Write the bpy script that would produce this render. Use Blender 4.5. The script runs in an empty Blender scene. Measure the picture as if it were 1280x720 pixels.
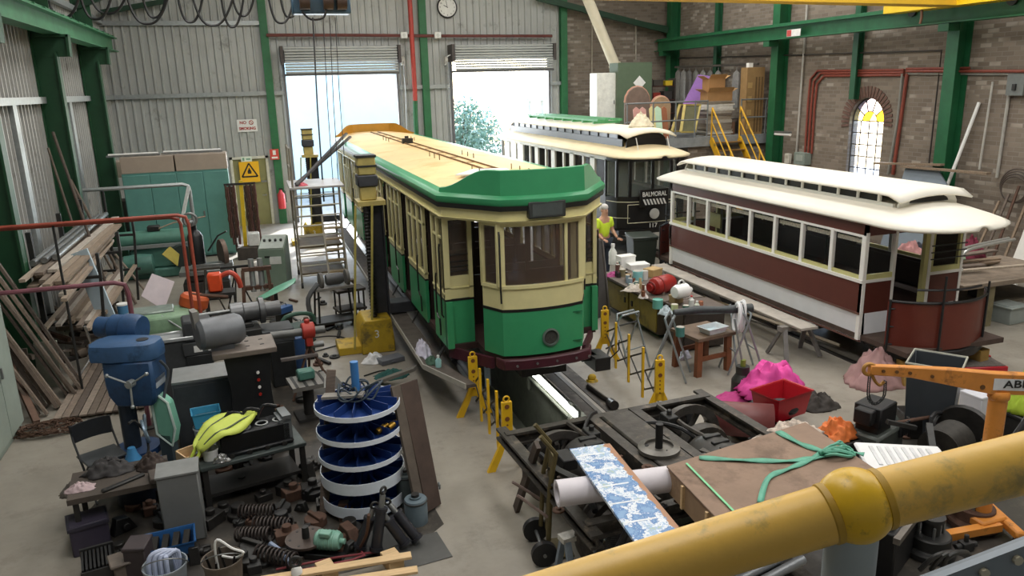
import bpy, bmesh, math, random
from mathutils import Vector, Matrix, Euler
C = bpy.context.scene.collection
R = random.Random(7)
PI = math.pi
V = Vector
# ---------------------------------------------------------------- camera
F, CAMZ = 961.0, 4.6
TH, ROLL, YAW = math.atan(.264), math.atan(100/3640), math.radians(18.0)
FW0 = V((math.sin(YAW), math.cos(YAW), 0)); RT0 = V((math.cos(YAW), -math.sin(YAW), 0)); UPZ = V((0, 0, 1))
FWD = FW0*math.cos(TH) - UPZ*math.sin(TH); UP1 = UPZ*math.cos(TH) + FW0*math.sin(TH)
IX = RT0*math.cos(ROLL) - UP1*math.sin(ROLL); IY = -UP1*math.cos(ROLL) - RT0*math.sin(ROLL)
CP = V((0, 0, CAMZ))
def ray(px, py): return IX*((px-640)/F) + IY*((py-360)/F) + FWD
def fl(px, py, z=0.0):
    d = ray(px, py); return CP + d*((z-CAMZ)/d.z)
def atY(px, py, y): d = ray(px, py); return CP + d*(y/d.y)
def atX(px, py, x): d = ray(px, py); return CP + d*(x/d.x)
def atD(px, py, dist): return CP + ray(px, py)*dist
def hgt(p, ty):
    """height of the point above floor spot p seen at image row ty"""
    a = (p - CP); k = (ty-360)/F     # (a+z*up).IY = k*(a+z*up).FWD
    return (k*a.dot(FWD) - a.dot(IY)) / (UPZ.dot(IY) - k*UPZ.dot(FWD))
def mpp(p): return (p-CP).dot(FWD)/F     # metres per pixel at p
cd = bpy.data.cameras.new('camera'); cam = bpy.data.objects.new('camera', cd); C.objects.link(cam)
cd.sensor_width = 36; cd.lens = F/1280*36; cd.clip_start = .05; cd.clip_end = 500
mm = Matrix((IX, -IY, -FWD)).transposed().to_4x4(); mm.translation = CP; cam.matrix_world = mm
bpy.context.scene.camera = cam
# ---------------------------------------------------------------- materials
def lin(c): return c/12.92 if c <= .04045 else ((c+.055)/1.055)**2.4
def hexc(h): return tuple(lin(int(h[i:i+2], 16)/255) for i in (0, 2, 4))
MATS = {}
def mat(h, rough=.55, metal=0., noise=.18, scale=6., bump=0., dirt=None, dirt_amt=.0, dscale=2.5, emit=0, alpha=1, stretch=None, spec=None):
    key = (h, rough, metal, noise, scale, bump, dirt, dirt_amt, dscale, emit, alpha, stretch, spec)
    if key in MATS: return MATS[key]
    m = bpy.data.materials.new('paint_'+h); m.use_nodes = True
    nt = m.node_tree; N = nt.nodes; L = nt.links; b = N['Principled BSDF']
    col = hexc(h)
    b.inputs['Roughness'].default_value = rough; b.inputs['Metallic'].default_value = metal
    if spec is not None: b.inputs['Specular IOR Level'].default_value = spec
    src = None
    tc = N.new('ShaderNodeTexCoord'); vec = tc.outputs['Object']
    if stretch:
        mp = N.new('ShaderNodeMapping'); mp.inputs['Scale'].default_value = stretch; L.new(vec, mp.inputs['Vector']); vec = mp.outputs['Vector']
    if noise > 0:
        n = N.new('ShaderNodeTexNoise'); n.inputs['Scale'].default_value = scale; n.inputs['Detail'].default_value = 6; n.inputs['Roughness'].default_value = .65
        L.new(vec, n.inputs['Vector'])
        r = N.new('ShaderNodeMapRange'); r.inputs['From Min'].default_value = .3; r.inputs['From Max'].default_value = .7
        r.inputs['To Min'].default_value = 1-noise; r.inputs['To Max'].default_value = 1+noise*.6
        L.new(n.outputs['Fac'], r.inputs['Value'])
        mx = N.new('ShaderNodeMix'); mx.data_type = 'RGBA'; mx.blend_type = 'MULTIPLY'; mx.inputs['Factor'].default_value = 1
        mx.inputs['A'].default_value = (*col, 1); L.new(r.outputs['Result'], mx.inputs['B']); src = mx.outputs['Result']
        if bump > 0:
            bp = N.new('ShaderNodeBump'); bp.inputs['Strength'].default_value = bump; bp.inputs['Distance'].default_value = .02
            L.new(n.outputs['Fac'], bp.inputs['Height']); L.new(bp.outputs['Normal'], b.inputs['Normal'])
    if dirt:
        n2 = N.new('ShaderNodeTexNoise'); n2.inputs['Scale'].default_value = dscale; n2.inputs['Detail'].default_value = 8; n2.inputs['Roughness'].default_value = .7
        L.new(vec, n2.inputs['Vector'])
        r2 = N.new('ShaderNodeMapRange'); r2.inputs['From Min'].default_value = .62-.3*dirt_amt; r2.inputs['From Max'].default_value = .72-.2*dirt_amt
        L.new(n2.outputs['Fac'], r2.inputs['Value'])
        m2 = N.new('ShaderNodeMix'); m2.data_type = 'RGBA'; L.new(r2.outputs['Result'], m2.inputs['Factor'])
        if src: L.new(src, m2.inputs['A'])
        else: m2.inputs['A'].default_value = (*col, 1)
        m2.inputs['B'].default_value = (*hexc(dirt), 1); src = m2.outputs['Result']
    if src: L.new(src, b.inputs['Base Color'])
    else: b.inputs['Base Color'].default_value = (*col, 1)
    if emit:
        b.inputs['Emission Color'].default_value = (*col, 1); b.inputs['Emission Strength'].default_value = emit
    if alpha < 1:
        b.inputs['Alpha'].default_value = alpha
    MATS[key] = m
    return m
def glass(h='cfdcd8', alpha=.25, rough=.05):
    key = ('glass', h, alpha, rough)
    if key in MATS: return MATS[key]
    m = bpy.data.materials.new('glass_'+h); m.use_nodes = True
    nt = m.node_tree; N = nt.nodes; L = nt.links
    b = N['Principled BSDF']; b.inputs['Base Color'].default_value = (*hexc(h), 1); b.inputs['Roughness'].default_value = rough
    t = N.new('ShaderNodeBsdfTransparent'); mx = N.new('ShaderNodeMixShader'); mx.inputs[0].default_value = alpha
    L.new(t.outputs[0], mx.inputs[1]); L.new(b.outputs[0], mx.inputs[2]); L.new(mx.outputs[0], N['Material Output'].inputs['Surface'])
    MATS[key] = m
    return m
# ---------------------------------------------------------------- mesh builder
def frame_of(d):
    d = d.normalized(); a = V((0, 0, 1)) if abs(d.z) < .95 else V((1, 0, 0))
    x = a.cross(d).normalized(); return x, d.cross(x).normalized()
def spline(pts, k=4, closed=False):
    P = [V(p) for p in pts]; n = len(P); out = []
    for i in range(n if closed else n-1):
        if closed: p0, p1, p2, p3 = P[i-1], P[i], P[(i+1) % n], P[(i+2) % n]
        else: p0, p1, p2, p3 = P[max(i-1, 0)], P[i], P[i+1], P[min(i+2, n-1)]
        for j in range(k):
            t = j/k
            out.append(.5*((2*p1)+(p2-p0)*t+(2*p0-5*p1+4*p2-p3)*t*t+(3*p1-p0-3*p2+p3)*t**3))
    if not closed: out.append(P[-1])
    return out
class G:
    def __init__(s): s.bm = bmesh.new(); s.mi = 0
    def m(s, i): s.mi = i; return s
    def face(s, vs):
        try:
            f = s.bm.faces.new(vs); f.material_index = s.mi; return f
        except ValueError: return None
    def poly(s, pts): return s.face([s.bm.verts.new(p) for p in pts])
    def b(s, x0, x1, y0, y1, z0, z1):
        v = [s.bm.verts.new((x, y, z)) for x in (x0, x1) for y in (y0, y1) for z in (z0, z1)]
        for q in ((0, 1, 3, 2), (4, 6, 7, 5), (0, 4, 5, 1), (2, 3, 7, 6), (0, 2, 6, 4), (1, 5, 7, 3)): s.face([v[i] for i in q])
        return s
    def box(s, c, d, rot=(0, 0, 0)):
        M = Matrix.Translation(V(c)) @ (rot if isinstance(rot, Matrix) else Euler(rot).to_matrix().to_4x4())
        v = [s.bm.verts.new(M @ V((x*d[0]/2, y*d[1]/2, z*d[2]/2))) for x in (-1, 1) for y in (-1, 1) for z in (-1, 1)]
        for q in ((0, 1, 3, 2), (4, 6, 7, 5), (0, 4, 5, 1), (2, 3, 7, 6), (0, 2, 6, 4), (1, 5, 7, 3)): s.face([v[i] for i in q])
        return s
    def bar(s, p, q, w, h=None, up=None):
        p, q = V(p), V(q); h = h or w; d = (q-p).normalized()
        u = V(up) if up else (V((0, 0, 1)) if abs(d.z) < .95 else V((0, 1, 0)))
        x = d.cross(u).normalized(); u = x.cross(d).normalized()
        ring = lambda c: [s.bm.verts.new(c+x*a*w/2+u*b_*h/2) for a, b_ in ((-1, -1), (1, -1), (1, 1), (-1, 1))]
        A, B = ring(p), ring(q)
        for i in range(4): s.face([A[i], A[(i+1) % 4], B[(i+1) % 4], B[i]])
        s.face(A[::-1]); s.face(B); return s
    def cyl(s, p, q, r, r2=None, n=14, caps=True):
        p, q = V(p), V(q); r2 = r if r2 is None else r2; x, y = frame_of(q-p)
        ring = lambda c, rr: [s.bm.verts.new(c+(x*math.cos(a)+y*math.sin(a))*rr) for a in (2*PI*i/n for i in range(n))]
        A, B = ring(p, r), ring(q, r2)
        for i in range(n): s.face([A[i], A[(i+1) % n], B[(i+1) % n], B[i]])
        if caps: s.face(A[::-1]); s.face(B)
        return s
    def tube(s, pts, r, n=7, closed=False, sm=0):
        P = spline(pts, sm, closed) if sm else [V(p) for p in pts]
        N = len(P); rings = []; px = None
        for i in range(N):
            if closed: d = P[(i+1) % N]-P[i-1]
            else: d = P[min(i+1, N-1)]-P[max(i-1, 0)]
            if d.length < 1e-9: d = V((0, 0, 1))
            d.normalize()
            if px is None: x, y = frame_of(d)
            else:
                x = px-d*px.dot(d)
                if x.length < 1e-6: x, _ = frame_of(d)
                x.normalize(); y = d.cross(x)
            px = x
            rr = r[i] if isinstance(r, (list, tuple)) else r
            rings.append([s.bm.verts.new(P[i]+(x*math.cos(a)+y*math.sin(a))*rr) for a in (2*PI*k/n for k in range(n))])
        for i in range(N if closed else N-1):
            A, B = rings[i], rings[(i+1) % N]
            for k in range(n): s.face([A[k], A[(k+1) % n], B[(k+1) % n], B[k]])
        if not closed: s.face(rings[0][::-1]); s.face(rings[-1])
        return s
    def lathe(s, prof, c=(0, 0, 0), axis=(0, 0, 1), n=24, close=True):
        c = V(c); d = V(axis).normalized(); x, y = frame_of(d); rings = []
        for r, z in prof:
            if r < 1e-6: rings.append([s.bm.verts.new(c+d*z)])
            else: rings.append([s.bm.verts.new(c+d*z+(x*math.cos(a)+y*math.sin(a))*r) for a in (2*PI*i/n for i in range(n))])
        for A, B in zip(rings, rings[1:]):
            for i in range(n):
                j = (i+1) % n
                if len(A) == 1 and len(B) == 1: continue
                if len(A) == 1: s.face([A[0], B[j], B[i]])
                elif len(B) == 1: s.face([A[i], A[j], B[0]])
                else: s.face([A[i], A[j], B[j], B[i]])
        if close:
            if len(rings[0]) > 1: s.face(rings[0][::-1])
            if len(rings[-1]) > 1: s.face(rings[-1])
        return s
    def prism(s, pts, vec):
        pts = [V(p) for p in pts]; vec = V(vec)
        A = [s.bm.verts.new(p) for p in pts]; B = [s.bm.verts.new(p+vec) for p in pts]; n = len(pts)
        for i in range(n): s.face([A[i], A[(i+1) % n], B[(i+1) % n], B[i]])
        s.face(A[::-1]); s.face(B); return s
    def ball(s, c, r, n=12, sc=(1, 1, 1), rot=None):
        M = Matrix.Translation(V(c)) @ (rot.to_4x4() if rot else Matrix()) @ Matrix.Diagonal((*sc, 1))
        g = bmesh.ops.create_uvsphere(s.bm, u_segments=n, v_segments=max(6, n*2//3), radius=r, matrix=M)
        for v in g['verts']:
            for f in v.link_faces: f.material_index = s.mi
        return s
    def torus(s, c, Rr, r, axis=(0, 0, 1), n=24, k=8, arc=(0, 2*PI)):
        c = V(c); x, y = frame_of(V(axis)); full = abs(arc[1]-arc[0]-2*PI) < 1e-4
        cnt = n if full else n+1
        pts = [c+(x*math.cos(a)+y*math.sin(a))*Rr for a in (arc[0]+(arc[1]-arc[0])*i/n for i in range(cnt))]
        return s.tube(pts, r, k, full)
    def grid(s, fn, nu, nv, thick=0):
        rows = [[s.bm.verts.new(fn(i/nu, j/nv)) for j in range(nv+1)] for i in range(nu+1)]
        for i in range(nu):
            for j in range(nv): s.face([rows[i][j], rows[i+1][j], rows[i+1][j+1], rows[i][j+1]])
        return s
    def loft(s, rings, caps=True, closed=True):
        rs = [[s.bm.verts.new(p) for p in r] for r in rings]; n = len(rs[0])
        for A, B in zip(rs, rs[1:]):
            for i in range(n if closed else n-1): s.face([A[i], A[(i+1) % n], B[(i+1) % n], B[i]])
        if caps: s.face(rs[0][::-1]); s.face(rs[-1])
        return s
    def obj(s, name, mats, parent=None, bev=0, solid=0, sub=0, ang=38, label=None, seg=1, recalc=True):
        me = bpy.data.meshes.new(name)
        if recalc: bmesh.ops.recalc_face_normals(s.bm, faces=s.bm.faces[:])
        for f in s.bm.faces: f.smooth = True
        lim = math.radians(ang)
        for e in s.bm.edges:
            if len(e.link_faces) == 2 and e.calc_face_angle(0) > lim: e.smooth = False
        s.bm.to_mesh(me); s.bm.free()
        for m_ in (mats if isinstance(mats, (list, tuple)) else [mats]): me.materials.append(m_)
        o = bpy.data.objects.new(name, me); C.objects.link(o)
        if parent: o.parent = parent
        if solid:
            md = o.modifiers.new('t', 'SOLIDIFY'); md.thickness = solid; md.offset = 0
        if sub:
            md = o.modifiers.new('s', 'SUBSURF'); md.levels = sub; md.render_levels = sub
        if bev:
            md = o.modifiers.new('b', 'BEVEL'); md.width = bev; md.segments = seg; md.limit_method = 'ANGLE'; md.angle_limit = math.radians(40)
        if label: o['label'] = label
        return o
def tag(o, label, cat, group=None, loc=None, rz=None, rot=None):
    o['label'] = label; o['category'] = cat
    if group: o['group'] = group
    if loc is not None: o.location = loc
    if rz is not None: o.rotation_euler = (0, 0, rz)
    if rot is not None: o.rotation_euler = rot
    return o
def thing(name, label, cat, loc=(0, 0, 0), rz=0, group=None, rot=None):
    o = bpy.data.objects.new(name, None); C.objects.link(o); o.empty_display_size = .1
    return tag(o, label, cat, group, loc, rz if rot is None else None, rot)
KIDS = {}
def dup(o, loc=None, rz=None, label=None, group=None, parent=None, rot=None):
    c = o.copy(); C.objects.link(c)
    if parent: c.parent = parent
    for ch in list(o.children): dup(ch, parent=c)
    if loc is not None: c.location = loc
    if rz is not None: c.rotation_euler = (0, 0, rz)
    if rot is not None: c.rotation_euler = rot
    if label: c['label'] = label
    if group: c['group'] = group
    return c
def struct(g, name, mats, parent=None, **k):
    o = g.obj(name, mats, parent, **k)
    if not parent: o['kind'] = 'structure'
    return o
def text_part(txt, size, mats, parent, name='lettering', loc=(0, 0, 0), rot=(PI/2, 0, 0), depth=.002, align='CENTER', sx=1, bold=0):
    cu = bpy.data.curves.new('t', 'FONT'); cu.body = txt; cu.size = size; cu.extrude = depth; cu.align_x = align; cu.align_y = 'CENTER'; cu.offset = bold
    t = bpy.data.objects.new('t', cu); C.objects.link(t)
    me = bpy.data.meshes.new_from_object(t.evaluated_get(bpy.context.evaluated_depsgraph_get()))
    bpy.data.objects.remove(t); bpy.data.curves.remove(cu)
    me.materials.clear(); me.materials.append(mats)
    o = bpy.data.objects.new(name, me); C.objects.link(o); o.parent = parent; o.location = loc; o.rotation_euler = rot; o.scale = (sx, 1, 1)
    return o
# common materials
GREEN = mat('1f5a38', .5, 0, .2, 5); DGREEN = mat('173c27', .55, 0, .25, 5)
GALV = mat('a9aeae', .4, .6, .15, 12); STEEL = mat('8b8d8c', .4, .7, .25, 10); DSTEEL = mat('3b3b3a', .5, .5, .3, 8)
BLACK = mat('1b1b1c', .5, 0, .3, 8); GREASE = mat('2c2a28', .45, .3, .45, 9, .3); RUST = mat('5b4235', .8, .1, .35, 9, .3)
WOOD = mat('8d7a66', .8, 0, .3, 4, .2, stretch=(1, 8, 8)); OLDWOOD = mat('6f6258', .85, 0, .35, 4, .2, stretch=(1, 8, 8)); PINE = mat('d9b98c', .7, 0, .2, 4, .1, stretch=(1, 9, 9))
WHITE = mat('e8e8e4', .5, 0, .08, 6); YELLOW = mat('d9a520', .5, 0, .18, 8, 0, '6b5a34', .25)
RED = mat('a8281f', .45, 0, .2, 8); BLUE = mat('2b5e97', .45, 0, .2, 8)
# ---------------------------------------------------------------- room shell
XL, XR, YB, YN, ZT = -4.35, 16.35, 28.8, -2.5, 9.5
PX0, PX1, PY0, PY1, PZ = 3.02, 4.1, 5.4, 27.2, -1.35      # inspection pit
def concrete(name, a, b_, stain, rough=.5, scale=.6):
    m = bpy.data.materials.new(name); m.use_nodes = True; N = m.node_tree.nodes; L = m.node_tree.links; p = N['Principled BSDF']
    tc = N.new('ShaderNodeTexCoord')
    n1 = N.new('ShaderNodeTexNoise'); n1.inputs['Scale'].default_value = scale; n1.inputs['Detail'].default_value = 9; n1.inputs['Roughness'].default_value = .7
    n2 = N.new('ShaderNodeTexNoise'); n2.inputs['Scale'].default_value = 3.1*scale; n2.inputs['Detail'].default_value = 10; n2.inputs['Roughness'].default_value = .75
    for n in (n1, n2): L.new(tc.outputs['Object'], n.inputs['Vector'])
    cr = N.new('ShaderNodeValToRGB'); cr.color_ramp.elements[0].position = .33; cr.color_ramp.elements[1].position = .66
    cr.color_ramp.elements[0].color = (*hexc(a), 1); cr.color_ramp.elements[1].color = (*hexc(b_), 1); L.new(n1.outputs['Fac'], cr.inputs[0])
    r = N.new('ShaderNodeMapRange'); r.inputs['From Min'].default_value = .52; r.inputs['From Max'].default_value = .72; r.inputs['To Max'].default_value = .55
    L.new(n2.outputs['Fac'], r.inputs['Value'])
    mx = N.new('ShaderNodeMix'); mx.data_type = 'RGBA'; L.new(r.outputs[0], mx.inputs['Factor']); L.new(cr.outputs[0], mx.inputs['A']); mx.inputs['B'].default_value = (*hexc(stain), 1)
    L.new(mx.outputs['Result'], p.inputs['Base Color'])
    rr = N.new('ShaderNodeMapRange'); rr.inputs['To Min'].default_value = rough-.15; rr.inputs['To Max'].default_value = rough+.2; L.new(n2.outputs['Fac'], rr.inputs['Value']); L.new(rr.outputs[0], p.inputs['Roughness'])
    return m
FLOORM = concrete('floor_concrete', '857f74', '9d978c', '645d53', .42); PITM = concrete('pit_concrete', '7d8078', '9b9c93', '55564f', .7, 1.4)
def brickmat(name, swap):
    m = bpy.data.materials.new(name); m.use_nodes = True; N = m.node_tree.nodes; L = m.node_tree.links; p = N['Principled BSDF']; p.inputs['Roughness'].default_value = .9
    tc = N.new('ShaderNodeTexCoord'); sp = N.new('ShaderNodeSeparateXYZ'); cb = N.new('ShaderNodeCombineXYZ'); L.new(tc.outputs['Object'], sp.inputs[0])
    L.new(sp.outputs['Y' if swap else 'X'], cb.inputs['X']); L.new(sp.outputs['Z'], cb.inputs['Y'])
    br = N.new('ShaderNodeTexBrick'); br.inputs['Scale'].default_value = 1; br.inputs['Brick Width'].default_value = .30; br.inputs['Row Height'].default_value = .105
    br.inputs['Mortar Size'].default_value = .010; br.inputs['Mortar Smooth'].default_value = .3; br.inputs['Bias'].default_value = -.1
    br.inputs['Color1'].default_value = (*hexc('75695d'), 1); br.inputs['Color2'].default_value = (*hexc('8c8072'), 1); br.inputs['Mortar'].default_value = (*hexc('857c72'), 1)
    L.new(cb.outputs[0], br.inputs['Vector'])
    # pale glazed patches of single bricks
    nz = N.new('ShaderNodeTexNoise'); nz.inputs['Scale'].default_value = .8; nz.inputs['Detail'].default_value = 3; L.new(cb.outputs[0], nz.inputs['Vector'])
    b2 = N.new('ShaderNodeTexBrick')
    for k in ('Scale', 'Brick Width', 'Row Height', 'Mortar Size'): b2.inputs[k].default_value = br.inputs[k].default_value
    b2.inputs['Color1'].default_value = (0, 0, 0, 1); b2.inputs['Color2'].default_value = (1, 1, 1, 1); b2.inputs['Mortar'].default_value = (0, 0, 0, 1); b2.inputs['Bias'].default_value = 0
    L.new(cb.outputs[0], b2.inputs['Vector'])
    mu = N.new('ShaderNodeMath'); mu.operation = 'MULTIPLY'; L.new(b2.outputs['Color'], mu.inputs[0]); L.new(nz.outputs['Fac'], mu.inputs[1])
    r = N.new('ShaderNodeMapRange'); r.inputs['From Min'].default_value = .44; r.inputs['From Max'].default_value = .5; r.inputs['To Max'].default_value = .5; L.new(mu.outputs[0], r.inputs['Value'])
    mx = N.new('ShaderNodeMix'); mx.data_type = 'RGBA'; L.new(r.outputs[0], mx.inputs['Factor']); L.new(br.outputs['Color'], mx.inputs['A']); mx.inputs['B'].default_value = (*hexc('b7aea2'), 1)
    L.new(mx.outputs['Result'], p.inputs['Base Color'])
    bp = N.new('ShaderNodeBump'); bp.inputs['Strength'].default_value = .4; bp.inputs['Distance'].default_value = .01; bp.invert = True; L.new(br.outputs['Fac'], bp.inputs['Height']); L.new(bp.outputs[0], p.inputs['Normal'])
    return m
BRX, BRY = brickmat('brick_rear', False), brickmat('brick_right', True)
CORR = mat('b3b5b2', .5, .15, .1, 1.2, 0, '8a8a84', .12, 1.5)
# floor with the pit cut out
g = G()
for x0, x1, y0, y1 in ((XL, PX0, YN, YB), (PX1, XR, YN, YB), (PX0, PX1, YN, PY0), (PX0, PX1, PY1, YB)): g.poly([(x0, y0, 0), (x1, y0, 0), (x1, y1, 0), (x0, y1, 0)])
g.poly([(-12, YB, -.02), (30, YB, -.02), (30, 60, -.02), (-12, 60, -.02)])
struct(g, 'floor', FLOORM, recalc=False)
g = G(); g.m(0)
g.poly([(PX0, PY0, PZ), (PX1, PY0, PZ), (PX1, PY1, PZ), (PX0, PY1, PZ)])
for x in (PX0, PX1): g.poly([(x, PY0, PZ), (x, PY1, PZ), (x, PY1, 0), (x, PY0, 0)])
for y in (PY0, PY1): g.poly([(PX0, y, PZ), (PX1, y, PZ), (PX1, y, 0), (PX0, y, 0)])
# ledge strip along the pit wall
g.b(PX1-.04, PX1, PY0, PY1, -.3, -.24)
for k in range(8): g.b(PX1-.05, PX1, 7.9+k*1.9, 8.02+k*1.9, -.5, 0)
struct(g, 'floor_pit', PITM, recalc=False)
# rails beside the pit: grooved tram rail heads set into the floor
def railpair(xc, y0, y1, gauge=1.435):
    g = G()
    for s in (-1, 1):
        x = xc+s*gauge/2
        g.b(x-.035, x+.035, y0, y1, 0, .012); g.b(x+.07*(-s)-.012, x+.07*(-s)+.012, y0, y1, 0, .010)
        g.m(1); g.b(x-s*.035-.03 if s > 0 else x+.035, x-s*.035 if s > 0 else x+.065, y0, y1, 0, .003); g.m(0)
    return g
TX = 3.6
struct(railpair(TX, .5, YB), 'floor_rails', [mat('5f5c58', .35, .8, .2, 6), BLACK])
struct(railpair(9.75, 1, YB), 'floor_side_rails', [mat('5f5c58', .35, .8, .2, 6), BLACK])
# dirty timber kerb lines each side of the pit rails
g = G(); g.b(4.1, 4.27, 5, 27, 0, .012); g.b(4.42, 4.62, 5, 26, 0, .008)
struct(g, 'trim_1', mat('47423c', .7, 0, .4, 3, .3, '6e675d', .3))
# corrugated cladding as a folded sheet
def corr(p0, p1, z0, z1, n_out, pitch=.2, depth=.035):
    p0, p1 = V(p0), V(p1); L_ = (p1-p0).length; d = (p1-p0)/L_; n = V(n_out); prof = []; k = 0; t = 0
    while t < L_:
        for a, h in ((0, 0), (.62, 0), (.72, 1), (.9, 1)):
            tt = t+a*pitch
            if tt <= L_: prof.append((tt, h))
        t += pitch
    prof.append((L_, 0))
    return prof, p0, d, n, z0, z1, depth
def add_corr(g, p0, p1, z0, z1, n_out, pitch=.25, depth=.05):
    prof, p0, d, n, z0, z1, depth = corr(p0, p1, z0, z1, n_out, pitch, depth)
    A = [g.bm.verts.new(p0+d*t+n*h*depth+UPZ*z0) for t, h in prof]; B = [g.bm.verts.new(p0+d*t+n*h*depth+UPZ*z1) for t, h in prof]
    for i in range(len(prof)-1): g.face([A[i], A[i+1], B[i+1], B[i]])
D2 = (1.28, 5.13, 5.62); D3 = (7.22, 11.0, 5.62); XBR = 11.75          # roller doors: x0, x1, top
PD = (-.86, .42, 2.42)                                                # personnel door
def rear(g, z0, z1, x0, x1): add_corr(g, (x0, YB, 0), (x1, YB, 0), z0, z1, (0, -1, 0))
g = G()
rear(g, 0, ZT, XL, PD[0]); rear(g, PD[2], ZT, PD[0], PD[1]); rear(g, 0, ZT, PD[1], D2[0]); rear(g, D2[2], ZT, D2[0], D2[1]); rear(g, 0, ZT, D2[1], D3[0]); rear(g, D3[2], ZT, D3[0], D3[1]); rear(g, 0, ZT, D3[1], XBR)
struct(g, 'wall_rear', CORR, ang=20)
g = G(); g.b(XBR, XR+.3, YB, YB+.3, 0, ZT); struct(g, 'wall_rear_brick', BRX)
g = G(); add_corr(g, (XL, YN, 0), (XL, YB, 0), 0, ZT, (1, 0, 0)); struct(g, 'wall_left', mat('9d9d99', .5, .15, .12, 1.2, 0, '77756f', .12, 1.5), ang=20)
# right brick wall with an arched opening
WY0, WY1, WZ0, WZS = 17.14, 18.42, 1.1, 3.35; WC = (WY0+WY1)/2; WR = (WY1-WY0)/2
g = G(); T = .3
def wallq(y0, y1, z0, z1): g.b(XR, XR+T, y0, y1, z0, z1)
wallq(YN, WY0, 0, ZT); wallq(WY1, YB, 0, ZT); wallq(WY0, WY1, 0, WZ0); wallq(WY0, WY1, WZS+WR, ZT)
arc = [(WC+WR*math.cos(a), WZS+WR*math.sin(a)) for a in (PI*i/16 for i in range(17))]
for half in (0, 1):
    seg = arc[:9] if half == 0 else arc[8:]
    cy = WY1 if half == 0 else WY0
    pts = [(XR, y, z) for y, z in seg] + [(XR, cy, WZS+WR)] if half == 0 else [(XR, y, z) for y, z in seg] + [(XR, cy, WZS+WR)]
    g.prism(pts, (T, 0, 0))
struct(g, 'wall_right', BRY)
# soldier course of red brick round the arch
g = G()
for i in range(25):
    a = PI*(i-.5)/24*1.08-.1; 
    c = V((XR-.01, WC+(WR+.17)*math.cos(a), WZS+(WR+.17)*math.sin(a)))
    g.box(c, (.03, .30, .075), Matrix.Rotation(a, 4, 'X'))
struct(g, 'trim_2', mat('70554b', .9, 0, .3, 7, .2))
g = G(); g.b(XL, XR, YN-.2, YN, 0, ZT); struct(g, 'wall_near', CORR)
# ceiling
g = G(); g.b(XL-.3, XR+.3, YN-.3, YB+.3, ZT, ZT+.1); struct(g, 'ceiling', mat('c3c3bd', .7, 0, .05))
# arched window: frame, glazing bars and panes of leaded glass
g = G(); xx = XR+.12
outer = [(xx, WY0, WZ0)]+[(xx, y, z) for y, z in reversed(arc)]+[(xx, WY1, WZ0)]
g.tube([(xx, WY0, WZ0), *[(xx, y, z) for y, z in reversed(arc)], (xx, WY1, WZ0)], .03, 6)
win = struct(g, 'window_1', mat('4b4744', .6, .2, .2))
g = G()
for k in range(1, 4): y = WY0+(WY1-WY0)*k/4; g.b(xx-.012, xx+.012, y-.01, y+.01, WZ0, WZS)
for k in range(0, 9): z = WZS-k*.33; g.b(xx-.014, xx+.014, WY0, WY1, z-.014, z+.014) if z > WZ0 else None
for a in (36, 72, 108, 144): a = math.radians(a); g.bar((xx, WC+.25*math.cos(a), WZS+.25*math.sin(a)), (xx, WC+WR*math.cos(a), WZS+WR*math.sin(a)), .024)
g.tube([(xx, WC+.27*math.cos(a), WZS+.27*math.sin(a)) for a in (PI*i/12 for i in range(13))], .013, 6)
struct(g, 'glazing_bars', mat('4b4744', .6, .2, .2), win)
def fan(g, a0, a1, r0, r1, x):
    n = 6; A = [(x, WC+r1*math.cos(a), WZS+r1*math.sin(a)) for a in (a0+(a1-a0)*i/n for i in range(n+1))]
    B = [(x, WC+r0*math.cos(a), WZS+r0*math.sin(a)) for a in (a1-(a1-a0)*i/n for i in range(n+1))]
    g.poly(A+B if r0 > 0 else A+[(x, WC, WZS)])
d2r = math.radians
pcol = {'clear': 'f4f6fb', 'amber': 'f6c531', 'cream': 'efe2b4', 'lilac': 'e3d6f0'}
def paneglass(h, e):
    m = bpy.data.materials.new('stained_'+h); m.use_nodes = True; N = m.node_tree.nodes; L = m.node_tree.links
    t = N.new('ShaderNodeBsdfTransparent'); t.inputs[0].default_value = (*hexc(h), 1); b = N['Principled BSDF']; b.inputs['Base Color'].default_value = (*hexc(h), 1); b.inputs['Roughness'].default_value = .1
    mx = N.new('ShaderNodeMixShader'); mx.inputs[0].default_value = e; L.new(t.outputs[0], mx.inputs[1]); L.new(b.outputs[0], mx.inputs[2]); L.new(mx.outputs[0], N['Material Output'].inputs['Surface']); return m
g = G(); g.poly([(xx, WY0, WZ0), (xx, WY1, WZ0), (xx, WY1, WZS), (xx, WY0, WZS)]); struct(g, 'clear_pane', paneglass('f4f6fb', .2), win)
for lo, hi, key in ((0, 36, 'cream'), (36, 72, 'lilac'), (72, 108, 'lilac'), (108, 144, 'clear'), (144, 180, 'amber')):
    g = G(); fan(g, d2r(lo), d2r(hi), .27, WR, xx); struct(g, 'fan_pane', paneglass(pcol[key], .15), win)
for lo, hi, key in ((0, 60, 'amber'), (60, 120, 'amber'), (120, 180, 'cream')):
    g = G(); fan(g, d2r(lo), d2r(hi), 0, .27, xx); struct(g, 'rosette_pane', paneglass(pcol[key], .15), win)
# ---------------------------------------------------------------- steel frame
def ibeam(g, p, q, w, h, tw=.02, tf=.03, up=None):
    p, q = V(p), V(q); d = (q-p).normalized(); u = V(up) if up else UPZ
    if not up and abs(d.z) > .9: u = V((1, 0, 0))
    x = d.cross(u).normalized(); u = x.cross(d).normalized()
    g.bar(p, q, tw, h-tf, u); g.bar(p+u*(h/2-tf/2), q+u*(h/2-tf/2), w, tf, u); g.bar(p-u*(h/2-tf/2), q-u*(h/2-tf/2), w, tf, u)
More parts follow.
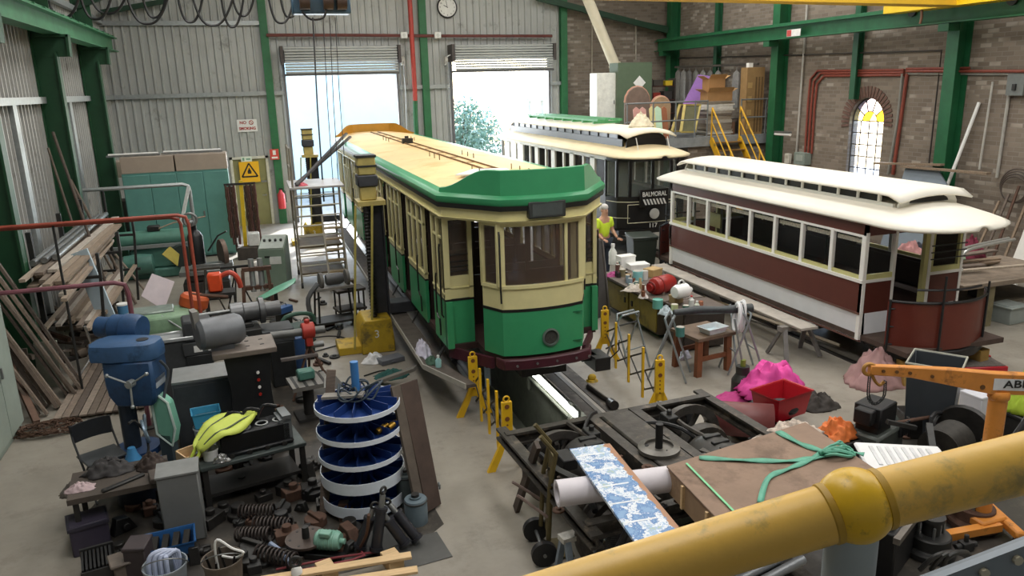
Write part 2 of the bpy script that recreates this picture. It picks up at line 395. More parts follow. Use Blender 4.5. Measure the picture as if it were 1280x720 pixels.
# left crane beam and its bracketed columns
g = G(); ibeam(g, (-3.85, 2, 6.12), (-3.85, 27.6, 6.12), .34, .42)
g.b(-3.93, -3.77, 2, 27.6, 6.33, 6.40)
for k in range(28): y = 4+k*.85; g.b(-4.02, -3.68, y, y+.05, 6.33, 6.37)
struct(g, 'beam_left', mat('3f7a55', .5, 0, .25, 3))
g = G()
for y in (27.8, 21.6, 15.4, 9.2): pass
for i, y in enumerate((24.7, 19.6, 14.5, 9.4)):
    g = G(); g.b(XL+.06, -3.85, y, y+.02, 0, ZT-.3); g.b(XL+.05, XL+.08, y-.12, y+.14, 0, ZT-.3); g.b(-3.87, -3.83, y-.12, y+.14, 0, 5.55)
    g.b(-4.3, -3.6, y-.01, y+.03, 5.45, 5.9); g.b(-4.2, -3.55, y-.12, y+.14, 5.86, 5.91); g.prism([(-3.62, y-.12, 5.45), (-3.6, y-.12, 5.9), (-3.55, y-.12, 5.9), (-3.57, y-.12, 5.45)], (0, .26, 0))
    struct(g, 'column_left' if i == 0 else 'column_left_%d' % i, mat('1d4a2e', .5, 0, .2, 3))
# right crane beam and columns
g = G(); ibeam(g, (15.75, 2, 5.93), (15.75, 28.7, 5.93), .36, .40); g.b(15.67, 15.83, 2, 28.7, 6.13, 6.2)
struct(g, 'beam_right', mat('22663f', .5, 0, .25, 3))
for i, (y, w) in enumerate(((21.5, .34), (14.8, .34), (28.2, .34), (8.1, .34))):
    g = G(); g.b(XR-.42, XR-.39, y-w/2, y+w/2, 0, ZT-.3); g.b(XR-.04, XR-.01, y-w/2, y+w/2, 0, ZT-.3); g.b(XR-.4, XR-.03, y-.012, y+.012, 0, ZT-.3)
    g.b(15.6, XR-.3, y-.15, y+.15, 5.55, 5.72)
    struct(g, 'column_right' if i == 0 else 'column_right_%d' % i, mat('20603b', .5, 0, .2, 3))
for i, y in enumerate((25.2, 18.2)):
    g = G(); ibeam(g, (XR-.12, y, 3.95), (XR-.12, y, ZT-.3), .2, .2, up=(1, 0, 0)); struct(g, 'trim_%d' % (3+i), mat('22563a', .5, 0, .2, 3))
# mid columns on the rear wall
for i, (px, x, zb) in enumerate(((332, .72, 0), (530, 6.2, 0), (703, 11.65, 0))):
    g = G(); ibeam(g, (x, YB-.14, zb), (x, YB-.14, ZT-.2), .26, .2, up=(0, 1, 0)); struct(g, 'column_rear' if i == 0 else 'column_rear_%d' % i, mat('2c6b43', .5, 0, .2, 3))
# girts
g = G()
for x0, x1, z in ((XL, .6, 4.55), (.85, D2[0]-.1, 4.55), (D2[1]+.1, 6.1, 4.62), (6.33, D3[0]-.1, 4.62), (D3[1]+.1, 11.55, 4.62), (XL, .6, 6.85)):
    g.b(x0, x1, YB-.16, YB-.04, z-.07, z+.07)
struct(g, 'trim_5', GALV)
g = G()
for z in (4.55, 6.9):
    for y0, y1 in ((3, 14.4), (14.6, 19.5), (19.7, 24.6), (24.8, 28.6)): g.b(XL+.05, XL+.18, y0, y1, z-.07, z+.07)
for y in (12.4, 17.2, 22.2): g.b(XL+.03, XL+.12, y-.14, y+.14, 0, 4.48)
struct(g, 'trim_6', GALV)
# roof trusses seen at the top edge
g = G()
g.bar((XL+.2, 28.4, 7.15), (-2.2, 28.4, 7.5), .15); g.bar((XL+.2, 24.7, 7.0), (1.5, 24.7, 9.3), .2)
g.bar((12.5, 28.5, 7.2), (XR-.3, 28.3, 6.6), .14, .1); g.bar((XR-.5, 28.2, 6.5), (10.5, 28.4, 7.7), .2)
struct(g, 'beam_roof', DGREEN)
# ---------------------------------------------------------------- roller doors and personnel door
def roller(name, x0, x1, top, box):
    g = G(); w = x1-x0
    g.lathe([(.1, 0), (.22, 0), (.22, w), (.1, w)], (x0, YB-.42, top+.12), (1, 0, 0), 18)
    o = struct(g, name, mat('8f9290', .5, .2, .1))
    g = G()
    for k in range(10): g.b(x0+.0, x1-.0, YB-.72, YB-.66, top-.46+k*.09, top-.385+k*.09)
    struct(g, 'curtain_slats', mat('b0b3b1', .5, .15, .08), o, bev=.02)
    g = G(); g.b(x0-.02, x1+.02, YB-.74, YB-.07, top-.53, top-.46); struct(g, 'bottom_rail', mat('5d5d5c', .5, .4), o)
    for x in (x0-.07, x1):
        g = G(); g.b(x, x+.07, YB-.2, YB-.05, 0, top-.05); struct(g, 'guide', mat('77777a', .5, .4), o)
    for x in (x0-.12, x1+.02):
        g = G(); g.b(x, x+.1, YB-.75, YB-.05, top-.15, top+.45); struct(g, 'bracket', mat('4c4644', .6, .2), o)
    return o
roller('door_2', D2[0], D2[1], D2[2], 1); roller('door_3', D3[0], D3[1], D3[2], 1)
g = G(); g.b(PD[0]+.08, PD[1]-.08, YB-.03, YB+.03, 0, PD[2]-.06)
dr = struct(g, 'door_1', mat('8d8a5c', .5, 0, .12, 3))
g = G()
for x0, x1 in ((PD[0], PD[0]+.09), (PD[1]-.09, PD[1])): g.b(x0, x1, YB-.1, YB+.05, 0, PD[2])
g.b(PD[0], PD[1], YB-.1, YB+.05, PD[2]-.08, PD[2]); struct(g, 'door_frame', mat('d8d6c6', .5), dr)
g = G(); g.cyl((PD[1]-.2, YB-.05, 1.05), (PD[1]-.2, YB-.12, 1.05), .03); g.b(PD[1]-.32, PD[1]-.18, YB-.13, YB-.11, 1.04, 1.07); struct(g, 'door_handle', STEEL, dr)
g = G(); g.b(PD[1]-.3, PD[1]-.12, YB-.07, YB-.03, 1.5, 1.56); struct(g, 'door_closer', STEEL, dr)
# ---------------------------------------------------------------- light
W = bpy.data.worlds.new('sky'); bpy.context.scene.world = W; W.use_nodes = True; N = W.node_tree.nodes; L = W.node_tree.links
sk = N.new('ShaderNodeTexSky'); sk.sky_type = 'HOSEK_WILKIE' if False else 'NISHITA'; sk.sun_disc = False; sk.sun_elevation = d2r(48); sk.sun_rotation = d2r(20); sk.altitude = 50
L.new(sk.outputs[0], N['Background'].inputs['Color']); N['Background'].inputs['Strength'].default_value = 1.7
def area(name, loc, rot, sx, sy, e, col=(1, 1, 1)):
    l = bpy.data.lights.new(name, 'AREA'); l.shape = 'RECTANGLE'; l.size = sx; l.size_y = sy; l.energy = e; l.color = col
    o = bpy.data.objects.new(name, l); C.objects.link(o); o.location = loc; o.rotation_euler = rot; return o
for x in (-.5, 4.5, 9.5, 13.5):
    for y in (4, 12.5, 21): area('skylight', (x, y, ZT-.15), (0, 0, 0), 1.6, 6, 255, (1, .98, .95))
# daylight coming in at the two open roller doors
area('door_daylight', ((D2[0]+D2[1])/2, YB+.6, 2.7), (-PI/2, 0, 0), 3.6, 5, 420, (.95, .98, 1))
area('door_daylight', ((D3[0]+D3[1])/2, YB+.6, 2.7), (-PI/2, 0, 0), 3.6, 5, 420, (.95, .98, 1))
sl = bpy.data.lights.new('sun', 'SUN'); sl.energy = 12; sl.angle = .02; so = bpy.data.objects.new('sun', sl); C.objects.link(so)
so.rotation_euler = V((.35, .75, -.0)).to_track_quat('Z', 'Y').to_euler() if False else V((.42, .80, .62)).normalized().to_track_quat('Z', 'Y').to_euler()
sc = bpy.context.scene
sc.view_settings.view_transform = 'Standard'; sc.view_settings.look = 'None'; sc.view_settings.gamma = 1; sc.view_settings.use_curve_mapping = False; sc.view_settings.exposure = 0
try:
    sc.cycles.use_denoising = True; sc.cycles.max_bounces = 6; sc.cycles.diffuse_bounces = 4; sc.cycles.glossy_bounces = 3; sc.cycles.transparent_max_bounces = 8; sc.cycles.caustics_reflective = False; sc.cycles.caustics_refractive = False
    sc.cycles.sample_clamp_indirect = 6
except Exception: pass
# ---------------------------------------------------------------- outside the roller doors
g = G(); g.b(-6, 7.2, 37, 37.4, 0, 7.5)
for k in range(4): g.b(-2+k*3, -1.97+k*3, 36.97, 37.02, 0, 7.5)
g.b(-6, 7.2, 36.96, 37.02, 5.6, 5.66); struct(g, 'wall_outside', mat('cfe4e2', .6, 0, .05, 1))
# ---------------------------------------------------------------- green and cream tram over the pit
CREAM = mat('e0d79f', .4, 0, .07, 4); TGREEN = mat('3c9a67', .36, 0, .07, 4); TBLACK = mat('1c1d1a', .4, 0, .1); MAROON = mat('4a1f2a', .45, 0, .2, 6)
ROOFT = mat('e9c98f', .6, 0, .10, 1.2, 0, 'd3ae6c', .25, .8); DARKIN = mat('2a1c18', .6, 0, .2, 3); TGLASS = glass('5f5148', .45, .06)
TL = 15.5
tram = thing('tram', 'green and cream tram with flat tan roof standing over the inspection pit', 'tram', (TX-.035, 9.5, 0)); tram.scale = (.965, 1, 1)
def mir(y): return TL-y
BODY = 1.23
def ends():                      # plan of the roof at gutter level: one end then the other
    f = [(-1.27, .85), (-.62, .02), (-.3, -.06), (0, -.08), (.3, -.06), (.62, .02), (1.27, .85)]
    return f+[(x, mir(y)) for x, y in reversed(f)]
def ring(plan, z, off=0):
    n = len(plan); out = []
    for i in range(n):
        a, b_, c = V(plan[i-1]), V(plan[i]), V(plan[(i+1) % n])
        d1, d2 = (b_-a).normalized(), (c-b_).normalized(); nn = V((d1.y+d2.y, -(d1.x+d2.x)))
        nn = nn/max(1e-6, nn.dot(V((d1.y, -d1.x))))
        q = b_+nn*off; out.append(V((q.x, q.y, z if not callable(z) else z(b_))))
    return out
P = ends()
g = G(); g.loft([ring(P, 2.86, -.02), ring(P, 3.02, -.02)]); g.obj('letterboard', CREAM, tram)
g = G(); g.loft([ring(P, 2.84, .0), ring(P, 2.87, .02), ring(P, 2.87, -.02)]); g.obj('cornice', CREAM, tram)
g = G(); g.loft([ring(P, 3.005, .03), ring(P, 3.07, .035)]); g.obj('lining_band', TBLACK, tram)
g = G(); g.loft([ring(P, 3.07, .03), ring(P, 3.10, .05), ring(P, 3.16, .05), ring(P, 3.19, .02), ring(P, 3.22, -.02)]); g.obj('gutter', TGREEN, tram)
# raised parapet wrapped round each end with S-curved shoulders
def parapet(flip):
    pts = []
    for x0, y0, x1, y1 in ((-1.27, .85, -.62, .02),): pts += [(x0+(x1-x0)*t, y0+(y1-y0)*t) for t in (i/10 for i in range(10))]
    pts += [(-.62, .02), (-.3, -.06), (0, -.08), (.3, -.06), (.62, .02)]
    pts += [(-x, y) for x, y in reversed(pts[:10])]
    def top(x): t = min(1, max(0, (1.27-abs(x))/.52)); return 3.26+.27*(t*t*(3-2*t))
    g = G(); A = []
    for x, y in pts:
        s = 1-.04/max(.5, abs(x)) if True else 1; inn = V((x*.965, y+.05, 0))
        h = top(x); yy = (lambda v: mir(v)) if flip else (lambda v: v)
        A.append([V((x, yy(y), 3.19)), V((x*.99, yy(y+.01), h)), V((inn.x, yy(inn.y), h+.008)), V((inn.x, yy(inn.y), 3.19))])
    g.loft(A)
    return g
parapet(False).obj('parapet', TGREEN, tram, ang=25); parapet(True).obj('parapet', [mat('b5842c', .55, 0, .15, 3)], tram, ang=25, label='ochre rear parapet')
# cambered roof deck
g = G()
def deck(u, v):
    y = .07+(TL-.14)*v; hw = 1.27 if .85 < y < TL-.85 else max(.5, .57+.65*(min(y, TL-y)+.02)/.85)
    x = -hw+2*hw*u; return V((x, y, 3.20+.10*(1-(x/1.3)**2)))
g.grid(deck, 10, 44); g.obj('roof_deck', ROOFT, tram)
g = G()
for s in (-1, 1): g.b(s*.11-.01, s*.11+.01, 1.1, TL-.7, 3.30, 3.325)
for k in range(12): g.b(-.13, .13, 1.4+k*1.15, 1.44+k*1.15, 3.29, 3.31)
g.obj('trolley_plank', mat('8a6a45', .7, 0, .3, 5), tram)
for yy in (1.5, 4.6, 10.2):
    for k in range(3):
        for s in (-1, 1): g = G(); g.cyl((s*.34, yy+k*.42, 3.28), (s*.34, yy+k*.42, 3.38), .009, n=6); g.obj('roof_stud', mat('7d6540', .6), tram)
g = G(); g.b(-.16, .1, 9.2, 9.35, 3.3, 3.42); g.cyl((.0, 9.5, 3.3), (.0, 9.5, 3.46), .05); g.obj('trolley_base', DSTEEL, tram)
# end platforms, body sides
g = G(); g.b(-BODY+.03, BODY-.03, .9, mir(.9), .86, .95)
for fl_ in (0, 1):
    pts = [(-.77, 1.0), (-.77, .46), (-.58, .13), (.58, .13), (.77, .46), (.77, 1.0)]
    pts = [(x, mir(y) if fl_ else y) for x, y in pts]; g.prism([(x, y, .88) for x, y in pts], (0, 0, .08))
g.obj('floor_frame', mat('3d2723', .7, 0, .3, 4), tram)
g = G(); g.b(-1.2, 1.2, .9, mir(.9), 2.98, 3.02); g.obj('ceiling_lining', mat('cfc39a', .6), tram)
secs = [(.95, 1.7), (2.3, 3.65), (4.35, 5.7), (6.4, 7.45), (mir(7.45), mir(6.4)), (mir(5.7), mir(4.35)), (mir(3.65), mir(2.3)), (mir(1.7), mir(.95))]
for s in (-1, 1):
    for y0, y1 in secs:
        x0, x1 = sorted((s*BODY, s*(BODY-.05)))
        g = G(); g.b(x0, x1, y0, y1, .9, 1.6)
        sp = g.obj('side_panel', TGREEN, tram)
        g = G(); g.b(x0-.005, x1+.005, y0, y1, 1.6, 1.63); g.obj('lining_band', TBLACK, sp)
        g = G(); g.b(x0, x1, y0, y1, 1.63, 1.72); g.b(x0-.015, x1+.015, y0, y1, 1.7, 1.73)
        n = max(1, round((y1-y0)/.45))
        for k in range(n+1):
            y = y0+(y1-y0-.08)*k/n; g.b(x0, x1, y, y+.08, 1.7, 2.87)
        g.b(x0, x1, y0, y1, 2.79, 2.87); g.b(x0+.01, x1-.01, y0, y1, 2.5, 2.53)
        g.obj('window_posts', CREAM, tram)
        g = G(); g.b(s*(BODY-.03)-.003, s*(BODY-.03)+.003, y0, y1, 1.72, 2.8); g.obj('window_glass', TGLASS, tram)
        g = G(); yy = y1-.06
        if y1 < TL/2: g.tube([(s*(BODY+.03), y0+.35, 1.95), (s*(BODY+.05), y0+.35, 1.9), (s*(BODY+.05), y0+.36, 1.35), (s*(BODY+.05), y0+.2, 1.3), (s*(BODY+.05), y0+.18, 1.05)], .014, 6, sm=2); g.obj('grab_rail', TBLACK, tram)
# cross seats and bulkheads inside
for y in (1.75, 2.28, 3.7, 4.3, 5.75, 6.35, 7.7, 9.1, 9.75, 11.1, 11.8, 13.2, 13.75):
    g = G(); g.b(-1.15, 1.15, y, y+.05, .95, 1.75)
    for x in (-1.15, -.4, .35, 1.1): g.b(x, x+.05, y, y+.05, 1.75, 2.98)
    g.obj('seat_back', DARKIN, tram)
for y in (2.35, 3.25, 4.4, 5.3, 7.9, 9.9, 10.8): 
    g = G(); g.b(-1.1, 1.1, y, y+.4, 1.25, 1.35); g.obj('seat', mat('3d2a22', .6, 0, .2), tram, bev=.02)
def endpart(flip):
    Y = (lambda v: mir(v)) if flip else (lambda v: v)
    def bb(g, x0, x1, y0, y1, z0, z1): a, b_ = sorted((Y(y0), Y(y1))); g.b(x0, x1, a, b_, z0, z1)
    for s in (-1, 1):
        xo, xi = s*BODY, s*.79; x0, x1 = sorted((xo, xi))
        g = G(); bb(g, x0, x1, .95, 1.0, .9, 1.6); p = g.obj('bulkhead_panel', TGREEN, tram)
        g = G(); bb(g, x0-.004, x1+.004, .942, 1.0, 1.6, 1.635); g.obj('lining_band', TBLACK, p)
        g = G(); bb(g, x0, x1, .95, 1.0, 1.635, 1.97); bb(g, x0, x1, .93, 1.0, 1.79, 1.805); bb(g, x0, x0+.09, .93, 1.02, 1.635, 2.87); bb(g, x1-.06, x1, .93, 1.02, 1.635, 2.87); bb(g, x0, x1, .95, 1.0, 2.78, 2.87); g.obj('bulkhead_frame', CREAM, tram)
        g = G(); bb(g, x0+.05, x1-.05, .97, .98, 1.97, 2.8); g.obj('bulkhead_window', TGLASS, tram)
        g = G()
        for z in (2.03, 2.1, 2.17, 2.27): bb(g, x0+.08, x1-.05, .955, .967, z, z+.016)
        g.obj('guard_bars', DSTEEL, tram)
        # corner post that runs up outside the body
        g = G(); bb(g, *sorted((s*BODY, s*(BODY-.1))), .88, 1.0, .9, 1.6); g.obj('corner_post', TGREEN, tram)
        g = G(); g.tube([(s*(BODY+.04), Y(.99), 2.45), (s*(BODY+.05), Y(.99), 2.4), (s*(BODY+.05), Y(.99), 1.4), (s*(BODY+.02), Y(.99), 1.36)], .014, 6); g.obj('grab_rail', TBLACK, tram)
    # driver's vestibule
    pl = [(-.79, .45), (-.61, .10), (-.4, .04), (-.2, .01), (0, 0), (.2, .01), (.4, .04), (.61, .10), (.79, .45)]
    def wall(z0, z1, off=0, th=.05):
        g = G(); A = []
        for i, (x, y) in enumerate(pl):
            a = pl[max(i-1, 0)]; b_ = pl[min(i+1, len(pl)-1)]; d = V((b_[0]-a[0], b_[1]-a[1])).normalized(); n = V((d.y, -d.x))
            o = V((x, y))+n*off; q = V((x, y))-n*th
            A.append([V((o.x, Y(o.y), z0)), V((o.x, Y(o.y), z1)), V((q.x, Y(q.y), z1)), V((q.x, Y(q.y), z0))])
        g.loft(A); return g
    ap = wall(.97, 1.6).obj('apron', TGREEN, tram, ang=25)
    wall(1.6, 1.64, .006).obj('lining_band', TBLACK, ap, ang=25)
    wall(1.64, 1.95).obj('dash_panel', CREAM, tram, ang=25); wall(1.93, 1.975, .025, .06).obj('window_sill', CREAM, tram, ang=25)
    wall(2.78, 2.88, .0).obj('window_head', CREAM, tram, ang=25)
    g = wall(1.97, 2.79, -.02, .03); g.obj('windscreen', TGLASS, tram, ang=25)
    for x, y, w in ((-.77, .43, .07), (-.61, .11, .12), (.61, .11, .12), (.77, .43, .07), (.34, .045, .05)):
        g = G(); bb(g, x-w/2, x+w/2, y-.01, y+.06, 1.95, 2.85); g.obj('window_post', CREAM, tram, bev=.01)
    g = G()
    for x, z in ((-.56, 1.5), (.35, 1.5), (-.56, 1.08), (.35, 1.08)): bb(g, x, x+.24, .05 if abs(x) < .5 else .1, .2, z, z+.012)
    g.obj('apron_louvre', mat('1f6b45', .5), ap)
    g = G(); g.tube([(-.64, Y(.08), 2.72), (-.645, Y(.05), 2.68), (-.645, Y(.05), 2.0), (-.645, Y(.03), 1.75)], .014, 6); g.obj('grab_rail', TBLACK, tram)
    g = G(); g.tube([(.72, Y(.28), 2.72), (.75, Y(.26), 2.68), (.76, Y(.26), 2.3), (.72, Y(.26), 2.1), (.72, Y(.26), 1.75)], .014, 6); g.obj('grab_rail', TBLACK, tram)
    g = G(); bb(g, -.27, .27, -.13, .0, 2.9, 3.12); d = g.obj('destination_box', mat('3a3d3b', .5, .2, .2, 5), tram, bev=.012)
    g = G(); bb(g, -.22, .22, -.135, -.12, 2.93, 3.09); g.obj('blind_glass', mat('4b5150', .25, 0, .2, 5), d)
    if not flip:
        g = G(); g.lathe([(.125, 0), (.13, .05), (.105, .055), (.1, .02)], (.07, .03, 1.2), (0, -1, 0), 24); h = g.obj('headlight', mat('74867c', .35, .4, .15), tram)
        g = G(); g.lathe([(.0, .03), (.1, .032)], (.07, .03, 1.2), (0, -1, 0), 24, close=False); g.obj('lens', mat('4a4a46', .15, 0, .3, 20), h)
    # maroon fender and under-beams with bolt heads
    fd = [(-.72, .12), (-.66, -.02), (-.4, -.09), (0, -.12), (.4, -.09), (.66, -.02), (.76, .16)]
    g = G(); A = [[V((x, Y(y-.05), z)) for z in (.82, .97)]+[V((x, Y(y+.04), z)) for z in (.97, .82)] for x, y in fd]; g.loft(A); f = g.obj('fender', MAROON, tram, bev=.015)
    for x in (-.5, -.2, .1, .4, .6): g = G(); g.cyl((x, Y(-.155), .9), (x, Y(-.175), .9), .018, n=6); g.obj('bolt', STEEL, f)
    for s in (-1, 1):
        g = G(); g.prism([(s*1.2, Y(1.0), .74), (s*.75, Y(.3), .74), (s*.75, Y(.3), .9), (s*1.2, Y(1.0), .9)], (-s*.06, 0, 0)); g.obj('step_beam', MAROON, tram)
    g = G(); bb(g, -.35, .35, .1, .9, .62, .84); bb(g, -.75, .75, .55, .75, .66, .88); g.obj('drawgear_beam', GREASE, tram)
    g = G(); bb(g, .75, 1.0, -.05, .35, .6, .8); bb(g, .6, .85, .1, .3, .72, .8); g.tube([(.98, Y(-.04), .76), (1.1, Y(-.1), .9), (1.12, Y(-.08), 1.05)], .012, 5); g.obj('coupler', BLACK, tram, bev=.02)
endpart(False); endpart(True)
# under-frame and long timber running boards hung along each side
g = G()
for s in (-1, 1): g.b(s*.6-.06, s*.6+.06, .8, mir(.8), .68, .87)
for y in (2, 5, 8, 11, 13.5): g.b(-1.15, 1.15, y, y+.12, .72, .87)
g.obj('underframe', GREASE, tram)
g = G(); g.b(-1.56, -1.26, 1.2, 13.8, .54, .59)
g.prism([(-1.56, 1.2, .54), (-1.26, 1.2, .54), (-1.02, .2, .54), (-1.16, .2, .54)], (0, 0, .05))
rb = g.obj('running_board', mat('5a524b', .8, 0, .35, 5, .2), tram, label='worn grey timber running board')
g = G(); g.b(-1.58, -1.56, 1.2, 13.8, .53, .61); g.prism([(-1.58, 1.2, .53), (-1.56, 1.2, .53), (-1.16, .2, .53), (-1.18, .2, .53)], (0, 0, .08)); g.obj('edge_strip', mat('b7b4ab', .5, .2, .2), rb)
for y in (1.4, 3.4, 5.4, 7.4, 9.4, 11.4, 13.4):
    g = G(); g.bar((-1.12, y, .85), (-1.3, y, .57), .05, .02); g.obj('bracket', DSTEEL, rb)
# trucks: four wheels and frames under the body
for y in (3.6, 11.9):
    for dy in (-.75, .75):
        for s in (-1, 1): g = G(); g.lathe([(.1, -.06), (.40, -.06), (.40, .05), (.44, .06), (.44, .08), (.1, .08)], (s*.72, y+dy, .44), (-s, 0, 0), 24); g.obj('wheel', GREASE, tram)
    g = G()
    for s in (-1, 1): g.b(s*.95-.05, s*.95+.05, y-1.2, y+1.2, .42, .62)
    g.b(-1, 1, y-.15, y+.15, .5, .7); g.obj('truck_frame', GREASE, tram)
# white sheet and clutter lying on the roof
g = G(); g.prism([(3.05-TX, 10.1, 0), (3.95-TX, 10.0, 0), (4.0-TX, 10.6, 0), (3.5-TX, 10.75, 0)], (0, 0, .02))
o = g.obj('roof_sheet', WHITE); tag(o, 'white cut sheet lying on the front of the tan tram roof', 'sheet', loc=(TX-.15-.1, 1.1, 3.31))
# ---------------------------------------------------------------- brown trailer car on the side track
CHOC = mat('5e2f25', .45, 0, .1, 3); TWHITE = mat('f1f0ea', .45, 0, .05, 3); SKIRT = mat('eceff2', .4, 0, .05, 3); SILLG = mat('c9c588', .5, 0, .08); RWHITE = mat('ebe6d9', .55, 0, .04, 2)
INB = mat('33201a', .6, 0, .25, 3); CLEAR = glass('4a4c48', .06, .08)
def cler_roof(t, hw, L_, can, ze, chw, zc, m_low, m_top, m_wall, m_win, nwin, xc, front_arch=True, over=.5, rise=.26, cam=.13):
    """lower roof with bowed end canopies, clerestory with small lights, upper roof"""
    g = G(); rings = []
    ys = [-can+can*(1-math.cos(PI/2*i/8)) if False else -can*math.cos(PI/2*i/8) for i in range(9)]
    ys = ys+[L_*i/6 for i in range(1, 6)]+[L_-y for y in reversed(ys)]
    for y in ys:
        e = max(0, -y, y-L_)/can; w = max(hw*max(0, 1-e**3.2)**.5, .1)
        r = rise*(1-.75*e**1.3); zz = ze-.03*e
        rings.append([V((xc+w*u, y, zz+r*(1-abs(u)**2.2))) for u in [i/6-1 for i in range(13)]])
    g.loft(rings, caps=False, closed=False); o = g.obj('lower_roof', m_low, t, solid=.04, ang=60)
    # clerestory walls
    zb = ze+rise*.55; y0, y1 = .25, L_-.25
    for s in (-1, 1):
        x0, x1 = sorted((xc+s*chw, xc+s*(chw-.04)))
        g = G(); g.b(x0, x1, y0-.3, y1+.3, zb, zc-.15); g.b(x0, x1, y0-.3, y1+.3, zc-.03, zc+.02)
        for k in range(nwin+1): y = y0+(y1-y0)*k/nwin; g.b(x0, x1, y-.025, y+.025, zc-.16, zc-.02)
        w = g.obj('clerestory_wall', m_wall, t)
        for k in range(nwin):
            a, b_ = y0+(y1-y0)*k/nwin+.025, y0+(y1-y0)*(k+1)/nwin-.025
            g = G(); g.b(xc+s*(chw-.03)-.004, xc+s*(chw-.03)+.004, a, b_, zc-.15, zc-.03); g.obj('clerestory_light', m_win, w)
    g = G()
    def up(u, v):
        y = -over+(L_+2*over)*v; e = max(0, -y, y-L_)/over; x = (2*u-1)*(chw+.14)*(1-.06*e*e); return V((xc+x, y, zc+cam*(1-(2*u-1)**2)-.10*e**2))
    g.grid(up, 8, 30); g.obj('upper_roof', m_top, t, solid=.03, ang=60)
    for yy in (-over*.45, L_+over*.45):
        g = G(); pts = [(xc+chw*.97*math.cos(a), yy, zb-.02+(zc-zb+.07)*math.sin(a)**.6 if math.sin(a) > 0 else zb-.02) for a in (PI*i/14 for i in range(15))]
        g.prism(pts, (0, .03, 0)); q = g.obj('clerestory_end', m_wall, t)
        g = G(); pts = [(xc+chw*.62*math.cos(a), yy-.02, zc-.14+.12*math.sin(a)) for a in (PI*i/12 for i in range(13))]
        g.prism(pts, (0, .07, 0)); g.obj('end_light', m_win, q)
BL, BWD = 5.95, 2.0
bt = thing('tram_trailer', 'chocolate and white open-ended tram trailer with glossy white clerestory roof', 'tram', (8.8, 9.35, 0))
posts = [BL*k/8 for k in range(9)]
for s in (0, 1):
    sx = lambda a, b_: (a, b_) if s == 0 else (BWD-b_, BWD-a)
    g = G(); x0, x1 = sx(.0, .05); o_ = -1 if s == 0 else 1; e = 0 if s == 0 else BWD
    g.loft([[V((e-o_*.0, y, .95)), V((e-o_*.045 if True else 0, y, .75)), V((e-o_*.07, y, .5)), V((e-o_*.12, y, .5)), V((e-o_*.1, y, .95))] for y in (0, BL)]); g.obj('skirt_panel', SKIRT, bt, ang=60)
    g = G(); g.b(*sx(-.02, .03), 0, BL, .94, .97); g.b(*sx(.05, .08), 0, BL, .475, .5); g.obj('moulding', mat('6b4a40', .5), bt)
    g = G(); g.b(*sx(0, .05), 0, BL, .97, 1.45); g.obj('waist_panel', CHOC, bt)
    g = G(); g.b(*sx(-.025, .07), -.01, BL+.01, 1.45, 1.50); g.b(*sx(0, .05), 0, BL, 2.17, 2.21)
    for y in posts: g.b(*sx(-.005, .055), y-.035 if 0 < y < BL else (y if y == 0 else y-.08), y+.035 if 0 < y < BL else (y+.08 if y == 0 else y), 1.5, 2.2)
    g.obj('window_framing', TWHITE, bt)
    g = G(); g.b(*sx(.01, .045), 0, BL, 1.5, 1.56); g.obj('window_sill', SILLG, bt)
    g = G(); g.b(*sx(0, .05), 0, BL, 2.21, 2.42); g.obj('letterboard', CHOC, bt)
    for k in range(8):
        g = G(); g.b(*sx(.025, .03), posts[k]+.035, posts[k+1]-.035, 1.56, 2.17); g.obj('window_glass', CLEAR, bt)
        g = G(); g.b(*sx(.06, .075), posts[k]+.12, posts[k+1]-.06, 2.06, 2.13)
        if s == 0: g.obj('vent_strip', mat('cfc9b8', .5, 0, .5, 30), bt)
for yy in (0, BL-.05):
    for x0, x1, wd in ((.0, .62, 1), (1.28, BWD, 1)):
        g = G(); g.b(x0+.02, x1-.02, yy, yy+.05, .52, .95); p = g.obj('end_skirt', SKIRT, bt)
        g = G(); g.b(x0, x1, yy, yy+.05, .95, 1.45); g.obj('end_panel', CHOC, bt)
        g = G(); g.b(x0, x0+.06, yy-.01, yy+.06, .52, 2.25); g.b(x1-.05, x1, yy-.01, yy+.06, .52, 2.25); g.b(x0, x1, yy-.012, yy+.06, 1.45, 1.5); g.obj('end_post', TWHITE, bt)
        g = G(); g.b(x0+.06, x1-.05, yy-.005, yy+.04, 1.5, 1.58); g.b(x0+.06, x0+.11, yy, yy+.05, 1.5, 2.2) if x0 > 1 else None; g.b(x1-.1, x1-.05, yy, yy+.05, 1.5, 2.2) if x0 > 1 else None; g.obj('window_sill', SILLG, bt)
        g = G(); g.b(x0+.06, x1-.05, yy+.02, yy+.03, 1.58, 2.2); g.obj('window_glass', CLEAR, bt)
        if x0 > 1:
            for k in range(3):
                g = G(); g.cyl((x0, yy-.05, 1.72+k*.11), (x1, yy-.05, 1.72+k*.11), .011, n=6); g.obj('guard_bar', BLACK, bt)
    g = G(); g.b(0, BWD, yy, yy+.05, 2.2, 2.44); g.obj('end_letterboard', CHOC, bt)
    g = G(); g.b(1.2, 1.3, yy+.0, yy+.07, .6, 2.2); g.obj('door_jamb', SILLG, bt)
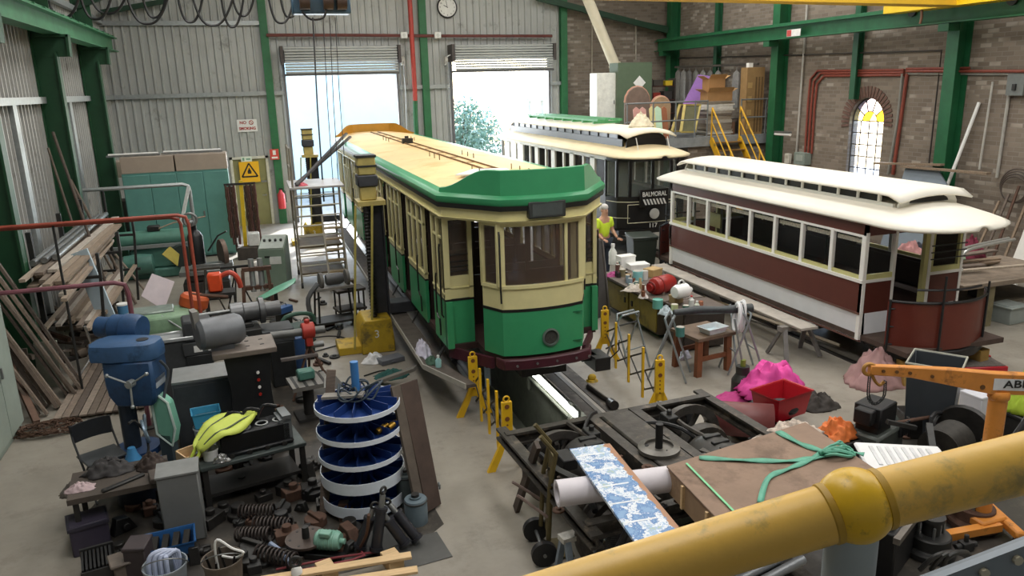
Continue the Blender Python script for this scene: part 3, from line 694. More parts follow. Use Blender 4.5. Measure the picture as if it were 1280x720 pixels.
# interior: floor, longitudinal benches, bulkhead lining
g = G(); g.b(.05, BWD-.05, -.95, BL+.95, .52, .6); g.obj('floor_frame', mat('4a3a32', .8, 0, .3), bt)
for x0, x1, xb in ((.07, .5, .07), (BWD-.5, BWD-.07, BWD-.12)):
    g = G(); g.b(x0, x1, .1, BL-.1, .98, 1.04); g.b(xb, xb+.05, .1, BL-.1, 1.04, 1.45); g.b(x0+.05, x1-.05, .1, BL-.1, .6, .98); g.obj('bench_seat', INB, bt)
g = G(); g.b(.06, BWD-.06, .05, BL-.05, 2.38, 2.42); g.obj('ceiling_lining', mat('4a3428', .6), bt)
for k in range(8):
    if k in (1, 2): continue
    g = G(); g.b(BWD-.1, BWD-.075, posts[k]+.05, posts[k+1]-.05, 1.5, 2.1); g.obj('added_dark_panel', INB, bt)  # dark panels added over the far windows so the interior reads dark
for x in (.08, BWD-.1):
    g = G(); g.b(x, x+.02, .05, BL-.05, .98, 1.5); g.obj('inner_lining', INB, bt)
for y in (1.5, 2.98, 4.45):
    g = G(); g.cyl((.55, y, 1.04), (.55, y, 2.38), .02, n=8); g.obj('grab_pole', BLACK, bt)
g = G(); g.box((.5, 4.9, 1.66), (.04, .42, .3)); g.obj('notice_frame', SILLG, bt)
cler_roof(bt, 1.10, BL, 1.15, 2.42, .6, 2.83, RWHITE, RWHITE, TWHITE, mat('1d1b19', .4, 0, .2), 12, BWD/2, over=.3, cam=.085)
# open platforms: floor, bumper, bowed dash and black rails
for fl_ in (0, 1):
    Y = (lambda v: BL-v) if fl_ else (lambda v: v)
    bow = [(.05, -.55), (.3, -.8), (.65, -.97), (1.0, -1.02), (1.35, -.97), (1.7, -.8), (1.95, -.55)]
    g = G(); g.loft([[V((x, Y(y), z)) for z in (.4, .54)]+[V((x, Y(y+.1), z)) for z in (.54, .4)] for x, y in bow]); g.obj('bumper', BLACK, bt, bev=.01)
    g = G(); g.loft([[V((x, Y(y+.03), z)) for z in (.56, 1.28)]+[V((x, Y(y+.05), z)) for z in (1.28, .56)] for x, y in bow[0:7]]); g.obj('dash_panel', mat('63291e', .4, 0, .15, 2.5), bt, ang=50)
    g = G(); g.tube([V((x, Y(y+.03), 1.3)) for x, y in bow], .022, 6, sm=3); g.obj('dash_rail', BLACK, bt)
    g = G(); g.tube([V((x, Y(y+.03), 1.5)) for x, y in bow[1:5]], .018, 6, sm=3); g.obj('upper_rail', BLACK, bt)
    for x, y, h in ((.05, -.55, 1.32), (.62, -.97, 1.72), (1.68, -.8, 1.5), (1.95, -.55, 1.32)):
        g = G(); g.cyl((x, Y(y), .5), (x, Y(y), h), .018, n=6); g.obj('stanchion', BLACK, bt)
    for k in range(3):
        g = G(); g.cyl((.05, Y(-.55), .62+k*.28), (.22, Y(-.62), .62+k*.28), .012, n=6); g.obj('step_iron', BLACK, bt)
    g = G(); g.b(.15, 1.85, *sorted((Y(-.5), Y(.0))), .44, .52); g.obj('platform_frame', GREASE, bt)
g = G(); g.tube([(-.03, BL-.1, 1.42), (-.07, BL-.1, 1.4), (-.07, BL-.1, 1.15), (-.03, BL-.1, 1.12)], .013, 6); g.obj('grab_rail', BLACK, bt)
# under-frame and wheels, timber packing below
g = G()
for x in (.45, 1.5): g.b(x, x+.08, -.5, BL+.5, .38, .5)
for y in (1.0, 2.9, 4.9): g.b(.1, 1.9, y, y+.08, .4, .5)
g.obj('underframe', GREASE, bt)
for y in (2.1, 3.9):
    for s in (-1, 1):
        g = G(); g.lathe([(.05, -.05), (.33, -.05), (.33, .04), (.37, .05), (.37, .07), (.05, .07)], (.95+s*.72, y, .375), (-s, 0, 0), 22); g.obj('wheel', GREASE, bt)
    g = G(); g.cyl((.25, y, .37), (1.65, y, .37), .05); g.obj('axle', GREASE, bt)
for x, y in ((.3, -.75), (1.72, -.72)):
    w = fl(0, 0) if False else V((8.8+x, 9.35+y, 0))
    g = G(); g.box((0, 0, .1), (.3, .22, .2)); g.box((0, 0, .297), (.2, .26, .194), (0, 0, .1))
    tag(g.obj('timber_block', mat('b08d4c', .8, 0, .3, 5, .2), bev=.008), 'yellow timber packing block under the %s end of the brown trailer bumper' % ('left' if x < 1 else 'right'), 'block', 'packing blocks', w)
# ---------------------------------------------------------------- black-ended tram at the back, destination box lit by nothing
NL = 9.2
ct = thing('tram', 'black-ended vintage tram with cream clerestory roof parked at the back', 'tram', (8.75, 18.5, 0))
CRROOF = mat('ecdcb6', .6, 0, .06, 2); NBLACK = mat('191716', .4, 0, .15, 3); CLIN = mat('d8d2b4', .5)
cler_roof(ct, 1.12, NL, 1.2, 2.75, .62, 3.3, CRROOF, mat('f0e7d0', .6, 0, .05), NBLACK, mat('2b2927', .3, 0, .3, 5), 14, 1.0)
for s in (0, 1):
    sx = lambda a, b_: (a, b_) if s == 0 else (2.0-b_, 2.0-a)
    g = G(); g.b(*sx(0, .05), .1, NL-.1, .8, 1.75); g.obj('side_panel', NBLACK, ct)
    g = G(); g.b(*sx(-.005, .055), .1, NL-.1, 2.62, 2.76)
    for k in range(13): y = .1+(NL-.3)*k/12; g.b(*sx(-.005, .055), y, y+(.3 if k % 2 else .1), 1.75, 2.65)
    g.obj('window_framing', mat('dcd8cb', .5, 0, .1), ct)
    g = G(); g.b(*sx(.025, .03), .1, NL-.1, 1.75, 2.65); g.obj('window_glass', CLEAR, ct)
    g = G(); g.b(*sx(.06, .3), .3, NL-.3, 1.2, 1.7); g.obj('bench_back', INB, ct)
g = G(); g.b(.03, 1.97, -.6, NL+.6, .72, .82); g.obj('floor_frame', GREASE, ct)
for y in (2.2, 4.6, 7.0): 
    g = G(); g.b(.1, 1.9, y, y+.05, .82, 2.7); g.obj('partition', mat('4a3226', .6, 0, .2), ct)
for fl_ in (0, 1):
    Y = (lambda v: NL-v) if fl_ else (lambda v: v)
    bow = [(0, .1), (.12, -.3), (.4, -.5), (.75, -.58), (1.0, -.6), (1.25, -.58), (1.6, -.5), (1.88, -.3), (2.0, .1)]
    def wall(z0, z1, o=0, th=.04, sl=slice(None)):
        g = G(); g.loft([[V((x, Y(y-o), z)) for z in (z0, z1)]+[V((x, Y(y+th), z)) for z in (z1, z0)] for x, y in bow[sl]]); return g
    d = wall(.85, 1.68).obj('dash_panel', NBLACK, ct, ang=30)
    wall(1.62, 1.70, .02).obj('dash_rail', NBLACK, ct, ang=30); wall(2.6, 2.78, .01).obj('canopy_header', NBLACK, ct, ang=30)
    wall(1.55, 1.57, .006, .03).obj('lining_line', CLIN, d, ang=30); wall(1.13, 1.145, .006, .03, slice(0, 3)).obj('lining_line', CLIN, d, ang=30)
    wall(1.7, 2.6, -.01, .025).obj('windscreen', glass('9aa39c', .22, .06), ct, ang=30)
    for i in (0, 1, 2, 4, 6, 7, 8):
        x, y = bow[i]; g = G(); g.box((x, Y(y+.02), 2.15), (.07, .06, .95)); g.obj('window_post', NBLACK, ct)
    g = G(); g.box((1.0, Y(-.52), .78), (1.9, .14, .12)); g.obj('bumper', NBLACK, ct)
    if not fl_:
        # cream lining panel, destination board with diagonal stripes, lamp and number
        g = G(); c = -.625
        for a, b_ in (((.3, 1.02), (.3, 1.5)), ((.3, 1.5), (1.7, 1.5)), ((.3, 1.02), (1.7, 1.02)), ((1.7, 1.02), (1.7, 1.5))):
            pa, pb = [V((x, -.53-.10*(1-(x-1)**2), z)) for x, z in (a, b_)]
            n = 6; g.tube([V((a[0]+(b_[0]-a[0])*i/n, -.52-.115*(1-((a[0]+(b_[0]-a[0])*i/n)-1)**2), a[1]+(b_[1]-a[1])*i/n)) for i in range(n+1)], .010, 4)
        g.obj('lining_frame', CLIN, d)
        g = G(); g.box((1.0, -.68, 1.66), (.84, .06, .46)); ds = g.obj('destination_board', NBLACK, ct, bev=.01)
        text_part('BALMORAL', .17, WHITE, ds, 'lettering', (1.0, -.715, 1.76), sx=.82, bold=.002)
        for k in range(7):
            g = G(); x = .66+k*.095; g.prism([(x, -.714, 1.64), (x+.05, -.714, 1.64), (x+.12, -.714, 1.49), (x+.07, -.714, 1.49)], (0, -.004, 0)); g.obj('stripe', WHITE, ds)
        g = G(); g.lathe([(.09, 0), (.13, .06), (.14, .1), (.12, .11), (0, .09)], (1.0, -.63, 1.25), (0, -1, 0), 22); g.obj('headlight', mat('d3d3cf', .3, .3, .1), ct)
        text_part('117', .17, WHITE, ct, 'fleet_number', (1.0, -.655, .925), bold=.002)
    for s in (.55, 1.45):
        g = G(); g.tube([(s, Y(-.65), 2.85), (s, Y(-.5), 3.2)], .012, 5); g.obj('lamp_iron', WHITE, ct)
for y in (2.2, 7):
    for dy in (-.6, .6):
        for s in (-1, 1):
            g = G(); g.lathe([(.05, -.05), (.35, -.05), (.35, .04), (.39, .05), (.39, .07), (.05, .07)], (1+s*.72, y+dy, .40), (-s, 0, 0), 20); g.obj('wheel', GREASE, ct)
# green slatted gantry on its roof and a bundle of pale cloth
g = G()
for s in (-1, 1): g.b(s*.35-.04, s*.35+.04, 2.0, 8.0, .07, .13)
for k in range(8): y = 2.2+k*.78; g.b(-.42, .42, y, y+.08, 0, .07)
for s in (-1, 1): g.b(s*.1-.03, s*.1+.03, 2.0, 8.0, .1, .15)
tag(g.obj('trolley_gantry', mat('4f9a63', .5, 0, .15)), 'green slatted trolley gantry on the cream roof of the black-ended tram', 'gantry', loc=(9.75, 18.5, 3.455))
def cloth_heap(name, label, cat, c, rx, ry, h, m, seed, group=None, base=0):
    rr = random.Random(seed); ph = [(rr.uniform(0, 6.28), rr.uniform(2, 7), rr.uniform(.3, 1)) for _ in range(7)]
    g = G(); n = 26
    from mathutils import noise as NZ
    def fn(u, v):
        q = f0(u, v); s = 5/max(.25, rx+ry); n_ = NZ.noise(q*s*1.6+V((seed, 0, 0))); n2 = NZ.noise(q*s*2.6+V((0, seed, 0))); k = min(1, q.z/(.35*h)+.15)
        return V((q.x*(1+.18*n2), q.y*(1+.18*n_), max(base+.004, q.z*(1+.3*n_)-h*.1*abs(n2)*k)))
    def f0(u, v):
        a = 2*PI*v; r = u; k = sum(w*math.sin(f*a+p+r*3) for p, f, w in [(p, round(f), w) for p, f, w in ph])/4
        rad = r*(1+.18*k*r); z = h*(1-r**1.8)*(1+.22*math.sin(5*a*1+ph[0][0]+8*r)*r)+.05*h*math.sin(13*r+3*math.sin(a*2))*(1-r)
        return V((rx*rad*math.cos(a), ry*rad*math.sin(a), max(.004, z)+base))
    g.grid(fn, 14, n*2); o = g.obj(name, m, ang=70); bm_ = None
    md = o.modifiers.new('s', 'SOLIDIFY'); md.thickness = .012; md.offset = -1
    return tag(o, label, cat, group, c)
cloth_heap('cloth_bundle', 'crumpled cream cloth bundle on the front of the black-ended tram roof', 'cloth', (9.8, 18.72, 3.44), .34, .3, .34, mat('e6dcc2', .9, 0, .15, 9), 3)
# ---------------------------------------------------------------- things on the rear wall and overhead
YW = YB-.06
def panel(name, c, w, h, m, label, cat, th=.012, axis='Y'):
    g = G(); g.box((0, 0, 0), (w, th, h) if axis == 'Y' else (th, w, h)); return tag(g.obj(name, m), label, cat, loc=c)
c = atY(559, 9, YB-.1)
ck = thing('wall_clock', 'round white wall clock with black rim high on the corrugated wall', 'clock', c)
g = G(); g.lathe([(.0, 0), (.36, 0), (.38, .03), (.36, .07), (.33, .07), (.33, .045)], (0, .05, 0), (0, -1, 0), 32, False); g.obj('rim', BLACK, ck)
g = G(); g.lathe([(0, .05), (.33, .05)], (0, .05, 0), (0, -1, 0), 32, False); g.obj('dial', WHITE, ck)
for k in range(12):
    a = PI*k/6; text_part(str(12 if k == 0 else k), .075, BLACK, ck, 'numeral', (.265*math.sin(a), -.004, .265*math.cos(a)))
for a, l, w in ((d2r(-63), .15, .02), (d2r(-10), .24, .014)):
    g = G(); g.bar((-.03*math.sin(a), -.008, -.03*math.cos(a)), (l*math.sin(a), -.008, l*math.cos(a)), w, .004, (0, 1, 0)); g.obj('hand', BLACK, ck)
s = panel('no_smoking_sign', atY(309, 157, YW), .66, .42, WHITE, 'white and red NO SMOKING sign on the corrugated wall', 'sign')
text_part('NO', .14, RED, s, loc=(-.13, -.009, .1), bold=.004); text_part('SMOKING', .13, RED, s, loc=(0, -.009, -.1), bold=.005, sx=.95)
g = G(); g.torus((.14, -.01, .1), .065, .012, (0, 1, 0), 18, 5); g.bar((.1, -.01, .145), (.18, -.01, .055), .015, .006, (0, 1, 0)); g.obj('symbol', RED, s)
s = panel('fire_sign', atY(343, 193, YB-.36), .3, .36, mat('c8453b', .5, 0, .05), 'small red fire equipment sign on the green column beside the doorway', 'sign')
g = G(); g.box((0, -.008, .06), (.1, .004, .16)); g.box((0, -.008, -.11), (.2, .004, .06)); g.obj('symbol', WHITE, s)
s = panel('exit_sign', atY(308, 199, YB-.12), .36, .19, mat('dfe9da', .5, 0, .05), 'small pale green exit sign above the olive door', 'sign')
g = G(); g.box((.06, -.008, 0), (.14, .004, .05)); g.box((-.1, -.008, 0), (.06, .004, .1)); g.obj('symbol', mat('77a98a', .5), s)
s = panel('hazard_sign', atY(312, 215, YB-.14), .66, .72, mat('f1b81c', .5, 0, .05), 'yellow warning sign with a black triangle on the olive door', 'sign')
g = G(); T3 = [(-.26, -.22), (.26, -.22), (0, .24)]
for i in range(3): a, b_ = T3[i], T3[(i+1) % 3]; g.bar((a[0], -.01, a[1]+.06), (b_[0], -.01, b_[1]+.06), .05, .006, (0, 1, 0))
g.obj('triangle', BLACK, s)
g = G(); g.prism([(-.07, -.009, .0), (.07, -.009, .0), (0, -.009, .16)], (0, -.004, 0)); g.box((0, -.011, -.03), (.12, .004, .05)); g.obj('symbol', BLACK, s)
# pipes on the rear wall
def pipe(name, pts, r, m, label, cat='pipe', sm=0, group=None, n=8):
    g = G(); g.tube(pts, r, n, sm=sm); return tag(g.obj(name, m), label, cat, group)
PRED = mat('8f3b31', .5, 0, .2); yp = YB-.28
pipe('service_pipe', [atY(333, 44, yp), atY(430, 44, yp), atY(568, 45, yp), atY(690, 45, yp)], .055, mat('6e3a33', .5, 0, .3, 2), 'dull red horizontal service pipe above the roller doors')
g = G(); g.tube([atY(511, -20, yp-.16), atY(518.5, 112, yp-.16), atY(519, 126, yp-.16)], .085, 10); o = tag(g.obj('downpipe', mat('b3443b', .45, 0, .12)), 'red downpipe with a green foot between the two roller doors', 'pipe')
g = G(); g.tube([atY(519, 126, yp-.16), atY(519.5, 150, yp-.16), V((atY(519, 150, yp-.16).x, yp-.16, 0))], .087, 10); g.obj('pipe_foot', mat('2c6b43', .5), o, label='green lower end')
for i, px in enumerate((505, 547)):
    g = G(); g.box((0, 0, 0), (.24, .12, .22)); g2 = tag(g.obj('junction_box', WHITE, bev=.02), 'white junction box on the red pipe, %s the green column' % ('left of' if i == 0 else 'right of'), 'box', 'junction boxes', atY(px, 44, yp-.1))
    h = G(); h.cyl((0, -.06, 0), (0, -.075, 0), .06); h.obj('cover', mat('cfcfca', .5), g2)
for i, (px, py) in enumerate(((503, 76), (557, 76))):
    c = atY(px, py, YB-.5); t = thing('chain_hoist', 'chain drive on the roller door bracket, %s the green column' % ('left of' if i == 0 else 'right of'), 'chain drive', c, group='roller door chain drives')
    g = G(); g.lathe([(.05, -.05), (.17, -.05), (.13, 0), (.17, .05), (.05, .05)], axis=(1, 0, 0), n=18); g.obj('chain_wheel', mat('c9c5bd', .5), t)
    g = G(); s_ = 1 if i == 0 else -1
    g.tube([(0, -.16, -.02), (.02*s_, -.17, -1.2), (-.03*s_, -.15, -2.9), (-.05*s_, 0, -3.1), (-.03*s_, .15, -2.9), (0, .16, -.02)], .014, 5); g.obj('chain', STEEL, t)
    g = G(); g.tube([(0, 0, .1), (-.2*s_, 0, .2), (-.35*s_, 0, .02), (-.3*s_, 0, -.25)], .02, 6, sm=3); g.obj('conduit', WHITE, t)
# festoon of crane cables
fy = 22.0
g = G(); a, b_ = atY(60, -6, fy), atY(345, -6, fy); g.tube([a, b_], .05, 8); tr = tag(g.obj('festoon_track', DSTEEL), 'steel track that carries the hanging crane cables', 'track')
for i, (x0, x1, dip) in enumerate(((58, 100, 22), (100, 140, 24), (112, 158, 17), (158, 211, 30), (178, 208, 22), (222, 254, 28), (240, 292, 32), (276, 305, 34), (290, 318, 20), (335, 368, 29), (350, 374, 22))):
    p = [atY(x0+(x1-x0)*t, -6+(dip+6)*(1-abs(2*t-1)**2.6), fy+.03*(i % 3)-.03) for t in (k/12 for k in range(13))]
    pipe('festoon_cable', p, .032, BLACK, 'black crane cable hanging in a loop from the festoon track', 'cable', 2, 'festoon cables', 6)
# hoist block with its hooks and falling ropes
hc = atY(401, 6, 21); t = thing('crane_hoist', 'dark blue crane hoist unit hanging above the scaffold tower', 'hoist', hc)
g = G(); g.box((0, 0, -.02), (1.42, .5, .42)); g.obj('housing', mat('2c4a5e', .5, 0, .2), t, bev=.03)
for x in (-.42, .15, .48):
    g = G(); g.lathe([(.06, -.12), (.2, -.12), (.2, .12), (.06, .12)], (x, -.33, .05), (1, 0, 0), 16); g.obj('rope_drum', mat('43332b', .6, .3), t)
g = G(); g.tube([(-.5, -.36, -.2), (-.3, -.36, -.38), (.0, -.36, -.34), (.1, -.36, -.1)], .03, 6, sm=3); g.obj('cable_loop', BLACK, t)
for i, (x0, y0, x1, y1, r) in enumerate(((391, 22, 405, 252, .016), (404, 22, 417, 238, .008), (412, 22, 424, 240, .008), (419, 22, 431, 205, .008))):
    pipe('hoist_rope', [atY(x0, y0, 20.6), atY((x0+x1)/2-1, (y0+y1)/2, 20.2), atY(x1, y1, 19.8)], r*1.3, BLACK, 'rope falling from the blue hoist to the tram side, %s' % ('the thickest one', 'second from the left', 'third from the left', 'rightmost one')[i], 'rope', 0, 'hoist ropes', 5)
# yellow crane bridge
pr = atX(1192, 9, 15.4); pl = atY(668, -2, pr.y); t = thing('crane_bridge', 'yellow overhead crane girder crossing the top of the hall', 'crane')
g = G(); up = V((0, 0, .28)); dd = (pl-pr).normalized(); g.bar(pr+up-dd*.4, pl+up+dd*6, .5, .52); g.obj('girder', mat('e2b437', .45, 0, .12, 1.5), t)
ec = atX(1120, 8, 15.4); g = G(); g.b(15.2, 15.75, pr.y-1.6, pr.y+1.9, pr.z+.02, pr.z+.36); g.obj('end_carriage', mat('eec71c', .45, 0, .1), t)
for y in (-1.2, 1.5):
    g = G(); g.lathe([(.03, -.06), (.13, -.06), (.13, .06), (.03, .06)], (15.75, pr.y+y, pr.z+.05), (1, 0, 0), 18); g.obj('crane_wheel', DSTEEL, t)
a = atX(1153, -8, 15.3); pipe('pendant_cable', [a, atX(1152, 22, 15.3), atX(1150, 30, 15.3)], .03, mat('80604f', .6), 'short brown pendant cable hanging at the end of the yellow crane girder', 'cable')
o = panel('beam_sign', atX(992, 41, 15.55), .62, .2, mat('e2e0dc', .5), 'small white and red load sign on the right-hand green crane beam', 'sign', axis='X')
g = G(); g.box((-.008, .2, 0), (.004, .2, .18)); g.obj('red_field', mat('b8433c', .5), o)
# big cream duct on the rear brick
a, b_ = atY(731, -10, 26.5), atY(768, 80, 26.5)
g = G(); g.cyl(a, b_, .19, n=18); g.m(0); g.lathe([(.2, 0), (.23, 0), (.23, .06), (.2, .06)], b_, b_-a); o = tag(g.obj('extraction_duct', mat('d9d0b8', .5, 0, .1, 2)), 'cream ventilation duct slanting down the brick wall', 'duct')
for i, (px, y0, y1, r, n_) in enumerate(((740, 30, 140, .03, 'left of the duct'), (795, 22, 75, .04, 'right of the duct'))):
    pipe('wall_conduit', [atY(px, y0, YB-.06), atY(px, y1, YB-.06)], r, mat('a39a8c', .5), 'thin grey vertical conduit on the rear brick wall, '+n_, 'conduit')
# ---------------------------------------------------------------- services on the right brick wall
XW = XR-.05; RPIPE = mat('8b4537', .5, 0, .15)
for i in range(3):
    d = i*4.2
    pipe('conduit', [atX(1006+d, 192, XW), atX(1010+d, 130, XW), atX(1013+d, 99+d*.7, XW), atX(1022+d, 88.5+d*.75, XW), atX(1130, 87.5+d*.75, XW)], .035, RPIPE, 'red conduit bent left of the arched window, %s of three' % ('outermost', 'middle', 'innermost')[i], 'conduit', 0, 'red conduits left of the arch')
for i, (pts, m_, lb, r) in enumerate((([(1134, 92), (1126, 150), (1116, 218)], RPIPE, 'thick red-brown downpipe right of the arched window', .045), ([(1128, 92), (1122, 150), (1110, 218)], mat('8d8d86', .5), 'grey conduit beside the red-brown downpipe', .035),
        ([(1133, 86), (1212, 85)], RPIPE, 'upper red conduit running level past the green column', .03), ([(1133, 89), (1285, 89)], RPIPE, 'lower red conduit running level to the picture edge', .035), ([(1136, 92), (1285, 92.5)], mat('a5a49c', .5), 'grey conduit just under the level red conduits', .03),
        ([(848, 72.7), (900, 71.5), (1177, 63), (1161, 206)], mat('3f3a36', .6), 'dark conduit running level then dropping beside the column', .02), ([(1194, 28), (1180, 206)], mat('3f3a36', .6), 'dark straight downpipe at the left of the green column', .035),
        ([(1241, 102), (1224, 212)], mat('b9b6ae', .5), 'thin pale conduit on the brick, nearer the green column', .025), ([(1264, 98), (1246, 222)], mat('aaa79f', .5), 'thin pale conduit on the brick below the grey box', .035), ([(1009, 6), (995, 196)], mat('b9b6ae', .5), 'thin pale conduit between the green column and red conduits', .03))):
    pipe('conduit', [atX(x, y, XW-.02*(i % 4)) for x, y in pts], r, m_, lb, 'conduit')
o = panel('switch_box', atX(1273, 106, XW), .42, .46, mat('6f7370', .5), 'grey switch box on the brick wall at the right edge', 'box', .2, 'X')
g = G(); g.box((-.12, 0, -.05), (.05, .08, .14)); g.obj('lever', DSTEEL, o)
o = panel('meter_box', atX(1003, 198, XW-.1), .5, .36, mat('8d9a92', .5, 0, .1), 'grey-green meter box on the brick wall under the red conduits', 'box', .25, 'X')
g = G(); g.box((-.13, 0, .02), (.01, .3, .18)); g.obj('cover', mat('a9b2ab', .5), o)
o = panel('wall_notice', atX(985, 198, XW-.1), .22, .3, mat('d8d4c8', .6), 'small cream box on the wall left of the meter box', 'box', .1, 'X')
g = G(); g.box((-.055, 0, .05), (.006, .14, .1)); g.obj('lid', mat('c3bdab', .6), o)
# tube lamp on the green column
a = atX(969, 167.5, XR-.55); b_ = atX(988, 168.5, XR-.55); t = thing('tube_lamp', 'white tube lamp fixed across the right-hand green column', 'lamp', a)
g = G(); g.cyl((0, 0, 0), b_-a, .045); g.obj('tube', mat('f2f2ee', .4, 0, 0), t)
g = G(); g.bar(V((0, 0, .07)), b_-a+V((0, 0, .07)), .1, .05); g.obj('housing', STEEL, t)
# brackets and odd boards along the right wall
a, b_ = atX(1128, 204, XW-.5), atX(1236, 216, XW-.5)
for i, (p, q) in enumerate((((1094, 204), (1178, 206)), ((1128, 208), (1236, 217)))):
    a, b_ = atX(*p, XW-.45-.1*i), atX(*q, XW-.45-.1*i)
    g = G(); g.bar(a, b_, .14, .05); tag(g.obj('shelf_plank', WOOD), 'weathered plank lying on wall brackets right of the arch, %s' % ('upper one' if i == 0 else 'lower and longer one'), 'plank', 'planks on wall brackets')
    for f in (.1, .9):
        pass
a, b_ = atX(1224, 128, XW), V((XW-.9, 14.6, 0)); pipe('leaning_pole', [a, b_+V((0, .0, .03))], .04, WHITE, 'white pole leaning on the brick beside the green column', 'pole')
# ---------------------------------------------------------------- outside: shrubs, post and pale ground beyond the right-hand door
def bush(name, c, r, h, m, label, seed, n=900, ls=.09):
    rr = random.Random(seed); t = thing(name, label, 'shrub', c, group='shrubs outside the roller door'); g = G()
    for i in range(n):
        a, b_ = rr.uniform(0, 2*PI), rr.uniform(-.9, 1); k = rr.random()**.4; q = V((r*k*math.cos(a)*math.sqrt(1-b_*b_*.8), r*k*math.sin(a)*math.sqrt(1-b_*b_*.8), h*.55+h*.45*k*b_))
        d = V((rr.uniform(-1, 1), rr.uniform(-1, 1), rr.uniform(-1, 1))).normalized()*ls*rr.uniform(.7, 1.5); e = d.cross(V((rr.uniform(-1, 1), .3, rr.uniform(-1, 1)))).normalized()*ls*.5
        g.poly([q-d, q+e, q+d, q-e])
    g.obj('foliage', m, t, recalc=False)
    g = G()
    for k in range(5): a = 2*PI*k/5; g.tube([(.05*math.cos(a), .05*math.sin(a), 0), (.2*r*math.cos(a), .2*r*math.sin(a), h*.4), (.5*r*math.cos(a), .5*r*math.sin(a), h*.8)], .03, 5)
    g.obj('stems', mat('6b5a45', .8), t)
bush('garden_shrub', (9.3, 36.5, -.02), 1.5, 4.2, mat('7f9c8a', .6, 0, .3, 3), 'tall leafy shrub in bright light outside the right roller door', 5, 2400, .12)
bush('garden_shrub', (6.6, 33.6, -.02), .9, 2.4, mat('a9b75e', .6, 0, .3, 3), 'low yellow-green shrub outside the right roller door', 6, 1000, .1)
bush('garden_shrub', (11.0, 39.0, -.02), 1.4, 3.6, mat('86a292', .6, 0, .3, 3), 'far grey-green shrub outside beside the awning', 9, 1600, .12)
t = thing('awning', 'pale awning on posts outside the right roller door', 'awning', (12.6, 34.2, -.02))
g = G(); g.b(-.9, 2.4, -1, 1.4, 3.9, 4.1); g.obj('roof', mat('cfe0d6', .5), t)
for x in (-.7, -.1):
    g = G(); g.b(x-.06, x+.06, -.9, -.78, 0, 3.9); g.obj('post', mat('c3cbc8', .5), t)
# ---------------------------------------------------------------- storage mezzanine in the rear right corner
MZ, MY = 2.78, 22.0
g = G(); g.b(10.95, XR, MY, YB, MZ-.16, MZ); g.b(10.95, XR, MY-.06, MY, MZ-.26, MZ+.04); struct(g, 'floor_mezzanine', mat('8b8f90', .6, .1, .2))
g = G(); g.b(13.3, XR, MY+.12, MY+.3, 0, MZ-.2); struct(g, 'wall_mezzanine', BRX)
t = thing('guard_rail', 'grey tubular guard rail along the mezzanine edge', 'railing', (11, MY, MZ+.04))
for x in (.05, .95, 1.75, 2.45, 2.9, 4.15, 5.1):
    g = G(); g.cyl((x, 0, 0), (x, 0, 1.15), .025); g.obj('post', mat('7c8081', .5, .3), t)
for z in (.55, 1.12):
    for x0, x1 in ((0, 2.9), (4.15, 5.15)):
        g = G(); g.cyl((x0, 0, z), (x1, 0, z), .025); g.obj('rail', mat('7c8081', .5, .3), t)
# yellow staircase
SX = 14.0
t = thing('staircase', 'steel staircase with yellow handrails down from the mezzanine', 'staircase', (SX, MY-.08, 0))
ST = mat('7d5b2a', .6, 0, .3, 5); n = 11
for s in (0, 1.05):
    g = G(); g.bar((s, -.02, MZ-.05), (s, -2.3, .12), .05, .22); g.obj('stringer', YELLOW, t)
    for zo, r in ((.95, .028), (.5, .022)):
        g = G(); g.tube([(s, -.03, MZ+zo), (s, -2.3, .15+zo)], r, 8); g.obj('handrail', YELLOW, t)
    for f in (0, .5, .98):
        g = G(); g.cyl((s, -.03-2.27*f, MZ-.05-(MZ-.17)*f), (s, -.03-2.27*f, MZ+.95-(MZ-.15)*f), .025); g.obj('post', YELLOW, t)
for k in range(n):
    f = (k+.5)/n; g = G(); g.b(.03, 1.02, -.14-2.2*f, .1-2.2*f, MZ-.02-(MZ-.12)*f-.03, MZ-.02-(MZ-.12)*f); g.obj('tread', ST, t)
def at_mz(px, py, dy): return fl(px, py, MZ) if dy is None else None
def mzp(px, y): # point on the mezzanine floor under image column px at depth y
    p = atY(px, 150, y); return V((p.x, y, MZ))
def mbox(name, px0, px1, pyt, y, dep, m, label, cat, group=None, extra=None, bev=.01, z=None):
    a, b_ = mzp(px0, y), mzp(px1, y); h = hgt(V(((a.x+b_.x)/2, y, 0)), pyt)-(z or MZ); w = b_.x-a.x
    t = thing(name, label, cat, (a.x, y, z or MZ), group=group); g = G(); g.b(0, w, 0, dep, 0, h); g.obj('body', m, t, bev=bev)
    if extra: extra(t, w, dep, h)
    return t
def doors(n, m, hm):
    def f(t, w, d, h):
        for k in range(n):
            g = G(); g.b(w*k/n+.015, w*(k+1)/n-.015, -.02, 0, .04, h-.04); q = g.obj('door', m, t)
            g = G(); g.b(w*(k+.85)/n-.02, w*(k+.85)/n, -.05, -.02, h*.5, h*.56); g.obj('handle', hm, q)
    return f
def cab(t, w, d, h):
    doors(1, mat('5a6b55', .5, 0, .1), STEEL)(t, w, d, h)
    g = G(); g.box((w*.62, -.03, h*.72), (.34, .01, .34), (0, PI/4, 0)); g.obj('diamond_label', WHITE, t)
mbox('steel_cabinet', 772, 814, 78, 25.2, .7, mat('55654f', .5, 0, .1), 'dark green steel cabinet with a white diamond label on the mezzanine', 'cabinet', None, cab)
mbox('cabinet', 746, 771, 91, 25.4, .6, mat('dcdcd4', .45, 0, .06), 'tall white cabinet beside the dark green cabinet on the mezzanine', 'cabinet', None, doors(1, mat('e4e4dc', .45), STEEL))
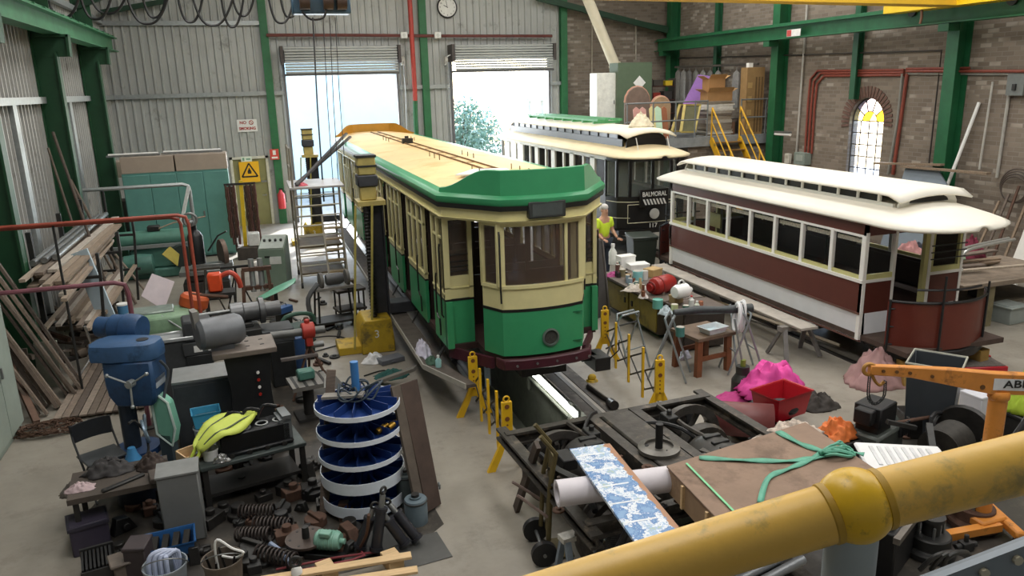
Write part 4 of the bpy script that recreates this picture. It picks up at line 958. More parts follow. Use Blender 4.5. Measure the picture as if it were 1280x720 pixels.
# steel shelving with boxes
p = mzp(814, 26.5); t = thing('shelving', 'dark shelving with clutter behind the green cabinet on the mezzanine', 'shelves', p)
for z in (.1, .6, 1.1, 1.6):
    g = G(); g.b(0, 1.0, 0, .5, z, z+.04); g.obj('shelf', mat('4a2c25', .6), t)
for x in (0, .97):
    g = G(); g.b(x, x+.04, 0, .5, 0, 1.9); g.obj('upright', mat('463f3a', .6), t)
for i, (x, z, w, h, c_, nm) in enumerate(((.1, 1.14, .3, .25, 'a33a2e', 'red'), (.55, 1.14, .35, .3, '3d3a38', 'dark grey'), (.1, 1.64, .4, .22, '4b463f', 'brown'), (.6, 1.64, .3, .18, 'd8b92e', 'yellow'), (.15, .64, .5, .3, '6b6459', 'tan'))):
    g = G(); g.b(0, w, 0, .34, 0, h); q = tag(g.obj('storage_box', mat(c_, .6), bev=.01), nm+' box on the dark mezzanine shelving', 'box', loc=p+V((x, .05, z)))
    h2 = G(); h2.b(-.005, w+.005, -.005, .345, h-.03, h+.004); h2.obj('lid', mat(c_, .5, 0, .3), q)
# rail of hanging grey bags
a, b_ = atX(844, 84, 16.05), atX(948, 80, 16.05); pipe('clothes_rail', [a, b_], .04, mat('5d574f', .5), 'dark hanging rail along the back of the mezzanine', 'rail')
for i, px in enumerate((848, 855, 862, 870, 879, 888, 898, 921)):
    c = atX(px, 84, 16.05); t = thing('garment_bag', 'grey garment bag hanging from the mezzanine rail', 'bag', c, group='garment bags'); rr = random.Random(i)
    g = G(); g.loft([[V((.09*s*math.cos(a)*(1+.2*math.sin(3*a+i)), .2*s*math.sin(a), z)) for a in (2*PI*k/10 for k in range(10))] for s, z in ((.15, -.1), (.8, -.2), (1, -.5), (.95, -1.0), (1.05, -1.35))]); g.obj('bag', mat(('7f7d78', '8d8b87', '6e6b68')[i % 3], .4, 0, .3, 8), t)
    g = G(); g.tube([(0, 0, -.1), (0, 0, -.02), (.03, 0, .03), (0, .03, .05)], .008, 5); g.obj('hook', STEEL, t)
# purple panel leaning on a frame
def slab(name, pts, th, m, label, cat, group=None, bev=.004):
    n = (V(pts[1])-V(pts[0])).cross(V(pts[2])-V(pts[0])).normalized(); o_ = V(pts[0]); g = G(); g.prism([V(p)-o_ for p in pts], n*th); return tag(g.obj(name, m, bev=bev), label, cat, group, o_)
def Y4(pts, ys): return [atY(x, y, yy) for (x, y), yy in zip(pts, ys)]
slab('panel', Y4([(839, 158), (861, 159), (887, 96), (872, 94)], (23.2, 23.2, 24.3, 24.3)), .05, mat('9a72b5', .5, 0, .1), 'purple panel leaning on the mezzanine clutter', 'panel')
def sash(name, px, y, m, mg, label, cat='window sash'):
    pts = Y4(px, y); o_ = pts[0]; t = thing(name, label, cat, o_); q = [p-o_ for p in pts]
    g = G()
    for i in range(4): g.bar(q[i], q[(i+1) % 4], .09, .05)
    g.obj('frame', m, t); n = (q[1]-q[0]).cross(q[2]-q[0]).normalized(); g = G(); g.prism(q, n*.012); g.obj('glass', mg, t)
sash('window_sash', [(840, 164), (861, 164), (869, 131), (850, 131)], (22.5, 22.5, 22.9, 22.9), mat('a08e4c', .6), mat('4a4038', .5), 'dark tram sash leaning in an olive frame, nearer the chairs')
sash('window_sash', [(851, 165), (868, 165), (875, 131), (856, 131)], (22.25, 22.25, 22.7, 22.7), mat('b3a057', .6), mat('6b6a50', .4), 'olive-framed tram window sash leaning against the mezzanine rail')
for i, (x0, x1, yt, c_, lb, y) in enumerate(((795, 803, 134, 'c9958b', 'pink board standing behind the mezzanine rail, left of the pair', 22.5), (803, 811, 134, 'cc9c92', 'pink board standing behind the mezzanine rail, right of the pair', 22.55), (815, 822, 133, 'd8c98d', 'narrow cream board behind the mezzanine rail', 22.5), (821, 830, 133, 'bfdcc0', 'pale green board behind the mezzanine rail', 22.5), (830, 837, 133, '9a5f41', 'brown board behind the mezzanine rail', 22.6))):
    a, b_ = mzp(x0, y), mzp(x1, y); h = hgt(a, yt)
    g = G(); w = b_.x-a.x; g.prism([(0, 0, 0), (w, 0, 0), (w, .2, h*.92), (w*.5, .22, h), (0, .2, h*.92)], (0, .03, 0)); tag(g.obj('board', mat(c_, .6, 0, .12), bev=.005), lb, 'board', 'loose boards on the mezzanine', a)
for i, (px, pyt, w, m_, lb) in enumerate(((797, 108, .9, mat('7d6a5f', .7, 0, .2), 'arched dark upholstered seat back in a pile on the mezzanine'), (826, 120, .75, mat('b29472', .7, 0, .2), 'tan rounded seat back beside the arched one on the mezzanine'))):
    p = mzp(px, 23.3); h = hgt(p, pyt); t = thing('seat_back', lb, 'seat back', p)
    g = G(); pts = [(-w/2, 0, .25), (w/2, 0, .25), (w/2, 0, h*.7)]+[(w/2*math.cos(a), 0, h*.7+h*.3*math.sin(a)) for a in (PI*k/8 for k in range(1, 8))]+[(-w/2, 0, h*.7)]; g.prism(pts, (0, .12, 0)); g.obj('pad', m_, t, bev=.02)
    g = G(); g.tube([V(p_)+V((0, .06, 0)) for p_ in pts[2:]], .035, 6); g.obj('rim', mat('b9856f', .6), t)
    for s in (-1, 1): g = G(); g.b(s*w*.4-.03, s*w*.4+.03, .03, .09, 0, .3); g.obj('leg', WOOD, t)
# cartons, stacked boards and the tall carton
def carton(px0, px1, py, pyt, y, label, m=None, fl_=True, dep=.5):
    a, b_ = atY(px0, py, y), atY(px1, py, y); c = atY(px0, pyt, y); w, h = b_.x-a.x, c.z-a.z; m = m or mat('ad8456', .8, 0, .12, 4)
    t = thing('carton', label, 'carton', a, group='cartons on the mezzanine'); g = G(); g.b(0, w, 0, dep, 0, h); g.obj('box', m, t)
    if fl_:
        for s, x in ((-1, 0), (1, w)): g = G(); g.prism([(x, 0, h), (x+s*.16, 0, h+.08), (x+s*.16, dep, h+.08), (x, dep, h)], (0, 0, -.008)); g.obj('flap', m, t)
        g = G(); g.prism([(0, 0, h), (w, 0, h), (w, -.12, h+.12), (0, -.12, h+.12)], (0, .008, 0)); g.obj('flap', m, t)
    return a, w, h
# heap of flat boards, one board at a time
base = mzp(880, 22.7); z = MZ; rr = random.Random(4)
zt = atY(880, 127, 22.7).z; k = 0
while z < zt-.02:
    h = rr.choice((.05, .08, .12)); c_ = rr.choice(('c9c4b8', 'a79f92', '8d8272', 'd6d2c8', '6b6156')); g = G(); w = rr.uniform(.95, 1.15)
    g.box((0, 0, h/2), (w, .6, h)); k += 1
    tag(g.obj('flat_board', mat(c_, .7, 0, .2), bev=.004), 'flat board in the tall stack under the cartons on the mezzanine', 'board', 'stack of flat boards', (base.x+.62+rr.uniform(-.05, .05), 23.05, z), rr.uniform(-.06, .06)); z += h
zs = z
def carton2(p, w, d, h, label):
    m = mat('ad8456', .8, 0, .12, 4); t = thing('carton', label, 'carton', p, group='cartons on the mezzanine'); g = G(); g.b(0, w, 0, d, 0, h); g.obj('box', m, t)
    for s, x in ((-1, 0), (1, w)): g = G(); g.prism([(x, 0, h-.002), (x+s*.2, 0, h+.1), (x+s*.2, d, h+.1), (x, d, h-.002)], (0, 0, -.008)); g.obj('flap', mat('c39a68', .8, 0, .1), t)
    g = G(); g.prism([(0, 0, h), (w, 0, h), (w, -.14, h+.14), (0, -.14, h+.14)], (0, .008, 0)); g.obj('flap', mat('c39a68', .8, 0, .1), t)
carton2(V((base.x+.2, 22.85, zs)), .95, .45, .30, 'open brown carton on the board stack, the lower of two')
carton2(V((base.x+.25, 22.88, zs+.30)), .62, .4, .42, 'open brown carton on the board stack, the upper of two')
def tall(t, w, d, h):
    for k in range(3): g = G(); g.b(w*(.5+k*.16), w*(.58+k*.16), -.012, 0, .1, h*.86); g.obj('dark_stripe', mat('6d5535', .8), t)
    for k in range(4): g = G(); g.b(w*.08, w*.32, -.008, 0, h*(.1+k*.2), h*(.18+k*.2)); g.obj('printed_panel', mat('b5955f', .8), t)
    g = G(); g.b(w*.18, w*.42, d*.3, d*.7, h, h+.14); g.obj('top_bundle', WHITE, t)
mbox('tall_carton', 931, 953, 84, 22.15, .35, mat('96774c', .8, 0, .12), 'tall upright cardboard carton at the right end of the mezzanine', 'carton', None, tall)
for i, (px, y) in enumerate(((905, 22.8), (916, 23.1))):
    p = mzp(px, y); rr = random.Random(i); g = G(); g.b(0, .45, 0, .4, 0, .5); q = tag(g.obj('crate', mat(('7b5a44', '56504a')[i], .7, 0, .2), bev=.01), ('brown crate at the head of the yellow stairs', 'dark crate behind the brown one at the stair head')[i], 'crate', loc=p)
    g = G(); g.b(-.01, .46, -.01, .41, .42, .5); g.obj('rim', OLDWOOD, q)
# ---------------------------------------------------------------- left wall: locker, timber, deck, rails
rr = random.Random(21)
LOCK = mat('8d9a90', .5, 0, .12, 3)
t = thing('locker', 'tall grey-green steel locker cut by the left edge of the picture', 'locker', (-4.2, 10.75, 0))
g = G(); g.b(0, .62, 0, 1.25, .08, 2.0); g.b(.02, .6, .02, 1.23, 0, .08); g.obj('body', LOCK, t, bev=.01)
for k in (0, 1):
    g = G(); g.b(.62, .64, .03+.6*k, .61+.6*k, .12, 1.96); d = g.obj('door', mat('97a399', .5, 0, .12, 3), t)
    g = G(); g.b(.64, .67, .5+.25*k-.1*k, .53+.15*k, .95, 1.1); g.obj('handle', STEEL, d)
def board(p, q, w, th, m, name, label, cat, group=None, up=None):
    p, q = V(p), V(q); g = G(); g.bar((0, 0, 0), q-p, w, th, up); return tag(g.obj(name, m, bev=.003), label, cat, group, p)
TM = [mat(c, .85, 0, .3, 4, .2, stretch=(3, 3, 3)) for c in ('6d6055', '7d6f62', '5c5148', '8a7d70', '64594e')]
for i in range(13):
    f = i/12; a = fl(52+56*f+rr.uniform(-4, 4), 517-30*f+rr.uniform(-8, 6), .03); top = V((-4.22, a.y+.35+.05*(i % 3), 1.5+.9*f+rr.uniform(0, .2)))
    board(a, top, rr.uniform(.06, .16), rr.uniform(.03, .06), TM[i % 5], 'timber_length', 'long rough timber length leaning on the left wall behind the locker', 'timber', 'timber lengths leaning behind the locker', (1, .2, .3))
board(fl(46, 528, .03), V((-4.15, 13.4, 1.2)), .09, .09, mat('6f5648', .85, 0, .3), 'timber_post', 'short brown squared post in front of the leaning timber lengths', 'timber')
# rusty chain heap
g = G(); c = fl(58, 540)
pts = []
for k in range(90): a = k*.62; r = .10+.22*abs(math.sin(k*.13)); pts.append(V((r*1.35*math.cos(a)+.1*math.sin(k*.05), r*.8*math.sin(a), .035+.05*(1-r/.33)+.02*(k % 3))))
for k in range(0, 89):
    p, q = pts[k], pts[k+1]; d = q-p
    n = max(2, int(d.length/.055))
    for j in range(n):
        m_ = p+d*((j+.5)/n); x, y = frame_of(d); ax = x if (j+k) % 2 else y; dl = d.normalized()*.032; s = ax.cross(d.normalized())*.016
        g.tube([m_-dl-s, m_-dl+s, m_+dl+s, m_+dl-s], .008, 4, True)
tag(g.obj('chain', mat('5a4335', .7, .3, .3)), 'rusty chain heaped on the floor by the leaning timber', 'chain', loc=c)
# slatted deck
dk = thing('slatted_deck', 'weathered slatted timber deck on the floor beside the blue drill', 'deck', (-3.2, 11.95, 0), rz=.0)
for k in range(3): g = G(); g.b(0, 1.25, .1+k*1.9, .2+k*1.9, 0, .05); g.obj('bearer', OLDWOOD, dk)
for k in range(11): g = G(); g.b(k*.114, k*.114+.098, rr.uniform(0, .03), 4.2+rr.uniform(0, .1), .05, .075); g.obj('slat', TM[k % 5] if k % 3 else TM[3], dk)
# cantilever timber rack with every plank its own
rk = thing('timber_rack', 'steel cantilever rack holding long planks along the left wall', 'rack', (-3.83, 14.0, 0))
for y in (.75, 3.0, 5.1):
    g = G(); g.b(.0, .08, y, y+.08, 0, 2.4); g.obj('upright', DSTEEL, rk)
    for z in (.75, 1.55): g = G(); g.bar((.08, y+.04, z), (1.05, y+.04, z-.02), .06, .05); g.obj('arm', DSTEEL, rk)
    g = G(); g.b(1.0, 1.05, y, y+.08, 1.5, 1.95); g.obj('stop', DSTEEL, rk)
    g = G(); g.bar((1.02, y+.04, 1.5), (.9, y+.04, 0), .05, .05); g.obj('leg', DSTEEL, rk)
PM = [mat(c, .8, 0, .25, 4, .15, stretch=(8, 1, 8)) for c in ('9a8a79', '8c7b69', 'a89a89', '7c6f63', 'b5aca0')]
k = 0
for lay in range(4):
    x = -3.76
    while x < -2.95-lay*.06:
        w = rr.uniform(.07, .16); z = 1.58+lay*.065; y0 = 14.0+rr.uniform(-.6, .8)-(x+3.7)*.9; L_ = rr.uniform(4.2, 6.3)
        g = G(); g.b(0, w, 0, L_, 0, .055); tag(g.obj('plank', PM[k % 5], bev=.003), 'long grey-brown plank stacked lengthwise on the steel timber rack', 'plank', 'planks on the timber rack', (x, y0, z), rr.uniform(-.02, .02)); x += w+.025; k += 1
for i in range(3):
    g = G(); g.cyl((0, 0, 0), (0, 5.2, 0), .055, n=10); g.cyl((0, -.001, 0), (0, -.002, 0), .04, n=10); tag(g.obj('pipe_length', STEEL), 'bare metal pipe lying among the planks on the rack', 'pipe', 'pipes on the timber rack', (-3.76+i*.13, 14.6+i*.2, 1.9))
for i in range(10):
    x = -3.74+.09*i; g = G(); g.b(0, .085, 0, rr.uniform(2.5, 4.6), 0, .05); tag(g.obj('plank', PM[(i+2) % 5]), 'plank on the lower arms of the timber rack', 'plank', 'planks on the lower rack arms', (x, 14.2+rr.uniform(-.3, .8), .79))
# scrap heap below: offcuts and castings
for i in range(34):
    p = V((rr.uniform(-4.0, -2.9), rr.uniform(14.2, 17.6), 0)); L_ = rr.uniform(.25, .9); a = rr.uniform(0, 3.14); z = rr.uniform(.03, .5)*(1 if p.x < -3.2 else .5)
    g = G(); d = V((math.cos(a)*L_, math.sin(a)*L_, rr.uniform(-.1, .3)))
    if i % 4 == 0: g.cyl((0, 0, 0), d*.6, .07, .05, 10); g.cyl(d*.3, d*.36, .1, n=10)
    else: g.bar((0, 0, 0), d, rr.uniform(.05, .14), rr.uniform(.03, .08))
    tag(g.obj('scrap_piece', (TM+[GREASE, RUST, DSTEEL])[i % 8]), 'offcut in the scrap heap on the floor under the timber rack', 'scrap', 'scrap heap under the rack', p+V((0, 0, z)))
for i, (x, y, w, h, c_, lb) in enumerate(((-3.75, 13.6, .34, .75, '8f9384', 'pale grey-green panel standing under the timber rack'), (-3.98, 13.5, .16, .7, '8b8176', 'narrow grey board standing under the timber rack'))):
    g = G(); g.prism([(0, 0, 0), (w, 0, 0), (w, .15, h), (0, .15, h)], (0, .03, 0)); tag(g.obj('panel', mat(c_, .6, 0, .15), bev=.004), lb, 'panel', loc=(x, y, 0))
a, b_ = fl(153, 442, .02), atY(99, 314, fl(153, 442).y+.4); board(a, b_, .34, .03, mat('b9cbd6', .5, 0, .08, 3), 'shelf_board', 'pale blue-grey board leaning beside the timber rack', 'board', None, (.3, 1, .3))
g = G(); g.tube([fl(92, 482, .03), fl(104, 462, .25), fl(115, 440, .5), fl(106, 408, 1.0)], .022, 8, sm=4); tag(g.obj('bent_pipe', mat('c9c9c6', .25, .8, .1)), 'bent bright metal pipe standing on the slatted deck', 'pipe')
g = G(); g.prism([(0, 0, 0), (.25, .05, 0), (.27, .15, .5), (.02, .1, .52)], (0, .05, 0)); tag(g.obj('sheet_offcut', mat('b5b3ac', .3, .7, .3, 6)), 'crumpled bright metal sheet under the timber rack', 'metal sheet', loc=fl(62, 445))
for i, (a, b_, r, m_) in enumerate((((150, 405), (66, 165), .03, TM[2]), ((128, 395), (60, 185), .025, TM[4]), ((140, 372), (62, 207), .02, DSTEEL), ((170, 380), (88, 225), .035, TM[0]), ((160, 372), (98, 262), .03, TM[1]), ((182, 364), (106, 272), .03, TM[3]))):
    p = fl(*a, .03); q = atY(*b_, p.y+.9); q.x = max(q.x, -4.2); pipe('leaning_pole', [p, q], r, m_, 'long thin pole leaning over the timber rack, %s' % ('the tallest', 'second tallest', 'a dark metal one', 'a thick brown one', 'rising over its near end', 'shortest and nearest the compressor')[i], 'pole', 0, 'poles over the timber rack', 6)
# pipe guard rails
def rail(name, y, x0, x1, z, m, label, two=True, r=.027):
    t = thing(name, label, 'guard rail', (x1, y, 0)) # posts stand on the floor
    for k in range(2 if two else 1):
        d = k*.12; g = G(); g.tube([(x0-x1, d*.5, z-d*.3), (-.15-d, d*.5, z-d*.3), (-.03-d, d*.5, z-.04-d*.3), (-d, d*.5, z-.16), (-d, d*.5, 0)], r, 8); g.obj('rail_pipe', m, t)
    for x in (-1.9,): g = G(); g.cyl((x, .03, 0), (x, .03, z), r*.7); g.obj('post', DSTEEL, t)
    g = G(); g.lathe([(.11, 0), (.11, .02), (.06, .03)], (0, 0, 0), n=14); g.obj('foot_plate', DSTEEL, t)
    return t
p = atY(234, 268, 13.1); rail('guard_rail', 13.1, -4.25, p.x, p.z, mat('a04a38', .45, 0, .25, 3), 'red-brown double pipe guard rail in front of the timber rack')
p = atY(158, 352, 11.3); rail('guard_rail', 11.3, -4.15, p.x, p.z, mat('7e4c56', .45, .1, .4, 3), 'lower blue-red pipe guard rail nearer the blue drill', False, .032)
p = atY(236, 230, 20.2); rail('guard_rail', 20.2, -3.9, p.x, p.z, GALV, 'galvanised pipe guard rail in front of the teal cabinets', False, .045)
g = G(); q = atY(226, 282, 19.5); g.bar((0, 0, 0), q-V((p.x, 20.1, p.z-.05)), .08, .03); tag(g.obj('stay_bar', mat('cfd2cf', .4, .4)), 'bright flat stay running down from the galvanised rail corner', 'bar', loc=(p.x, 20.1, p.z-.05))
# teal cabinets along the rear
TEAL = mat('5f938a', .45, 0, .12, 2.5); TEAL2 = mat('578a82', .45, 0, .14, 2.5)
t = thing('cabinet', 'long teal steel cabinet with beige top boxes near the corrugated wall', 'cabinet', (-3.55, 23.6, 0))
g = G(); g.b(0, 2.75, 0, .8, .05, 2.5); g.obj('body', TEAL2, t)
for k in range(4):
    g = G(); g.b(.02+k*.69, .69+k*.69, -.03, 0, .1, 2.45); d = g.obj('door', TEAL, t, bev=.008)
    g = G(); g.b(.6+k*.69, .64+k*.69, -.06, -.03, 1.2, 1.35); g.obj('handle', STEEL, d)
for k in range(2): g = G(); g.b(.0+k*1.4, 1.36+k*1.4, .02, .78, 2.5, 2.95); g.obj('top_box', mat('a8998a', .6, 0, .1, 2), t, bev=.01)
t = thing('cabinet', 'low beige and brown open cabinet left of the teal cabinets', 'cabinet', (-4.15, 24.9, 0))
g = G(); g.b(0, .75, 0, .8, 0, 1.6); g.obj('body', mat('4c4039', .7, 0, .3), t)
g = G(); g.b(-.02, .78, -.03, .83, 2.3, 2.75); g.obj('top_box', mat('ab9a8a', .6, 0, .12), t)
for x in (0, .7): g = G(); g.b(x, x+.05, 0, .8, 1.6, 2.3); g.obj('upright', mat('6a5c50', .6), t)
for i, (a, b_, y) in enumerate((((133, 197), (200, 191), 23.9), ((202, 192), (278, 188), 23.85))):
    p, q = atY(*a, y), atY(*b_, y); z = 2.98; t = thing('tube_lamp', 'unlit white tube lamp lying on top of the teal cabinets, %s' % ('left one' if i == 0 else 'right one'), 'lamp', V((p.x, y, max(z, p.z))))
    g = G(); g.bar((0, 0, 0), (q.x-p.x, 0, 0), .12, .05); g.obj('housing', STEEL, t); g = G(); g.cyl((.05, 0, .04), (q.x-p.x-.05, 0, .04), .03); g.obj('tube', WHITE, t)
# green reciprocating machine
CG = mat('4c7a6e', .45, 0, .25, 4); t = thing('shaping_machine', 'large sea-green shaping machine in front of the teal cabinets', 'machine', (-3.6, 21.3, 0))
g = G(); g.b(.1, 1.7, 0, .8, 0, .25); g.b(.3, 1.5, .1, .7, .25, .75); g.obj('base', CG, t, bev=.04)
g = G(); g.loft([[V((x, .4+.3*math.cos(a), .98+.22*math.sin(a))) for a in (2*PI*k/14 for k in range(14))] for x in (.05, .15, 1.75, 1.9)]); g.obj('ram', mat('568777', .4, 0, .2, 4), t)
g = G(); g.b(-.1, 1.9, -.02, .1, .8, .88); g.obj('slide', GALV, t)
g = G(); g.lathe([(.05, -.04), (.28, -.04), (.32, 0), (.28, .04), (.05, .04)], (1.55, -.1, .55), (0, -1, 0), 22); g.obj('flywheel', mat('2f3a38', .5, .2), t)
g = G(); g.lathe([(.0, -.35), (.24, -.33), (.27, 0), (.24, .33), (0, .35)], (.5, -.1, .42), (1, 0, 0), 18, False); g.obj('motor', CG, t)
g = G(); g.tube([(.9, .3, 1.2), (1.4, .2, 1.38), (2.2, .1, 1.5)], .02, 6); g.obj('lever', mat('b9a48e', .5, .2), t)
g = G(); g.box((.9, .38, 1.25), (.3, .25, .14)); g.obj('tool_head', DSTEEL, t, bev=.02)
# drilling and milling machines mid-way
t = thing('vice_machine', 'dark shaper table with a tall black oil cylinder beside the teal cabinets', 'machine', fl(262, 372))
g = G(); g.b(-.5, .5, -.3, .3, 0, .45); g.b(-.35, .35, -.25, .25, .45, .62); g.obj('base', mat('3a3836', .5, .3, .3), t, bev=.03)
g = G(); g.b(-.55, .6, -.35, .35, .62, .72); g.b(-.2, .6, -.15, .15, .72, .82); g.obj('table', STEEL, t, bev=.01)
g = G(); g.lathe([(0, .82), (.17, .82), (.17, 1.45), (.12, 1.55), (.06, 1.6), (.06, 1.75), (0, 1.76)], (-.15, .1, 0)); g.obj('oil_cylinder', mat('17181a', .35, 0, .1), t)
g = G(); g.torus((-.2, .02, 1.85), .14, .03, (0, 1, 0)); g.ball((-.2, .02, 1.78), .07); g.obj('gauge', STEEL, t)
g = G(); g.lathe([(.05, -.05), (.33, -.05), (.33, .05), (.05, .05)], (.4, .1, 1.0), (1, .3, 0), 22); g.obj('wheel', mat('6e5d52', .5, .4, .2), t)
g = G(); g.tube([(.1, 0, 1.1), (.35, -.1, 1.45), (.55, -.15, 1.55)], .02, 6); g.obj('lever', DSTEEL, t)
p = fl(312, 322); t = thing('chain_rack', 'yellow upright post hung with brown chains in front of the olive door', 'rack', p); t.scale = (.68, 1, 1); H_ = hgt(p, 226)
g = G(); g.bar((-.12, 0, 0), (-.0, .1, H_), .15, .1); g.obj('post', mat('d8b61f', .45, 0, .15), t)
g = G(); g.b(-.45, .45, -.3, .3, 0, .35); g.obj('base', mat('4a443f', .6, .2, .3), t, bev=.02)
for i in range(11):
    x = (-.62, -.54, -.46, -.38, -.3, .12, .2, .28, .36, .44, .52)[i]; L_ = 1.5+.2*(i % 3)
    g = G(); g.tube([(x, .05, H_-.1-.05*(i % 2))]+[(x+.012*math.sin(k*1.9+i), .05+.012*math.cos(k*2+i), H_-.1-L_*k/14) for k in range(1, 15)], [.045+.015*(k % 2) for k in range(15)], 6); g.obj('chain', mat(('5b4336', '6b4a44', '4b3d36')[i % 3], .7, .2, .4, 20), t)
g = G(); g.b(-.68, .56, .02, .08, H_-.12, H_-.06); g.obj('cross_bar', DSTEEL, t)
g = G(); g.b(.02, .5, -.25, .2, .35, .75); g.obj('white_cover', mat('dfe0dd', .5), t, bev=.04)
# control console
p = fl(347, 358); t = thing('control_console', 'grey-green sloping control console with a row of knobs', 'console', p, rz=-.25); W_ = .62
g = G(); g.prism([(-W_/2, -.28, 0), (-W_/2, .28, 0), (-W_/2, .28, 1.22), (-W_/2, -.28, .98)], (W_, 0, 0)); g.obj('body', mat('7b8f80', .5, 0, .1, 3), t, bev=.012)
g = G(); g.prism([(-W_/2+.03, -.27, .995), (-W_/2+.03, .26, 1.222), (W_/2-.03, .26, 1.222), (W_/2-.03, -.27, .995)], (0, -.004, .012)); g.obj('panel', mat('a9b3ab', .4), t)
for k in range(4): g = G(); g.cyl((-.2+k*.13, .02, 1.12), (-.2+k*.13, .0, 1.17), .032, n=12); g.obj('knob', BLACK, t)
g = G(); g.b(-.05, .22, -.29, -.28, .62, .8); g.obj('label_plate', mat('dfe3df', .5), t)
g = G(); g.b(-.16, -.04, -.292, -.28, .78, .82); g.obj('slot', BLACK, t)
# tripods and stands around
def tripod(name, p, h, m, label):
    t = thing(name, label, 'stand', p)
    for k in range(3): a = 2*PI*k/3+.3; g = G(); g.tube([(.32*math.cos(a), .32*math.sin(a), .015), (.03*math.cos(a), .03*math.sin(a), h*.85)], .018, 6); g.obj('leg', m, t)
    g = G(); g.cyl((0, 0, h*.7), (0, 0, h), .03); g.obj('column', m, t); g = G(); g.b(-.3, .3, -.03, .03, h, h+.05); g.obj('head', m, t); return t
tripod('roller_stand', fl(300, 388), .95, DSTEEL, 'dark tripod work stand on the floor grating near the orange tool')
tripod('roller_stand', fl(262, 372)+V((.1, -1.6, 0)), 1.0, mat('55504a', .5, .3), 'brown tripod stand left of the dark one')
p = fl(327, 392); t = thing('machine_stand', 'dark brown narrow machine stand with two steel rollers beside the console', 'stand', p)
for x in (-.28, .22):
    g = G(); g.bar((x*1.2, -.2, 0), (x, 0, .98), .07, .1); g.obj('leg', RUST, t)
for z in (.55, .95): g = G(); g.b(-.3, .3, -.05, .08, z, z+.08); g.obj('cross_beam', RUST, t)
for x in (-.1, .08): g = G(); g.cyl((x, 0, .5), (x, .06, 1.2), .06); g.obj('roller', GALV, t)
p = fl(300, 395); g = G()
for k in range(9): g.b(-.8, .8, -.55+k*.13, -.48+k*.13, 0, .02)
for k in range(5): g.b(-.8+k*.39, -.76+k*.39, -.58, .6, .0, .024)
tag(g.obj('floor_grating', mat('57534d', .6, .4, .2)), 'dark slatted floor grating between the machines', 'grating', loc=(p.x, p.y, .002))
# orange chainsaw-like tool and pale guard panels
p = V((-1.0, 15.6, 0)); t = thing('tool_trolley', 'tool stand with an orange motor head next to the red rail post', 'stand', p)
g = G(); g.b(-.2, .35, -.2, .2, .8, .86); g.obj('top', DSTEEL, t)
for x in (-.18, .33):
    for y in (-.18, .18): g = G(); g.cyl((x, y, 0), (x, y, .8), .02, n=6); g.obj('leg', DSTEEL, t)
g = G(); g.box((.0, 0, 1.05), (.26, .25, .36)); g.obj('motor_head', mat('e0512a', .4, 0, .1), t, bev=.03)
g = G(); g.tube([(.1, 0, 1.15), (.3, -.05, 1.22), (.42, -.05, 1.1), (.46, 0, .9)], .05, 8, sm=3); g.obj('handle', mat('cf5340', .4), t)
slab('metal_sheet', [atY(176, 370, 16.4), atY(205, 388, 16.4), atY(218, 352, 16.6), atY(190, 342, 16.6)], .03, mat('d9cdd2', .5, 0, .08), 'pale pinkish guard panel leaning among the machines', 'panel')
slab('metal_sheet', [atY(202, 318, 19.0), atY(222, 333, 19.0), atY(224, 318, 19.1), atY(212, 308, 19.2)], .04, mat('a99a2e', .5, 0, .15), 'small olive-yellow tilted panel in front of the shaping machine', 'panel')
# ---------------------------------------------------------------- machine cluster in the left foreground
g = G(); g.poly([fl(x, y, .0015) for x, y in ((150, 600), (108, 640), (150, 735), (330, 740), (500, 700), (555, 655), (500, 560), (420, 470), (300, 440), (200, 500))]); g.poly([fl(x, y, .0015) for x, y in ((990, 560), (1060, 530), (1235, 545), (1300, 640), (1250, 760), (1000, 760))]); struct(g, 'floor_oil_and_dark_patch', mat('37332e', .45, 0, .4, 2.5, 0, '595248', .35, 2), recalc=False)  # black oil at left; right polygon just darkens the floor under the clutter
def boxes(name, m, label, cat, loc, bl, rz=0, bev=.01, group=None):
    g = G()
    for b_ in bl: g.b(*b_)
    return tag(g.obj(name, m, bev=bev), label, cat, group, loc, rz)
# blue pillar drill
DBLUE = mat('274a72', .5, 0, .2, 5, 0, '1e3557', .3, 6); DB2 = mat('213f69', .45, 0, .2, 5)
p = fl(182, 590); t = thing('drill_press', 'blue pillar drill with a domed belt cover and grey capstan handles', 'drill', p+V((.0, 0, 0)), rz=1.25)
g = G(); g.b(-.3, .3, -.4, .3, 0, .09); g.obj('base', DB2, t, bev=.02)
g = G(); g.lathe([(.06, .09), (.2, .09), (.22, .16), (.12, .2), (.1, .25), (.1, 1.25)], (0, .1, 0)); g.obj('column', mat('2b3440', .4, .4), t)
g = G(); g.lathe([(.1, .28), (.27, .28), (.27, .36), (.1, .36)], (0, .05, 0)); g.obj('table_collar', DB2, t)
g = G(); g.loft([[V((x*s, y*s-.08, z)) for x, y in ((-.2, -.3), (.2, -.3), (.23, 0), (.2, .3), (-.2, .3), (-.23, 0))] for s, z in ((.75, .95), (.95, 1.1), (1, 1.25), (1, 1.55))]); g.obj('head', DBLUE, t, bev=.03)
g = G(); o_ = [(-.19, -.36), (-.1, -.42), (.1, -.42), (.19, -.36), (.25, .08), (.22, .32), (.1, .39), (-.1, .39), (-.22, .32), (-.25, .08)]
g.loft([[V((x*s, y*s, z)) for x, y in o_] for s, z in ((1, 1.55), (1.02, 1.58), (1.02, 1.68), (.97, 1.74), (.85, 1.755))]); cv = g.obj('belt_cover', mat('34577f', .5, 0, .2, 5, 0, '22405f', .25, 6), t, ang=50)
g = G(); g.cyl((0, -.22, 1.756), (0, -.22, 1.762), .07, n=18); g.obj('cover_hole', BLACK, cv)
